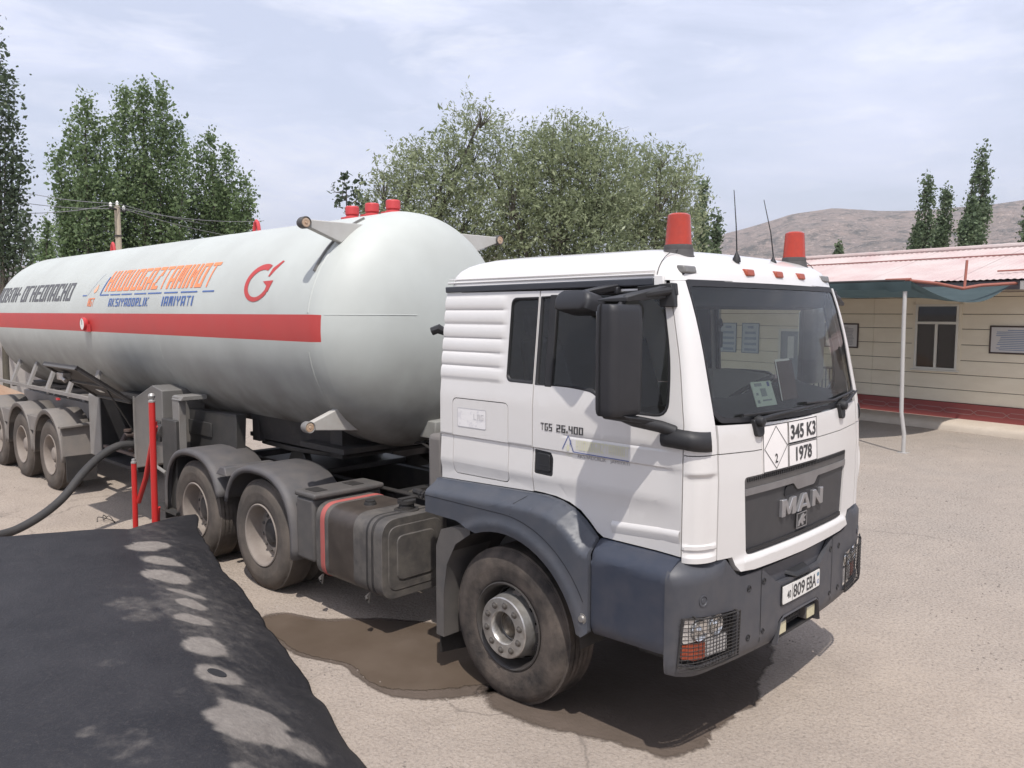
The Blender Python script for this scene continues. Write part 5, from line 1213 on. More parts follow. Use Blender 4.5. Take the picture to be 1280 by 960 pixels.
# gravelly worn asphalt away from the truck, grey chips showing through
gx = N.new('ShaderNodeSeparateXYZ'); L.new(v, gx.inputs[0])
gm = N.new('ShaderNodeMapRange'); gm.inputs[1].default_value = 1.5; gm.inputs[2].default_value = 5.5; L.new(mth(N, L, 'ADD', gx.outputs['Y'], mth(N, L, 'MULTIPLY', big, 1.6)), gm.inputs[0])
vo = N.new('ShaderNodeTexVoronoi'); vo.inputs['Scale'].default_value = 34; L.new(v, vo.inputs['Vector'])
chip = N.new('ShaderNodeMapRange'); chip.inputs[1].default_value = .18; chip.inputs[2].default_value = .34; chip.inputs[3].default_value = 1; chip.inputs[4].default_value = 0; L.new(vo.outputs['Distance'], chip.inputs[0])
cc = mixc(N, L, vo.outputs['Color'], (.07, .062, .056), (.50, .46, .42))
chipf = mth(N, L, 'MULTIPLY', mth(N, L, 'MULTIPLY', chip.outputs[0], gm.outputs[0]), tex(N, L, v, 2.6, 5, .6, .34, .60, 0, .8))
c = mixc(N, L, chipf, c, cc)
asp = mth(N, L, 'MULTIPLY', gm.outputs[0], tex(N, L, v, .5, 5, .6, .30, .62, .15, .95)); c = mixc(N, L, mth(N, L, 'MULTIPLY', asp, .75), c, (.325, .284, .246))
grn = tex(N, L, v, 42, 3, .65, .50, .62); c = mixc(N, L, mth(N, L, 'MULTIPLY', grn, mth(N, L, 'ADD', mth(N, L, 'MULTIPLY', asp, .5), .34)), c, (.12, .105, .092))
grl = tex(N, L, v, 58, 3, .65, .56, .66); c = mixc(N, L, mth(N, L, 'MULTIPLY', grl, mth(N, L, 'ADD', mth(N, L, 'MULTIPLY', asp, .5), .28)), c, (.52, .47, .42))
c = mixc(N, L, mth(N, L, 'MULTIPLY', spk, .5), c, (.16, .135, .115))
st = tex(N, L, v, .55, 8, .66, .60, .78, 0, .45, 1.2); c = mixc(N, L, st, c, (.205, .165, .135))
# hairline cracks
vc = N.new('ShaderNodeTexVoronoi'); vc.feature = 'DISTANCE_TO_EDGE'; vc.inputs['Scale'].default_value = .33
mpx = N.new('ShaderNodeVectorMath'); mpx.operation = 'ADD'; nzv = N.new('ShaderNodeTexNoise'); nzv.inputs['Scale'].default_value = 1.1; nzv.inputs['Detail'].default_value = 5; L.new(v, nzv.inputs['Vector']); L.new(v, mpx.inputs[0]); L.new(nzv.outputs['Color'], mpx.inputs[1]); L.new(mpx.outputs[0], vc.inputs['Vector'])
crk = N.new('ShaderNodeMapRange'); crk.inputs[1].default_value = 0; crk.inputs[2].default_value = .006; crk.inputs[3].default_value = .55; crk.inputs[4].default_value = 0; L.new(vc.outputs['Distance'], crk.inputs[0])
c = mixc(N, L, mth(N, L, 'MULTIPLY', crk.outputs[0], tex(N, L, v, .3, 3, .5, .5, .6)), c, (.13, .11, .095))
L.new(c, B.inputs['Base Color']); B.inputs['Roughness'].default_value = .92; B.inputs['Specular IOR Level'].default_value = .25
bp = N.new('ShaderNodeBump'); bp.inputs['Strength'].default_value = .75; bp.inputs['Distance'].default_value = .03
hh = mth(N, L, 'ADD', mth(N, L, 'MULTIPLY', fine, .5), mth(N, L, 'ADD', mth(N, L, 'MULTIPLY', mid, .8), mth(N, L, 'MULTIPLY', chipf, .5))); L.new(hh, bp.inputs['Height']); L.new(bp.outputs['Normal'], B.inputs['Normal'])
M_ground = m
mb = MB()
co = [-3000, -600, -150, -60] + list(np.linspace(-30, 30, 31)) + [60, 150, 600, 3000]
rows = [[Vector((x, y, 0)) for x in co] for y in co]; V = mb.grid(rows)
tag(mb.done('ground', M_ground, smooth=60), kind='structure')
# scattered stones and grit
mb = MB(); rs = random.Random(3)
for i in range(5200):
    if i < 4300: x, y = rs.uniform(-2, 5), rs.uniform(1.0, 13)
    elif i < 4700: x, y = rs.uniform(-3.6, 1.2), rs.uniform(-2.2, -1.3)
    else: x, y = rs.uniform(-12, -5), rs.uniform(-4, -1.2)
    r = rs.uniform(.004, .013) * (1.7 if rs.random() < .06 else 1); h = r*rs.uniform(.5, .9); a = rs.uniform(0, 6)
    P = [Vector((x+r*math.cos(a+k*1.571)*rs.uniform(.7, 1.2), y+r*math.sin(a+k*1.571)*rs.uniform(.7, 1.2), 0)) for k in range(4)]
    t = mb.bm.verts.new((x+rs.uniform(-.3, .3)*r, y, h)); q = [mb.bm.verts.new(p) for p in P]
    for k in range(4): mb.bm.faces.new((q[k], q[(k+1) % 4], t))
tag(mb.done('gravel', mat('grit_stone', (.30, .26, .225), .9, col2=(.17, .145, .125), scale=.9, amt=1, contrast=(.45, .55)), smooth=0, recalc=False), kind='stuff')
# muddy puddle beside the fuel tank and the damp patches under the nose: soaked-in sheets whose rim thins out raggedly
def blob(name, pts, z, m, sub=10, jit=.035, seed=1, rim=.12):
    out = []; n = len(pts)
    for i in range(n):
        p0, p1, p2, p3 = (Vector(pts[(i+k) % n]) for k in (-1, 0, 1, 2))
        for s in range(sub):
            t = s/sub; q = .5*((2*p1) + (-p0+p2)*t + (2*p0-5*p1+4*p2-p3)*t*t + (-p0+3*p1-3*p2+p3)*t**3)
            nn = mn.noise(Vector((q.x*6, q.y*6, seed)))*jit + mn.noise(Vector((q.x*22, q.y*22, seed)))*jit*.6
            out.append(Vector((q.x+nn, q.y+nn*.7)))
    c0 = sum(out, Vector((0, 0)))/len(out); pol = sorted((math.atan2((p-c0).y, (p-c0).x), (p-c0).length) for p in out); th = np.linspace(-PI, PI, 361)[:-1]
    rr_ = np.interp(th, [q[0] for q in pol], [q[1] for q in pol], period=2*PI); out = [c0 + Vector((math.cos(t), math.sin(t)))*r for t, r in zip(th, rr_)]
    c = sum(out, Vector((0, 0)))/len(out); rad = sum((p-c).length for p in out)/len(out); mb = MB(); lay = mb.bm.verts.layers.float.new('soak'); rows = []
    for k, (g, al) in enumerate(((rim, 0), (rim*.5, .35), (0, .72), (-.035, 1), (None, 1))):
        row = []
        for p in out:
            q = c + (p-c)*(1+g/rad) if g is not None else c + (p-c)*.5
            v = mb.bm.verts.new((q.x, q.y, z)); v[lay] = al; row.append(v)
        rows.append(row)
    N_ = len(out)
    for a, b in zip(rows, rows[1:]):
        for j in range(N_): mb.bm.faces.new((a[j], a[(j+1) % N_], b[(j+1) % N_], b[j]))
    mb.bm.faces.new(rows[-1]); return tag(mb.done(name, m, smooth=180), kind='structure')
def soaked(name, c1, c2, rough, sharp):
    m, N, L, B = nodemat(name); tc = N.new('ShaderNodeTexCoord'); v = tc.outputs['Object']
    c = mixc(N, L, tex(N, L, v, 2.2, 6, .6, .3, .7), c1, c2); L.new(c, B.inputs['Base Color']); B.inputs['Roughness'].default_value = rough; B.inputs['Specular IOR Level'].default_value = .30
    at = N.new('ShaderNodeAttribute'); at.attribute_name = 'soak'
    e = mth(N, L, 'ADD', at.outputs['Fac'], tex(N, L, v, 16, 8, .7, .2, .8, -.30, .30)); mr = N.new('ShaderNodeMapRange'); mr.inputs[1].default_value = .5-sharp; mr.inputs[2].default_value = .5+sharp; L.new(e, mr.inputs[0])
    t = N.new('ShaderNodeBsdfTransparent'); x = N.new('ShaderNodeMixShader'); L.new(mr.outputs[0], x.inputs[0]); L.new(t.outputs[0], x.inputs[1]); L.new(B.outputs[0], x.inputs[2]); L.new(x.outputs[0], N['Material Output'].inputs['Surface'])
    bp = N.new('ShaderNodeBump'); bp.inputs['Strength'].default_value = .03 if rough < .4 else .3; bp.inputs['Distance'].default_value = .02; L.new(tex(N, L, v, 5 if rough < .4 else 30, 5), bp.inputs['Height']); L.new(bp.outputs['Normal'], B.inputs['Normal']); return m
M_water = soaked('muddy_water', (.088, .065, .047), (.118, .090, .068), .34, .10)
M_damp = soaked('damp_ground', (.085, .065, .05), (.115, .088, .07), .8, .22)
blob('muddy_puddle', [(-2.40, -1.66), (-2.42, -1.42), (-2.05, -1.28), (-1.75, -.95), (-1.2, -.6), (-.6, -.5), (-.25, -.85), (-.35, -1.25), (-.62, -1.58), (-.86, -1.66), (-1.2, -1.60), (-1.6, -1.72), (-2.1, -1.70)], .008, M_water, seed=2, rim=.06)
blob('damp_ground_patch', [(-2.45, -1.68), (-2.46, -1.40), (-2.1, -1.24), (-1.7, -.85), (-1, -.5), (-.3, -.4), (-.1, -.9), (-.25, -1.34), (-.52, -1.64), (-.86, -1.70), (-1.2, -1.64), (-1.6, -1.76), (-2.1, -1.75)], .004, M_damp, seed=5, rim=.07)
blob('damp_ground_patch', [(-.2, -1.12), (.25, -1.30), (.62, -1.18), (.95, -1.06), (1.12, -1.05), (1.22, -.85), (1.18, -.55), (1.2, -.1), (1.05, .3), (.8, .9), (.2, .8), (-.2, 0)], .004, M_damp, seed=9, jit=.06, rim=.08)
# ------------------------------------------------------------------ hills
def place(px, py, depth):
    d = _f + _r2*((px-640)/1023.88) - _u2*((py-480)/1023.88); return Vector((3.703, -4.9301, 2.5748)) + d*depth
m, N, L, B = nodemat('dry_hillside'); tc = N.new('ShaderNodeTexCoord'); v = tc.outputs['Object']
c = mixc(N, L, tex(N, L, v, .004, 8, .65, .35, .65), (.27, .205, .168), (.21, .165, .135))
c = mixc(N, L, tex(N, L, v, .018, 8, .7, .45, .62, 0, .85, .8), c, (.36, .265, .215))
c = mixc(N, L, tex(N, L, v, .05, 7, .75, .50, .58, 0, .9), c, (.06, .056, .04))
c = mixc(N, L, tex(N, L, v, .13, 7, .8, .54, .62, 0, .85), c, (.54, .42, .35)); c = mixc(N, L, tex(N, L, v, .21, 5, .8, .56, .62, 0, .8), c, (.07, .066, .05)); L.new(c, B.inputs['Base Color']); B.inputs['Roughness'].default_value = .95
bp = N.new('ShaderNodeBump'); bp.inputs['Strength'].default_value = .9; bp.inputs['Distance'].default_value = 14; L.new(tex(N, L, v, .03, 9, .7, .2, .8), bp.inputs['Height']); L.new(bp.outputs['Normal'], B.inputs['Normal'])
# skyline given as elevation over bearing (degrees right of the view axis), 1.3 km off
sky_tab = [(-60, 30), (-38, 60), (-20, 70), (-5, 95), (6, 80), (11, 104), (13.5, 112), (14.5, 124), (18.6, 150), (21.1, 155), (23.7, 149), (26, 147), (30, 151), (32, 156), (36, 175), (45, 200), (60, 160)]
mb = MB(); rows = []
for k in range(0, 34):
    row = []; t = k/24
    for i in range(241):
        a = -60 + i*.5; d = 650 + 650*t if t <= 1 else 1300 + (t-1)*2500
        az = _y - R(a); h = lerp(sky_tab, a)
        prof = t**1.25 if t <= 1 else max(0, 1 - (t-1)*2.2)
        x, y = 3.7 + d*math.cos(az), -4.9 + d*math.sin(az)
        q = Vector((x*.006, y*.006, 0)); rid = 1-abs(mn.noise(q)*1.6); nn = (mn.noise(q*2.3)*.5 + mn.noise(q*6)*.25 + mn.noise(q*14)*.13)
        z = h*prof + (12*(rid-.6) + 16*nn)*min(1, t*2)*(1 if t < .8 else max(.14, (1-t)*4.3+.14 if t <= 1 else .14))
        row.append(Vector((x, y, max(-3, z - 2*(t < .02)))))
    rows.append(row)
mb.grid(rows); tag(mb.done('hills', M_ if False else m, smooth=180), kind='structure')
# ================================================================== the raised pad with a rubber sheet over it
m, N, L, B = nodemat('black_rubber_sheet'); tc = N.new('ShaderNodeTexCoord'); v = tc.outputs['Object']
at = N.new('ShaderNodeAttribute'); at.attribute_name = 'dust'
base = mixc(N, L, tex(N, L, v, 1.7, 8, .62, .35, .68), (.0135, .0135, .0165), (.027, .026, .029))
base = mixc(N, L, tex(N, L, v, 38, 4, .7, .5, .75, 0, .35), base, (.07, .064, .06))
dmr = N.new('ShaderNodeMapRange'); dmr.interpolation_type = 'SMOOTHSTEP'; dmr.inputs[1].default_value = .12; dmr.inputs[2].default_value = .95; L.new(mth(N, L, 'ADD', at.outputs['Fac'], tex(N, L, v, 11, 9, .72, .2, .8, -.26, .26)), dmr.inputs[0])
dm = mth(N, L, 'MULTIPLY', dmr.outputs[0], tex(N, L, v, 30, 6, .7, .2, .7, .6, 1.1), True)
light = mixc(N, L, tex(N, L, v, 9, 6, .6, .3, .7), (.25, .225, .20), (.19, .168, .15))
c = mixc(N, L, dm, base, light); 
sc = tex(N, L, v, 120, 2, .5, .66, .75, 0, .35); c = mixc(N, L, sc, c, (.16, .15, .14))
L.new(c, B.inputs['Base Color'])
rg = N.new('ShaderNodeMapRange'); rg.inputs[3].default_value = .62; rg.inputs[4].default_value = .95; L.new(dm, rg.inputs[0]); L.new(rg.outputs[0], B.inputs['Roughness']); B.inputs['Specular IOR Level'].default_value = .32
bp = N.new('ShaderNodeBump'); bp.inputs['Strength'].default_value = .35; bp.inputs['Distance'].default_value = .01; L.new(tex(N, L, v, 60, 5, .65), bp.inputs['Height']); L.new(bp.outputs['Normal'], B.inputs['Normal'])
M_sheet = m
RT = .56        # height of the pad's edge
ridge = [(-4.19, -2.03), (-3.883, -2.128), (-2.55, -2.472), (-1.7, -2.699), (-.881, -2.906), (-.309, -3.085), (.151, -3.23), (.8, -3.43), (3.2, -4.1)]
edge = [(-4.62, -1.19, .45), (-4.15, -1.36, .41), (-3.494, -1.57, .36), (-2.664, -1.701, .25), (-1.83, -1.875, .15), (-1.071, -2.033, .07), (-.314, -2.255, .035), (.044, -2.365, .02), (1.2, -2.66, .02), (3.2, -3.0, .02)]
def along(tab, n):
    tab = [Vector(p) for p in tab]; ln = [0]
    for a, b in zip(tab, tab[1:]): ln.append(ln[-1] + (b-a).length)
    out = []
    for i in range(n):
        s = ln[-1]*i/(n-1); k = 0
        while k < len(ln)-2 and ln[k+1] < s: k += 1
        out.append(tab[k].lerp(tab[k+1], (s-ln[k])/(ln[k+1]-ln[k])))
    return out
nr = 240; RG = along([(x, y) for x, y in ridge], nr); ED = along(edge, nr)
far = [(-4.9, -1.75), (-4.62, -2.9), (-4.4, -5), (-4.2, -9)]
SPW = [(-3.526, -2.1, 0.176, 0.179, 0.95), (-3.072, -2.183, 0.174, 0.114, 0.75), (-2.671, -2.325, 0.19, 0.133, 0.95), (-2.229, -2.342, 0.138, 0.055, 0.5), (-1.998, -2.41, 0.11, 0.086, 0.85), (-1.672, -2.558, 0.126, 0.099, 0.85), (-1.155, -2.726, 0.135, 0.169, 0.85), (-0.742, -2.827, 0.126, 0.169, 0.55), (-0.155, -2.947, 0.205, 0.24, 1.15), (0.045, -2.775, 0.141, 0.097, 0.4), (-2.085, -2.794, 0.185, 0.161, 0.26), (-1.778, -2.849, 0.118, 0.132, 0.28), (-1.156, -3.266, 0.093, 0.065, 0.26), (-0.401, -3.654, 0.069, 0.076, 0.34), (-0.182, -3.59, 0.142, 0.161, 0.2), (0.017, -3.511, 0.147, 0.14, 0.16), (-0.516, -3.126, 0.086, 0.075, 0.2), (0.356, -3.177, 0.11, 0.083, 0.25), (-3.53, -2.731, 0.397, 0.134, 0.12), (-2.53, -2.717, 0.238, 0.09, 0.16)]
spots = [(-3.95, .14, .22, .09, .8), (-3.62, .13, .34, .10, .9), (-3.22, .18, .24, .10, .8), (-2.78, .20, .30, .15, 1.0), (-2.36, .32, .18, .10, .75), (-2.05, .34, .17, .11, .75), (-1.70, .22, .20, .13, .8), (-1.12, .12, .26, .19, .95), (-.62, .14, .30, .17, .55), (-.05, .05, .36, .24, 1.15), (.42, .25, .5, .22, .35), (-2.2, -.45, .3, .14, .22), (-1.95, -.30, .22, .12, .22), (-.3, -.75, .5, .35, .28), (.1, -.55, .45, .28, .35)]
mb = MB(); rows = []; dust = []; lay = mb.bm.verts.layers.float.new('dust')
NT = 90; NS = 34
for i in range(nr):
    r, e = RG[i], ED[i]; row = []; dr = []
    for j in range(NT):                                       # flat top, from far inside to the ridge
        t = (j/(NT-1))**.62; off = 5.2*(1-t)
        x, y = r.x - off*.12, r.y - off
        x = r.x + (lerp([(-9, -6.3), (-5, -5.4), (-2.98, -4.63), (-2.31, -4.30), (-1.9, -4.17)], y) + 4.19)*max(0, 1-i/(nr*.45))
        z = RT + .010*mn.noise(Vector((x*1.1, y*1.1, 3))) + .004*mn.noise(Vector((x*5, y*5, 1)))
        z -= .035*max(0, 1-off/.35)**2
        row.append(Vector((x, y, z))); dr.append((x, -off))
    for j in range(1, NS+1):
        t = j/NS; p = Vector((r.x, r.y)).lerp(Vector((e.x, e.y)), t)
        z0 = row[NT-1].z; z = z0 + (e.z-z0)*(t**1.12) + .05*math.sin(PI*t)*(.4+.6*mn.noise(Vector((p.x*2.2, 0, 7))))
        wv = mn.noise(Vector((p.x*2.1, t*.8, 11)))*.034*t + mn.noise(Vector((p.x*7, t*1.5, 5)))*.009*t
        s = (Vector((e.x, e.y))-Vector((r.x, r.y))).length
        row.append(Vector((p.x+wv*.6, p.y+wv*1.2, max(.012, z+wv*.6)))); dr.append((p.x, t*s))
    rows.append(row); dust.append(dr)
V = mb.grid(rows)
# a small round hole worn through the sheet, and an edge thickness
ridge_x = [(p[0]) for p in ridge]
for i in range(nr):
    for j in range(NT+NS):
        x, o = dust[i][j]; vtx = V[i][j]; d = 0
        n1 = mn.noise(Vector((vtx.co.x*4, vtx.co.y*4, 2)))*.55 + mn.noise(Vector((vtx.co.x*11, vtx.co.y*11, 4)))*.38
        xr = RG[i].x
        for sx, sy, a, b, k in SPW:
            ex, ey = vtx.co.x-sx, vtx.co.y-sy; q = ((ex*.715+ey*.699)/a)**2 + ((-ex*.699+ey*.715)/b)**2; d += k*max(0, min(1, (1.2-q+n1)*1.7)) if q < 2.2 else 0
        d += (.27+.16*n1)*max(0, min(1, o/.06+.5))*max(0, 1-max(0, o-.25)/.9)
        d += .15*max(0, mn.noise(Vector((vtx.co.x*.8, vtx.co.y*.8, 9)))+.1) + .05*max(0, mn.noise(Vector((vtx.co.x*2.8, vtx.co.y*2.8, 5))))
        vtx[lay] = max(0, min(1, d))
mb.bm.normal_update(); qv = min((V[i][j] for i in range(nr) for j in range(NT-6, NT+NS)), key=lambda w: (w.co.x+.745)**2 + (w.co.y+2.835)**2); pc, pn = qv.co.copy(), qv.normal.copy(); pn = pn if pn.z > 0 else -pn; PN = pn.to_track_quat('Z', 'Y').to_matrix().to_4x4()
o = mb.done('rubber_sheet', M_sheet, smooth=180)
sol = o.modifiers.new('thick', 'SOLIDIFY'); sol.thickness = .012; sol.offset = -1
tag(o, 'black rubber sheet with dusty worn patches draped over a low pad beside the truck', 'rubber sheet')
# concrete pad under the sheet
mb = MB(); P = [(-4.0, -2.25), (-3.85, -2.36), (-2.55, -2.70), (-1.7, -2.93), (-.88, -3.14), (-.3, -3.32), (.15, -3.46), (.8, -3.66), (3.2, -4.3), (2.8, -8.3), (-5.6, -8.3), (-4.55, -3)]
mb.prism(P, lambda u, v: Vector((u, v, .49)), lambda u, v: Vector((u, v, -.05))); tag(mb.done('raised_pad', mat('pad_concrete', (.30, .28, .25), .9, col2=(.22, .20, .18), scale=3, bump=.3)), kind='structure')

mb = MB(); mb.lathe([(.060, -.004), (.057, .004), (.042, .0025), (0, .003)], Matrix.Translation(pc) @ PN, n=20); tag(mb.done('rubber_plug', mat('plug_black', (.018, .018, .02), .8)), 'small round black plug on a pale worn spot of the rubber sheet', 'plug')
# ------------------------------------------------------------------ red pipe barrier, hose, wire
M_cap = mat('cap_metal', (.42, .41, .39), .4, .5, col2=(.30, .29, .27), scale=20)
RB = tag(empty('red_barrier', (-4.40, -1.70, 0)), 'red pipe barrier of two posts and a slanting brace beside the tank trailer', 'barrier')
mb = MB(); mb.tube([(0, 0, 0), (.035, 0, 1.70)], .031, 14); mb.done('post', M_redpost, RB)
mb = MB(); mb.tube([(-.50, .0, 0), (-.475, 0, 1.03)], .027, 14); mb.done('post', M_redpost, RB)
mb = MB(); mb.tube([(.02, .03, 1.46), (-.30, .05, .9), (-.47, .03, .62)], .026, 10); mb.tube([(-.08, .05, .30), (.02, .03, .65)], .022, 10); mb.done('brace', M_redpost, RB)
mb = MB(); mb.lathe([(.033, 1.70), (.033, 1.715), (.022, 1.72), (.02, 1.73), (.032, 1.745), (.034, 1.765), (.022, 1.785), (0, 1.79)], Matrix.Translation((.035, 0, 0)), n=16); mb.done('post_cap', M_cap, RB)
mb = MB(); mb.lathe([(.029, 1.03), (.029, 1.045), (.02, 1.05), (.02, 1.075), (0, 1.08)], Matrix.Translation((-.475, 0, 0)), n=14); mb.done('post_cap', M_cap, RB)
mb = MB(); mb.box(-.03, .0, .02, .06, 1.40, 1.5); mb.tube([(-.09, .05, 1.42), (.0, .03, 1.46)], .03, 8); mb.done('clamp', M_redpost, RB)
mb = MB()
hp = [(-6.35, -.98, .98), (-6.36, -1.10, .985), (-6.34, -1.30, 1.0), (-6.33, -1.5, .916), (-6.21, -1.75, .76), (-6.109, -2.0, .53), (-5.98, -2.25, .40), (-5.90, -2.5, .31), (-5.83, -2.7, .29), (-5.73, -3.0, .31), (-5.5, -3.6, .42), (-5.2, -4.4, .55)]
def smoothpath(p, k=6):
    out = []; n = len(p)
    for i in range(n-1):
        p0, p1, p2, p3 = (Vector(p[max(0, min(n-1, i+d))]) for d in (-1, 0, 1, 2))
        for s in range(k):
            t = s/k; out.append(.5*((2*p1) + (-p0+p2)*t + (2*p0-5*p1+4*p2-p3)*t*t + (-p0+3*p1-3*p2+p3)*t**3))
    return out + [Vector(p[-1])]
mb.tube(smoothpath(hp), .046, 14)
tag(mb.done('fill_hose', mat('hose_rubber', (.035, .034, .035), .75, col2=(.06, .055, .05), scale=12, bump=.1, bscale=120), smooth=60), 'thick black hose running from the open trailer cabinet past the rubber sheet', 'hose')
mb = MB(); mb.tube(smoothpath([(-6.98, -1.26, .01), (-6.92, -1.32, .06), (-6.8, -1.36, .03), (-6.7, -1.33, .09), (-6.62, -1.30, .02), (-6.75, -1.27, .012), (-6.9, -1.38, .05), (-6.85, -1.42, .01)]), .005, 5)
tag(mb.done('bent_wire', M_chassis, smooth=60), 'thin bent wire lying on the ground behind the rubber sheet', 'wire')
mb = MB(); mb.tube(smoothpath([(-7.3, -1.0, .02), (-6.98, -.95, .02), (-6.9, -1.2, .02), (-6.7, -1.7, .02), (-6.7, -2.3, .02), (-6.9, -3.2, .02), (-7.0, -5, .02)]), .014, 8)
# ================================================================== the long low building
BR = math.atan2(-.196, .98)
BD = tag(empty('low_building', (-.662, 15.419, 0), BR), 'long cream boarded building with a pink roof and red plinth band', 'building')
M_board = mat('cream_board', (.74, .675, .545), .75, col2=(.67, .60, .475), scale=1.3, amt=.8, stretch=(1, 1, 3), bump=.05, bscale=40)
M_joint = mat('dark_joint', (.10, .085, .07), .9)
M_plinth = mat('red_plinth_paint', (.27, .06, .055), .7, col2=(.21, .055, .05), scale=2.2)
XL, XRt = -12.0, 4.5
mb = MB(); mb.box(XL+.02, XRt-.02, .03, 6.4, .0, 3.05); mb.done('wall_core', M_joint, BD)
# opening list: (x0, x1, z0, z1) in board coordinates
WINX = (-2.52, -1.50, 1.27, 2.80); DOORX = (-6.44, -5.62, .18, 2.16)
lines = [.53, .83, 1.18, 1.51, 1.87, 2.23, 2.57, 2.96, 3.06]
def board(x0, x1, z0, z1):
    mb = MB(); mb.box(x0, x1, -.0, .028, z0+.006, z1-.006); mb.done('board', M_board, BD, bevel=.006, seg=1)
joins = [-9.3, -3.6, 1.9]
for z0, z1 in zip(lines, lines[1:]):
    segs = [(XL, XRt)]
    for (a, b, c, d) in (WINX, DOORX):
        if z1 > c+.02 and z0 < d-.02: segs = [s for (p, q) in segs for s in ((p, min(q, a)), (max(p, b), q)) if s[1]-s[0] > .02] if True else segs
    out = []
    for p, q in segs:
        cuts = [p] + [j for j in joins if p+.2 < j < q-.2] + [q]; out += list(zip(cuts, cuts[1:]))
    for p, q in out: board(p+.001, q-.001, z0, z1)
# filler above/below openings where a board is only partly cut
def bfill(x0, x1, z0, z1): board(x0, x1, z0-.009, z1+.009)
bfill(WINX[0], WINX[1], 2.80, 2.96-.012); bfill(WINX[0], WINX[1], 1.19, 1.27)
bfill(DOORX[0], DOORX[1], 2.16, 2.222)
mb = MB(); mb.box(XL, XRt, -.035, .025, .10, .525); mb.done('plinth_band', M_plinth, BD)
# painted lattice on the band
bm = bmesh.new(); 
def strip(a, b, w=.007):
    a, b = Vector(a), Vector(b); d = (b-a).normalized(); n = Vector((-d.y, d.x))*w; bm.faces.new([bm.verts.new((q.x, -.038, q.y)) for q in (a-n, b-n, b+n, a+n)])
x = XL+.1
while x < XRt-.6:
    strip((x, .40), (x+.28, .40)); strip((x+.28, .40), (x+.42, .30)); strip((x+.42, .30), (x+.70, .30)) ; strip((x, .29), (x+.28, .29)); strip((x+.285, .295), (x+.415, .395)); strip((x+.43, .405), (x+.70, .405)); x += .70
finish(bm, 'painted_lattice', mat('lattice_paint', (.33, .19, .175), .8), BD, smooth=0)
# window with two lower panes and one upper pane
M_wframe = mat('window_frame_paint', (.66, .64, .58), .5, col2=(.58, .56, .5), scale=5)
M_dark = mat('room_dark', (.02, .018, .018), .9, col2=(.045, .035, .03), scale=2)
wn = empty('window', (0, 0, 0), parent=BD)
x0, x1, z0, z1 = WINX; mb = MB()
f = .05
for b in ((x0, x0+f, z0+f+.001, z1-f-.001), (x1-f, x1, z0+f+.001, z1-f-.001), (x0, x1, z0, z0+f), (x0, x1, z1-f, z1), (x0+f+.001, x1-f-.001, 2.335, 2.395), ((x0+x1)/2-.028, (x0+x1)/2+.028, z0+f+.001, 2.334)): mb.box(b[0], b[1], -.03, .05, b[2], b[3])
mb.done('window_frame', M_wframe, wn, bevel=.006)
for (a, b, c, d) in ((x0+f, (x0+x1)/2-.028, z0+f, 2.335), ((x0+x1)/2+.028, x1-f, z0+f, 2.335), (x0+f, x1-f, 2.395, z1-f)):
    mb = MB(); mb.box(a, b, .008, .012, c, d); mb.done('window_pane', M_glassdk, wn)
mb = MB(); mb.box(x0-.06, x1+.06, -.07, .0, z0-.035, z0-.002); mb.done('window_sill', M_wframe, wn, bevel=.006)
mb = MB(); mb.box(x0-.07, x0-.002, -.012, .01, z0, z1+.06); mb.box(x1+.002, x1+.07, -.012, .01, z0, z1+.06); mb.box(x0-.07, x1+.07, -.012, .01, z1+.002, z1+.07); mb.done('window_trim', M_board, wn)
mb = MB(); mb.box(x0, x1, .032, .036, z0, z1); mb.done('dark_room', M_dark, wn)
mb = MB(); rows = []
for i in range(14): rows.append([Vector((x0+.10+.020*i, .022+.004*math.sin(i*1.9), z)) for z in (1.34, 1.9, 2.33)])
mb.grid(rows); mb.done('curtain', mat('curtain_cloth', (.30, .25, .24), .9, col2=(.12, .07, .07), scale=4), wn, smooth=60)
# door seen through the cab
dr = empty('door', (0, 0, 0), parent=BD); a, b, c, d = DOORX; mb = MB()
mb.box(a, a+.07, -.03, .05, c, d); mb.box(b-.07, b, -.03, .05, c, d); mb.box(a+.071, b-.071, -.03, .05, d-.07, d); mb.done('door_frame', M_wframe, dr)
mb = MB(); mb.box(a+.07, b-.07, -.005, .03, c, d-.07); mb.done('door_leaf', mat('door_blue_grey', (.20, .22, .25), .6), dr)
mb = MB(); mb.box(a+.30, b-.32, -.012, -.006, 1.35, 1.95); mb.done('door_glass', mat('door_pane', (.55, .57, .58), .3), dr)
mb = MB(); mb.box(b-.14, b-.11, -.05, -.006, 1.10, 1.22); mb.done('door_handle', M_silver, dr)
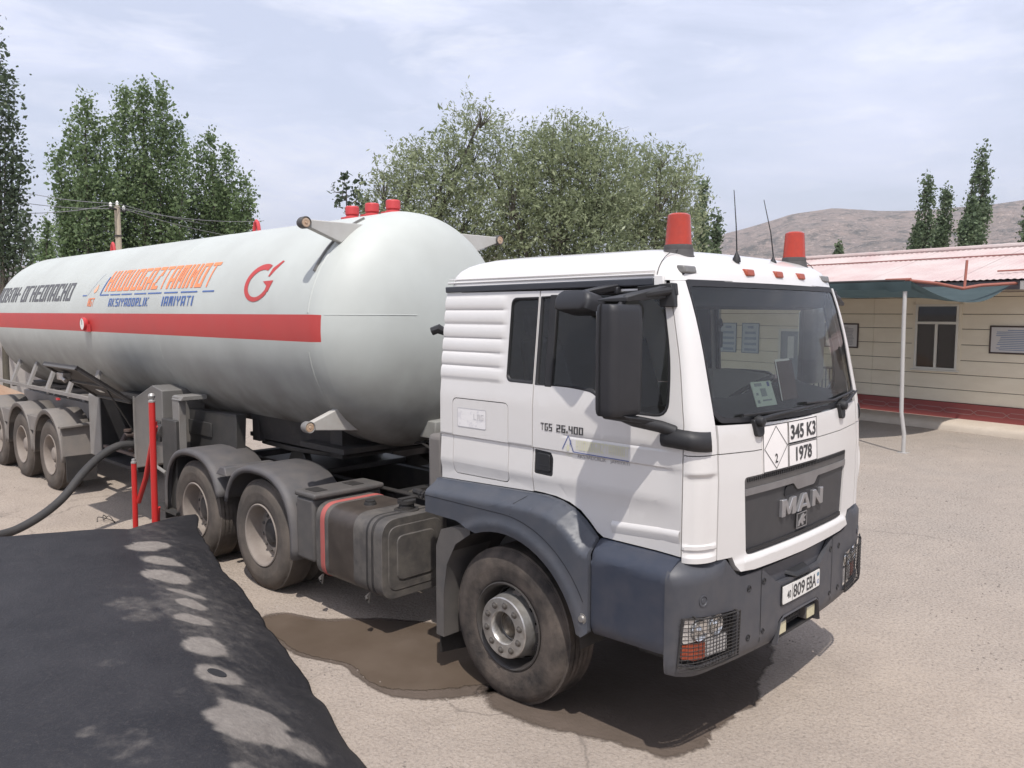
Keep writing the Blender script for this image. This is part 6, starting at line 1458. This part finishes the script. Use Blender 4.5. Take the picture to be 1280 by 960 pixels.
# fascia, eave and corrugated roof
M_roof = mat('pink_roof_sheet', (.49, .415, .395), .7, col2=(.42, .27, .26), scale=1.1, amt=.85, stretch=(1, 1, 1), contrast=(.38, .66), dust=(.52, .44, .41), dustz=(0, 20, .45))
mb = MB(); mb.box(XL, XRt, -.78, -.74, 3.09, 3.27); mb.done('fascia', mat('dark_fascia', (.10, .09, .10), .8, col2=(.14, .125, .13), scale=4), BD)
mb = MB(); mb.box(XL, XRt, -.74, .0, 3.07, 3.095); mb.done('soffit', mat('soffit_board', (.46, .40, .33), .8), BD)
mb = MB(); mb.box(.12, .30, -.80, -.785, 3.085, 3.26); mb.done('fascia_patch', M_wframe, BD)
EV, RDG, RY = 3.30, 4.22, 2.6
sheet_w = 1.1
k = 0; x = XL - .3
while x < XRt + .3:
    mb = MB(); n = 33; rows = []
    rs = random.Random(k)
    for j, t in enumerate(np.linspace(0, 1, 9)):
        row = []
        for i in range(n):
            xx = x + (sheet_w+.05)*i/(n-1); row.append(Vector((xx, -.86+(RY+.86)*t, EV+(RDG-EV)*t + .009*math.sin((xx)*2*PI/.137) + .006*(k % 2) + .012*mn.noise(Vector((xx*1.3, t*4, 2))))))
        rows.append(row)
    mb.grid(rows); mb.done('roof_sheet', M_roof, BD, smooth=60); x += sheet_w; k += 1
mb = MB(); mb.grid([[Vector((XL-.3, RY, RDG)), Vector((XRt+.3, RY, RDG))], [Vector((XL-.3, 6.4, 3.2)), Vector((XRt+.3, 6.4, 3.2))]]); mb.done('rear_roof', M_roof, BD)
mb = MB(); mb.tube([(XL-.3, RY, RDG+.03), (XRt+.3, RY, RDG+.03)], .07, 8); mb.done('ridge_cap', M_roof, BD)
mb = MB(); mb.box(XL-.3, XRt+.3, 1.55, 1.57, 3.95, 3.985); mb.done('sheet_lap', mat('lap_rust', (.30, .14, .12), .8), BD)
mb = MB(); mb.tube([(-.55, -.35, 3.50), (1.2, -.10, 3.54)], .018, 7); o = mb.done('loose_pipe', mat('rust_paint', (.30, .10, .07), .8, col2=(.22, .09, .07), scale=8))
o.location = BD.location; o.rotation_euler = BD.rotation_euler; tag(o, 'thin rusty pipe lying across the pink roof at the right', 'pipe')
# pavement along the wall with a crumbling edge
mb = MB(); rows = []; rs = random.Random(5)
nx = 90
for i in range(nx+1):
    x = XL + (XRt-XL)*i/nx; e = -.95 - .015*x + .035*mn.noise(Vector((x*2.2, 0, 1))); cr_ = .03*abs(mn.noise(Vector((x*4, 1, 1))))
    rows.append([Vector((x, -.02, .172)), Vector((x, -.4, .168)), Vector((x, e+.10+cr_, .16)), Vector((x, e+.03, .145-cr_)), Vector((x, e-.02-cr_*.5, .08)), Vector((x, e-.05+.03*mn.noise(Vector((x*5, 3, 3))), -.02))])
mb.grid(rows); o = mb.done('pavement', mat('pavement_concrete', (.50, .43, .355), .9, col2=(.40, .34, .275), scale=2.5, bump=.35, bscale=30), smooth=50)
o.location = BD.location; o.rotation_euler = BD.rotation_euler; tag(o, kind='structure')
# ------------------------------------------------------------------ things on the wall
def hung(name, label, cat, group, x0, x1, z0, z1, frame, fw, face, rows, ink):
    e = tag(empty(name, tuple(BD.matrix_basis @ Vector(((x0+x1)/2, -.012, z0))), BR), label, cat, group); w, h = (x1-x0)/2, z1-z0
    mb = MB(); mb.box(-w, w, -.02, .005, 0, fw); mb.box(-w, w, -.02, .005, h-fw, h); mb.box(-w, -w+fw, -.02, .005, fw+.001, h-fw-.001); mb.box(w-fw, w, -.02, .005, fw+.001, h-fw-.001); mb.done('frame', frame, e, bevel=.003, seg=1)
    mb = MB(); mb.box(-w+fw, w-fw, -.008, .004, fw, h-fw); mb.done('sheet', face, e)
    bm = bmesh.new(); rs = random.Random(name+label)
    for k in range(rows):
        zz = h - fw - (h-2*fw)*(.12 + .78*k/max(1, rows-1)); ww = (w-fw)*(.82 if k else .45)*rs.uniform(.8, 1); hh = (h-2*fw)*.22/rows
        bm.faces.new([bm.verts.new((a, -.0095, b)) for a, b in ((-ww, zz-hh), (ww, zz-hh), (ww, zz+hh), (-ww, zz+hh))])
    finish(bm, 'print', ink, e, smooth=0); return e
M_nf = mat('dark_wood_frame', (.045, .028, .024), .5, col2=(.07, .04, .032), scale=9)
M_nsheet = mat('notice_sheet', (.56, .54, .52), .4, col2=(.48, .46, .45), scale=3)
M_ink1 = mat('grey_print_ink', (.32, .31, .32), .6); M_ink2 = mat('blue_print_ink', (.22, .27, .36), .6)
hung('framed_notice', 'dark framed notice with grey print beside the windscreen edge', 'notice', None, -4.98, -4.0, 1.70, 2.33, M_nf, .035, M_nsheet, 13, M_ink1)
hung('framed_notice', 'dark framed notice with blue print to the right of the window', 'notice', None, -.80, .42, 1.70, 2.32, M_nf, .035, M_nsheet, 12, M_ink2)
M_pf = mat('poster_edge', (.16, .20, .26), .5); M_pb = mat('blue_poster', (.42, .47, .53), .5, col2=(.34, .39, .47), scale=4)
hung('wall_poster', 'pale blue poster seen through the cab, the one farther from the door', 'poster', None, -8.54, -7.93, 1.43, 2.30, M_pf, .02, M_pb, 5, M_ink2)
hung('wall_poster', 'pale blue poster seen through the cab, the one nearer the door', 'poster', None, -7.73, -7.11, 1.43, 2.30, M_pf, .02, M_pb, 5, M_ink2)
# bench of dark steel bars against the wall
BN = tag(empty('steel_bench', tuple(BD.matrix_basis @ Vector((-4.62, -.45, .17))), BR), 'dark steel bar bench against the wall just past the truck', 'bench')
mb = MB()
mb.tube([(.52, .30, 0), (.52, .24, .45), (.50, .36, .95), (.44, .37, .98), (-.44, .37, .98), (-.50, .36, .95), (-.52, .24, .45), (-.52, .30, 0)], .020, 8); mb.done('back_frame', M_chassis, BN)
for i in range(9):
    x = -.42 + i*.105; mb = MB(); mb.box(x-.016, x+.016, .325, .337, .46, .97); mb.done('slat', M_chassis, BN)
mb = MB(); mb.box(-.52, .52, -.18, .27, .43, .455); mb.done('seat', M_chassis, BN)
for x in (-.5, .5): mb = MB(); mb.tube([(x, -.17, .0), (x, -.17, .43)], .018, 8); mb.done('leg', M_chassis, BN)
# ------------------------------------------------------------------ shade canopy in front of the building
CN = tag(empty('shade_canopy', tuple(BD.matrix_basis @ Vector((-.06, -4.58, 0))), BR), 'teal cloth shade canopy on thin pale posts in front of the building', 'canopy')
m, N, L, B = nodemat('teal_cloth'); tc = N.new('ShaderNodeTexCoord')
c = mixc(N, L, tex(N, L, tc.outputs['Object'], 2.2, 6, .6, .3, .7), (.060, .090, .095), (.042, .067, .072)); L.new(c, B.inputs['Base Color']); B.inputs['Roughness'].default_value = .9
tl = N.new('ShaderNodeBsdfTranslucent'); L.new(c, tl.inputs['Color']); mxs = N.new('ShaderNodeMixShader'); mxs.inputs[0].default_value = .28
L.new(B.outputs[0], mxs.inputs[1]); L.new(tl.outputs[0], mxs.inputs[2]); L.new(mxs.outputs[0], N['Material Output'].inputs['Surface'])
mb = MB(); rows = []
for i in range(61):
    x = .03 - 11.5*i/60; row = []
    bay = abs(math.sin(PI*(i/60*11.5)/3.8))
    for j in range(33):
        t = j/32; y = -.02 + 3.72*t; sag = math.sin(PI*t)*(.16+.08*bay + .22*max(0, 1-i/9)**1.5) + .05*mn.noise(Vector((x*.9, y*.9, 4)))*math.sin(PI*t)
        edge_drop = .0
        z = 3.16 + .02*t - sag
        row.append(Vector((x + .12*math.sin(PI*t)*(i == 0), y, z)))
    rows.append(row)
mb.grid(rows); mb.done('cloth', m, CN, smooth=180)
# short valance hanging from the front rail
mb = MB(); rows = []
for i in range(120):
    x = .03 - 11.5*i/119; dz = .13 + .05*mn.noise(Vector((x*.7, 0, 2))) + (.05 if i < 5 else 0); w = .02*math.sin(x*9) + .02*mn.noise(Vector((x*3, 1, 1)))
    rows.append([Vector((x, -.035, 3.17)), Vector((x, -.04+w*.5, 3.17-dz*.5)), Vector((x, -.035+w, 3.17-dz))])
mb.grid(rows); mb.done('valance', m, CN, smooth=180)
M_pipe = mat('pale_pipe', (.50, .49, .47), .45, .3, col2=(.40, .38, .36), scale=6)
for x in (0, -7.4, -10.9):
    p_ = [(x, 0, 0), (x-.0, 0, .35), (x-.07, 0, .75), (x-.09, 0, 1.7), (x-.10, 0, 2.5), (x-.10, 0, 3.17)] if x == 0 else [(x, 0, 0), (x, 0, 3.17)]
    mb = MB(); mb.tube(p_, .036, 12); mb.box(x-.08, x+.08, -.08, .08, -.0, .008); mb.done('post', M_pipe, CN)
M_rust = MATS['rust_paint']
mb = MB(); mb.tube([(-.11, 0, 3.19), (-.02, .9, 3.15), (.02, 1.8, 3.07), (.06, 2.4, 3.14), (.1, 3.9, 3.22)], .032, 8); mb.tube([(-.5, .02, 3.20), (.0, 0, 3.20)], .03, 8)
for x in (-7.4, -10.9): mb.tube([(x, 0, 3.19), (x, 3.9, 3.20)], .028, 8)
mb.done('rail', M_rust, CN); mb = MB(); mb.tube([(-.10, 0, 3.185), (-11.4, 0, 3.185)], .028, 8); mb.done('front_rail', M_chassis, CN)
mb = MB(); mb.tube([(.03, 1.85, 3.07), (-.02, 2.0, 3.62)], .026, 8); mb.done('broken_upright', M_rust, CN)
# ------------------------------------------------------------------ far left: flat-roofed block, wall and earth heap seen under the tank
FB = tag(empty('flat_block', (-27, 2.2, 0), R(8)), 'grey flat-roofed block behind the rear end of the tank', 'building')
mb = MB(); mb.box(-8, 2, -3, 3, 0, 3.35); mb.done('wall', mat('grey_render', (.40, .37, .34), .9, col2=(.33, .30, .27), scale=1.2), FB)
mb = MB(); mb.box(-8.3, 2.3, -3.3, 3.3, 3.35, 3.62); mb.done('roof_slab', mat('slab_concrete', (.46, .44, .42), .9, col2=(.38, .36, .34), scale=2), FB, bevel=.02)
mb = MB(); rows = []
for i in range(25):
    row = []
    for j in range(13):
        x, y = -2.2+4.4*i/24, -2+4*j/12; r = math.hypot(x/2.2, y/2); row.append(Vector((x, y, max(-.05, 1.15*max(0, 1-r)**.8 + .25*mn.noise(Vector((x, y, 1)))*max(0, 1-r)))))
    rows.append(row)
mb.grid(rows); o = mb.done('earth_heap', mat('orange_earth', (.30, .18, .11), .95, col2=(.42, .33, .25), scale=1.5, bump=.4, bscale=8), smooth=180); o.location = (-18.2, -.2, 0); tag(o, 'heap of orange earth seen beneath the rear of the tank', 'earth heap')
# kerb of the far yard edge seen under the tank
mb = MB(); mb.box(-60, -12.5, 14.6, 14.9, -.05, .13); tag(mb.done('far_kerb', mat('kerb_concrete', (.36, .30, .25), .9)), kind='structure')
# ------------------------------------------------------------------ utility pole and wires
pp = place(148.5, 310, 27); pt = place(148, 258, 27)
UP = tag(empty('utility_pole', (pp.x, pp.y, 0)), 'slim pale concrete utility pole rising behind the tank', 'utility pole')
hz = pt.z
mb = MB(); mb.tube([(0, 0, 0), (0, 0, hz)], [.13, .085], 10); mb.done('pole_shaft', mat('pole_concrete', (.44, .38, .29), .9, col2=(.36, .31, .24), scale=3), UP)
tv = Vector((_r2.x, _r2.y, 0)).normalized(); dv_ = Vector((-tv.y, tv.x, 0))
mb = MB(); mb.tube([tuple(dv_*-.55+Vector((0, 0, hz-.12))), tuple(dv_*.55+Vector((0, 0, hz-.12)))], .035, 6); mb.box(-.1, .1, -.1, .1, hz-1.0, hz-.95); mb.done('crossarm', M_chassis, UP)
ins = [dv_*-.45+Vector((0, 0, hz-.02)), dv_*.45+Vector((0, 0, hz-.02)), dv_*.0+Vector((0, 0, hz+.08))]
for q in ins:
    mb = MB(); mb.lathe([(.02, -.08), (.05, -.04), (.035, 0), (.05, .03), (.02, .08), (0, .09)], Matrix.Translation(q), n=10); mb.done('insulator', M_paper, UP)
def sagline(a, b, s): return [a.lerp(b, i/16) - Vector((0, 0, s*4*(i/16)*(1-i/16))) for i in range(17)]
M_wire = mat('wire_grey', (.26, .26, .27), .5, .3)
base_ = Vector((pp.x, pp.y, 0))
for k, (q, endL, endR) in enumerate(((ins[0], place(-40, 262, 24), place(330, 300, 36)), (ins[1], place(-40, 240, 26), place(330, 276, 34)), (ins[2], place(-40, 222, 27), place(330, 288, 40)))):
    for e, nm in ((endL, 'left'), (endR, 'right')):
        mb = MB(); mb.tube(sagline(base_+q, e, .18), .011, 5)
        tag(mb.done('power_line', M_wire, smooth=60), 'overhead wire from the pole %s, %s of three' % ('down over the tank' if nm == 'right' else 'to the left picture edge', ('lowest', 'middle', 'topmost')[k]), 'wire', 'overhead wires on the utility pole')
# ================================================================== trees
def leafmat(name, c1, c2, c3=None):
    m = bpy.data.materials.new(name); m.use_nodes = True; N = m.node_tree.nodes; L = m.node_tree.links; B = N['Principled BSDF']
    g = N.new('ShaderNodeNewGeometry'); cr = N.new('ShaderNodeValToRGB'); e = cr.color_ramp.elements; e[0].color = (*c1, 1); e[1].color = (*c2, 1)
    if c3: q = e.new(.86); q.color = (*c2, 1); e[-1].color = (*c3, 1)
    L.new(g.outputs['Random Per Island'], cr.inputs['Fac'])
    L.new(cr.outputs['Color'], B.inputs['Base Color']); B.inputs['Roughness'].default_value = .55; B.inputs['Specular IOR Level'].default_value = .35
    t = N.new('ShaderNodeBsdfTranslucent'); L.new(cr.outputs['Color'], t.inputs['Color']); x = N.new('ShaderNodeMixShader'); x.inputs[0].default_value = .42
    L.new(B.outputs[0], x.inputs[1]); L.new(t.outputs[0], x.inputs[2]); L.new(x.outputs[0], N['Material Output'].inputs['Surface']); return m
M_pop = leafmat('poplar_leaves', (.105, .160, .070), (.175, .24, .105), (.29, .36, .20))
M_popfar = leafmat('far_poplar_leaves', (.09, .13, .07), (.145, .195, .105), (.23, .28, .17))
M_wil = leafmat('willow_leaves', (.195, .23, .13), (.30, .34, .19), (.44, .48, .33))
M_dark = leafmat('dark_poplar_leaves', (.056, .080, .048), (.095, .13, .074), (.16, .20, .125))
M_bark = mat('bark', (.085, .075, .055), .9, col2=(.05, .042, .034), scale=8, bump=.4, bscale=20)
def leaf_mesh(C, A, size, aspect, fold=.0, up=0):
    """C (n,3) centres, A (n,3) long axes; rhombus leaves"""
    n = len(C); A = A/np.linalg.norm(A, axis=1, keepdims=True); r = RNG.normal(size=(n, 3)); b = np.cross(A, r); b /= np.linalg.norm(b, axis=1, keepdims=True)
    s = size*np.clip(RNG.lognormal(-.06, .34, (n, 1)), .45, 2.2); a = A*s*.5; w = b*s*.5*aspect
    V = np.stack([C-a, C+w*.9-a*.1, C+a, C-w*.9-a*.1], 1).reshape(-1, 3)
    me = bpy.data.meshes.new('leaves'); me.vertices.add(4*n); me.vertices.foreach_set('co', V.ravel())
    me.loops.add(4*n); me.loops.foreach_set('vertex_index', np.arange(4*n, dtype=np.int32)); me.polygons.add(n)
    me.polygons.foreach_set('loop_start', np.arange(0, 4*n, 4, dtype=np.int32)); me.update(calc_edges=True); return me
def plume(base, tip, rad, nclump, nleaf, cl):
    """leaf points along a spindle from base to tip: clumps near its surface"""
    base, tip = np.array(base), np.array(tip); ax = tip-base; ln = np.linalg.norm(ax); ax = ax/ln
    t = RNG.beta(1.25, 1.2, nclump); prof = np.sin(np.pi*np.clip(t*.93+.06, 0, 1))**.72*(1.05-.35*t)
    d = RNG.normal(size=(nclump, 3)); d -= np.outer(d@ax, ax); d /= np.linalg.norm(d, axis=1, keepdims=True)
    rr = rad*prof*np.sqrt(RNG.uniform(.12, 1, nclump))*RNG.uniform(.8, 1.12, nclump)
    c = base + np.outer(t*ln, ax) + d*rr[:, None]
    P = np.repeat(c, nleaf, 0) + RNG.normal(size=(nclump*nleaf, 3))*cl*np.array([1, 1, 1.25])
    D = np.repeat(d, nleaf, 0)
    return P, D, ax
def tree(name, label, base, plumes, leafm, leaf=.13, asp=.75, clump=16, cl=.16, dens=1, group=None, droop=-.2, trunk_r=.18, cat='tree'):
    e = tag(empty(name, base), label, cat, group); base = np.array(base)
    P, A = [], []
    mb = MB()
    zt = max(q[1][2] for q in plumes)
    top = max(plumes, key=lambda q: q[1][2]); tx, ty = top[1][0], top[1][1]
    mb.tube([(0, 0, -.2), (tx*.15, ty*.15, zt*.2), (tx*.45, ty*.45, zt*.5), (tx*.9, ty*.9, zt*.92)], [trunk_r, trunk_r*.8, trunk_r*.5, .02], 9)
    for b, t, r, *k in plumes:
        b, t = np.array(b, float), np.array(t, float); ln = np.linalg.norm(t-b); n = int(dens*ln*r*26*(k[0] if k else 1))
        q, d, ax = plume(b, t, r, n, clump, cl); P.append(q); A.append(d*.6 + ax*.5 + RNG.normal(size=d.shape)*.6 + np.array([0, 0, droop]))
        s0 = Vector((b[0]*.45, b[1]*.45, max(.4, b[2]-ln*.18))); w0 = min(trunk_r*.45, r*.16); mb.tube([s0, Vector(b), Vector(b*.55+t*.45), Vector(b*.1+t*.9)], [w0, w0*.8, w0*.4, .006], 6)
        for i in range(int(ln*2.2)):         # twigs
            u = RNG.uniform(.08, .85); p = b+(t-b)*u; dd = RNG.normal(size=3); dd /= np.linalg.norm(dd); dd[2] = abs(dd[2])*.8+.2
            mb.tube([Vector(p), Vector(p+dd*r*.8)], [min(trunk_r*.1, r*.03), .004], 4)
    mb.done('trunk', M_bark, e, smooth=60)
    me = leaf_mesh(np.concatenate(P), np.concatenate(A), leaf, asp); me.materials.append(leafm); o = link('crown', me, e); return e
def px(pxx, pyy, depth):                    # a picture point at a depth, used once to measure tree outlines
    return place(pxx, pyy, depth)
def spires(depth, pts, r_scale=1, seed=0):
    """pts: (x, y_base, x_tip, y_tip, half_width_px) in the photograph at one depth -> base point, plumes in local metres"""
    rs = np.random.default_rng(seed); x0 = np.mean([p[0] for p in pts]); b = place(x0, 330, depth); b.z = 0
    out = []
    for (xa, ya, xb, yb, hw, *k) in pts:
        dd = depth + rs.uniform(-1, 1)*hw/1023.88*depth*1.1
        p, q = place(xa, ya, dd)-b, place(xb, yb, dd)-b
        out.append((tuple(p), tuple(q), hw/1023.88*depth*r_scale, *(k or [1])))
    return tuple(b), out
def addtree(name, label, depth, pts, m, rs_=.74, **k):
    b, pl = spires(depth, pts, rs_, seed=len(label)); return tree(name, label, b, pl, m, **k)
GP = 'poplars behind the tank'
addtree('poplar_tree', 'tall dark poplar cut by the left picture edge', 24, [(-18, 350, -6, 40, 22), (4, 345, 8, 95, 18), (10, 340, 18, 150, 14), (16, 345, 26, 215, 13), (24, 345, 36, 262, 10), (-35, 350, -30, 60, 25)], M_dark, leaf=.12, dens=2.4, clump=14, cl=.17, trunk_r=.10)
addtree('young_conifer', 'small pointed green tree between the edge poplar and the broad poplars', 32, [(58, 345, 58, 274, 13), (58, 345, 57, 300, 17)], M_pop, leaf=.13, dens=2.2, cl=.12)
addtree('young_poplar', 'small thin tree low beside the edge poplar', 34, [(38, 345, 38, 298, 8), (40, 345, 41, 310, 7)], M_popfar, leaf=.13, dens=2, cl=.12)
addtree('poplar_tree', 'broad poplar with a side branch, standing behind the utility pole', 31, [(110, 340, 107, 118, 26), (95, 340, 92, 150, 24), (125, 340, 126, 152, 24), (85, 335, 70, 182, 10), (84, 330, 76, 215, 13), (100, 345, 98, 235, 30), (132, 345, 135, 215, 22), (76, 345, 84, 275, 16)], M_pop, leaf=.125, dens=2.1, group=GP, cl=.17)
addtree('poplar_tree', 'tallest broad poplar of the group behind the tank', 33, [(182, 345, 178, 102, 26), (165, 345, 155, 112, 24), (200, 345, 202, 106, 25), (155, 340, 143, 140, 18), (215, 340, 222, 150, 22), (222, 335, 232, 185, 14), (178, 345, 180, 200, 42), (210, 345, 214, 240, 28), (150, 345, 150, 230, 26)], M_pop, leaf=.125, dens=2.0, group=GP, cl=.17)
addtree('poplar_tree', 'shorter rounded poplar standing apart to the right of the tallest one', 34, [(262, 330, 263, 168, 20), (248, 330, 247, 180, 15), (280, 330, 284, 188, 22), (296, 328, 306, 214, 16), (302, 325, 314, 240, 10), (270, 335, 272, 230, 36), (245, 332, 240, 235, 14), (290, 330, 300, 250, 20)], M_pop, leaf=.125, dens=2.1, group=GP, cl=.17)
# willow group: three trees with feathery crowns
def bushtree(name, label, depth, blobs, m, trunks, leaf=.125, dens=1.0, spray=True, group=None, asp=.36):
    """crown of leafy sprays: blobs (x, y, rx, ry) picture ellipses at a depth; trunks: (x, y_top)"""
    x0 = blobs[0][0]; b = place(x0, 330, depth); b.z = 0; e = tag(empty(name, tuple(b)), label, 'tree', group); bb = np.array(b)
    P, A = [], []; mb = MB(); sc = depth/1023.88
    for (x, y, rx, ry, *kk) in blobs:
        dd = depth + RNG.uniform(-.8, .8); c = np.array(place(x, y, dd)) - bb; rx, ry = rx*sc, ry*sc; k = kk[0] if kk else 1
        n = int(dens*k*rx*ry*215)
        u = RNG.normal(size=(n, 3)); u /= np.linalg.norm(u, axis=1, keepdims=True); r = RNG.uniform(.25, 1, n)**.5*RNG.uniform(.8, 1.18, n)
        rv = np.array(_r2)*1.0; fv = np.array([_f.x, _f.y, 0])
        org = c + np.outer(u[:, 0]*r*rx, rv) + np.outer(u[:, 1]*r*rx*.8, fv) + np.outer(u[:, 2]*r*ry, [0, 0, 1])
        ax = np.outer(u[:, 0], rv)*.8 + np.outer(u[:, 1], fv)*.8 + np.outer(u[:, 2]*.5+.55, [0, 0, 1]) + RNG.normal(size=(n, 3))*.35
        ax /= np.linalg.norm(ax, axis=1, keepdims=True); m_ = 12; ln = RNG.uniform(.35, .85, n)
        for i in range(m_):
            t = i/(m_-1); P.append(org + ax*(ln*t)[:, None] + RNG.normal(size=(n, 3))*.055 - np.array([0, 0, 1])*(.25*t*t*ln)[:, None]); A.append(ax*.6 + RNG.normal(size=(n, 3))*.7)
        for i in range(0, n, 40): mb.tube([Vector(org[i]-ax[i]*.5), Vector(org[i]+ax[i]*ln[i])], [.012, .004], 4)
        cc = Vector(c); s0 = Vector((0, 0, .6)); mb.tube([s0, Vector((cc.x*.35, cc.y*.35, max(1.2, cc.z*.45))), cc, cc + Vector((0, 0, ry*.6))], [.10, .06, .035, .01], 6)
        for i in range(10):
            d = Vector(RNG.normal(size=3)).normalized(); d.z = abs(d.z); mb.tube([cc - Vector((0, 0, ry*.4)), cc + Vector((d.x*rx*.8, d.y*rx*.6, d.z*ry*.7))], [.022, .006], 5)
    mb.tube([(0, 0, -.2), (0, 0, 1.2)], [.24, .15], 9)
    for xt, yt in trunks:
        q = Vector(np.array(place(xt, yt, depth)) - bb); mb.tube([Vector((q.x*.3, q.y*.3, 0)), Vector((q.x*.8, q.y*.8, q.z*.5)), q], [.09, .045, .012], 8)
    mb.done('trunk', M_bark, e, smooth=60)
    me = leaf_mesh(np.concatenate(P), np.concatenate(A), leaf, asp); me.materials.append(m); link('crown', me, e); return e
GW = 'willows behind the cab'
bushtree('willow_tree', 'feathery willow with a thin high crown beside the tank dome', 26, [(472, 268, 24, 30, .6), (545, 255, 55, 65), (590, 185, 36, 52, .55), (600, 150, 30, 24, .4), (510, 235, 34, 48, .7), (520, 195, 22, 18, .4), (480, 240, 20, 32, .5), (580, 285, 50, 40), (500, 300, 45, 30, .8), (560, 318, 60, 22, .8), (620, 310, 40, 30, .8), (625, 215, 34, 60, .7), (560, 210, 40, 40, .6)], M_wil, [(560, 200), (520, 215)], group=GW, dens=1.15)
bushtree('willow_tree', 'densest willow of the row, directly above the cab roof', 25, [(700, 240, 64, 72, 1.2), (715, 195, 45, 42, .8), (665, 225, 42, 60, .8), (750, 235, 48, 62), (655, 285, 40, 40), (745, 290, 50, 36), (690, 322, 70, 22, .9), (760, 322, 60, 22, .9), (700, 290, 45, 36), (640, 255, 30, 50, .6), (735, 180, 34, 22, .6), (690, 178, 24, 18, .4)], M_wil, [(640, 220), (690, 200), (745, 205)], group=GW, dens=1.15)
bushtree('willow_tree', 'willow at the far end of the row beside the beacon', 27, [(820, 250, 46, 52), (795, 225, 38, 40, .7), (845, 245, 28, 40, .7), (855, 225, 16, 20, .4), (800, 285, 50, 34), (845, 290, 30, 28), (820, 318, 52, 20, .9), (825, 205, 20, 16, .4), (780, 265, 30, 42, .8)], M_wil, [(800, 215), (840, 225)], group=GW, dens=1.15)
addtree('slender_sapling', 'sparse thin sapling with tufted leaves by the red valves', 28, [(418, 240, 414, 228, 6), (428, 245, 432, 216, 7), (440, 262, 436, 245, 6), (446, 250, 452, 226, 10), (420, 258, 424, 246, 5), (460, 262, 456, 235, 9), (452, 275, 448, 255, 9)], M_dark, leaf=.16, dens=2.2, cl=.09, clump=10, trunk_r=.06)
GR_ = 'wind-bent poplars at the far right'
addtree('slender_poplar', 'thin dark poplar just right of the near beacon', 45, [(878, 325, 879, 228, 8), (876, 325, 874, 260, 9)], M_popfar, leaf=.2, dens=2.2, cl=.16)
addtree('slender_poplar', 'shorter thin poplar next to the hillside, right of the near beacon', 46, [(894, 325, 897, 263, 6), (894, 325, 894, 285, 8)], M_popfar, leaf=.2, dens=2.2, cl=.16)
def bent(name, label, depth, trunk, n, wid, lean, m, seed):
    """a poplar pushed over by wind: short plumes all leaning one way off a tapering stem"""
    rs = np.random.default_rng(seed); (xa, ya, xb, yb) = trunk; pts = []
    for i in range(n):
        t = (i+.3)/n; x, y = xa+(xb-xa)*t, ya+(yb-ya)*t; w = wid*(1-t)**.55*rs.uniform(.6, 1)
        for s in (-1, 1):
            sx = x + s*w*.75*rs.uniform(.3, 1); L_ = (14+18*(1-t))*rs.uniform(.8, 1.25)
            pts.append((sx, y+8, sx+lean*L_*rs.uniform(.7, 1.2), y-L_, max(2.6, w*.33)))
    pts.append((xa, ya, (xa+xb)/2, (ya+yb)/2+10, wid*.75)); pts.append((xa, ya+10, xa, ya-35, wid*.95))
    return addtree(name, label, depth, pts, m, leaf=.15, dens=2.9, cl=.13, clump=14, group=GR_, trunk_r=.11)
bent('bent_poplar', 'wind-bent poplar, leftmost of the trio above the pink roof', 42, (1147, 320, 1158, 226), 8, 17, .35, M_popfar, 1)
bent('bent_poplar', 'shortest wind-bent poplar in the middle of the trio above the pink roof', 43, (1172, 318, 1180, 240), 7, 14, .35, M_popfar, 2)
bent('bent_poplar', 'tallest wind-bent poplar standing alone above the pink roof', 42, (1212, 312, 1226, 188), 10, 24, .38, M_popfar, 3)
addtree('young_conifer', 'small pointed tree just above the roof ridge by the far beacon', 60, [(1048, 330, 1049, 305, 7), (1047, 330, 1047, 314, 9)], M_popfar, leaf=.2, dens=2.5, cl=.12)
addtree('poplar_tree', 'dark tree sliver cut by the right picture edge', 40, [(1284, 320, 1283, 275, 7), (1290, 320, 1291, 255, 10)], M_popfar, leaf=.18, dens=2.2, cl=.14)
# papers behind the windscreen
pb = tag(empty('windscreen_permit', (1.352, -.30, 2.015), 0), 'pale green permit card with a blue mark standing behind the windscreen', 'card')
pb.rotation_euler = (0, R(-20), R(-4))
mb = MB(); mb.box(-.002, .002, -.112, .112, 0, .155); mb.done('card', mat('pale_green_card', (.55, .64, .54), .6, col2=(.6, .64, .56), scale=6), pb)
mb = MB()
for y0, y1, z0, z1 in ((-.08, .0, .125, .145), (-.09, -.065, .02, .04), (-.085, -.06, .07, .085), (-.03, .03, .06, .11), (-.03, .07, .03, .04)): mb.box(.0025, .0035, y0, y1, z0, z1)
mb.done('card_print', mat('card_print', (.26, .30, .30), .7), pb)
mb = MB(); mb.box(.0025, .0035, .06, .085, .12, .15); mb.done('blue_mark', M_bluep, pb)
cb = tag(empty('clipboard', (1.335, .045, 2.03), 0), 'brown clipboard with a white edge leaning on the dashboard', 'clipboard'); cb.rotation_euler = (0, R(-12), R(4))
mb = MB(); mb.box(-.003, .003, -.145, .12, 0, .25); mb.done('board', mat('brown_board', (.085, .055, .045), .7, col2=(.11, .07, .055), scale=6), cb)
mb = MB(); mb.box(.0035, .005, -.148, -.136, 0, .262); mb.box(.0035, .005, -.1355, .08, .248, .262); mb.done('white_edge', M_paper, cb)
# ================================================================== the dusty summer air
hm = bpy.data.materials.new('summer_haze'); hm.use_nodes = True; N = hm.node_tree.nodes; L = hm.node_tree.links; N.clear()
o_ = N.new('ShaderNodeOutputMaterial'); pv = N.new('ShaderNodeVolumePrincipled'); pv.inputs['Color'].default_value = (.93, .93, .96, 1); pv.inputs['Density'].default_value = .00034; pv.inputs['Anisotropy'].default_value = .3
L.new(pv.outputs[0], o_.inputs['Volume'])
mb = MB(); mb.box(-3300, 3300, -3300, 3300, -5, 275); tag(mb.done('haze', hm, smooth=0), kind='stuff')
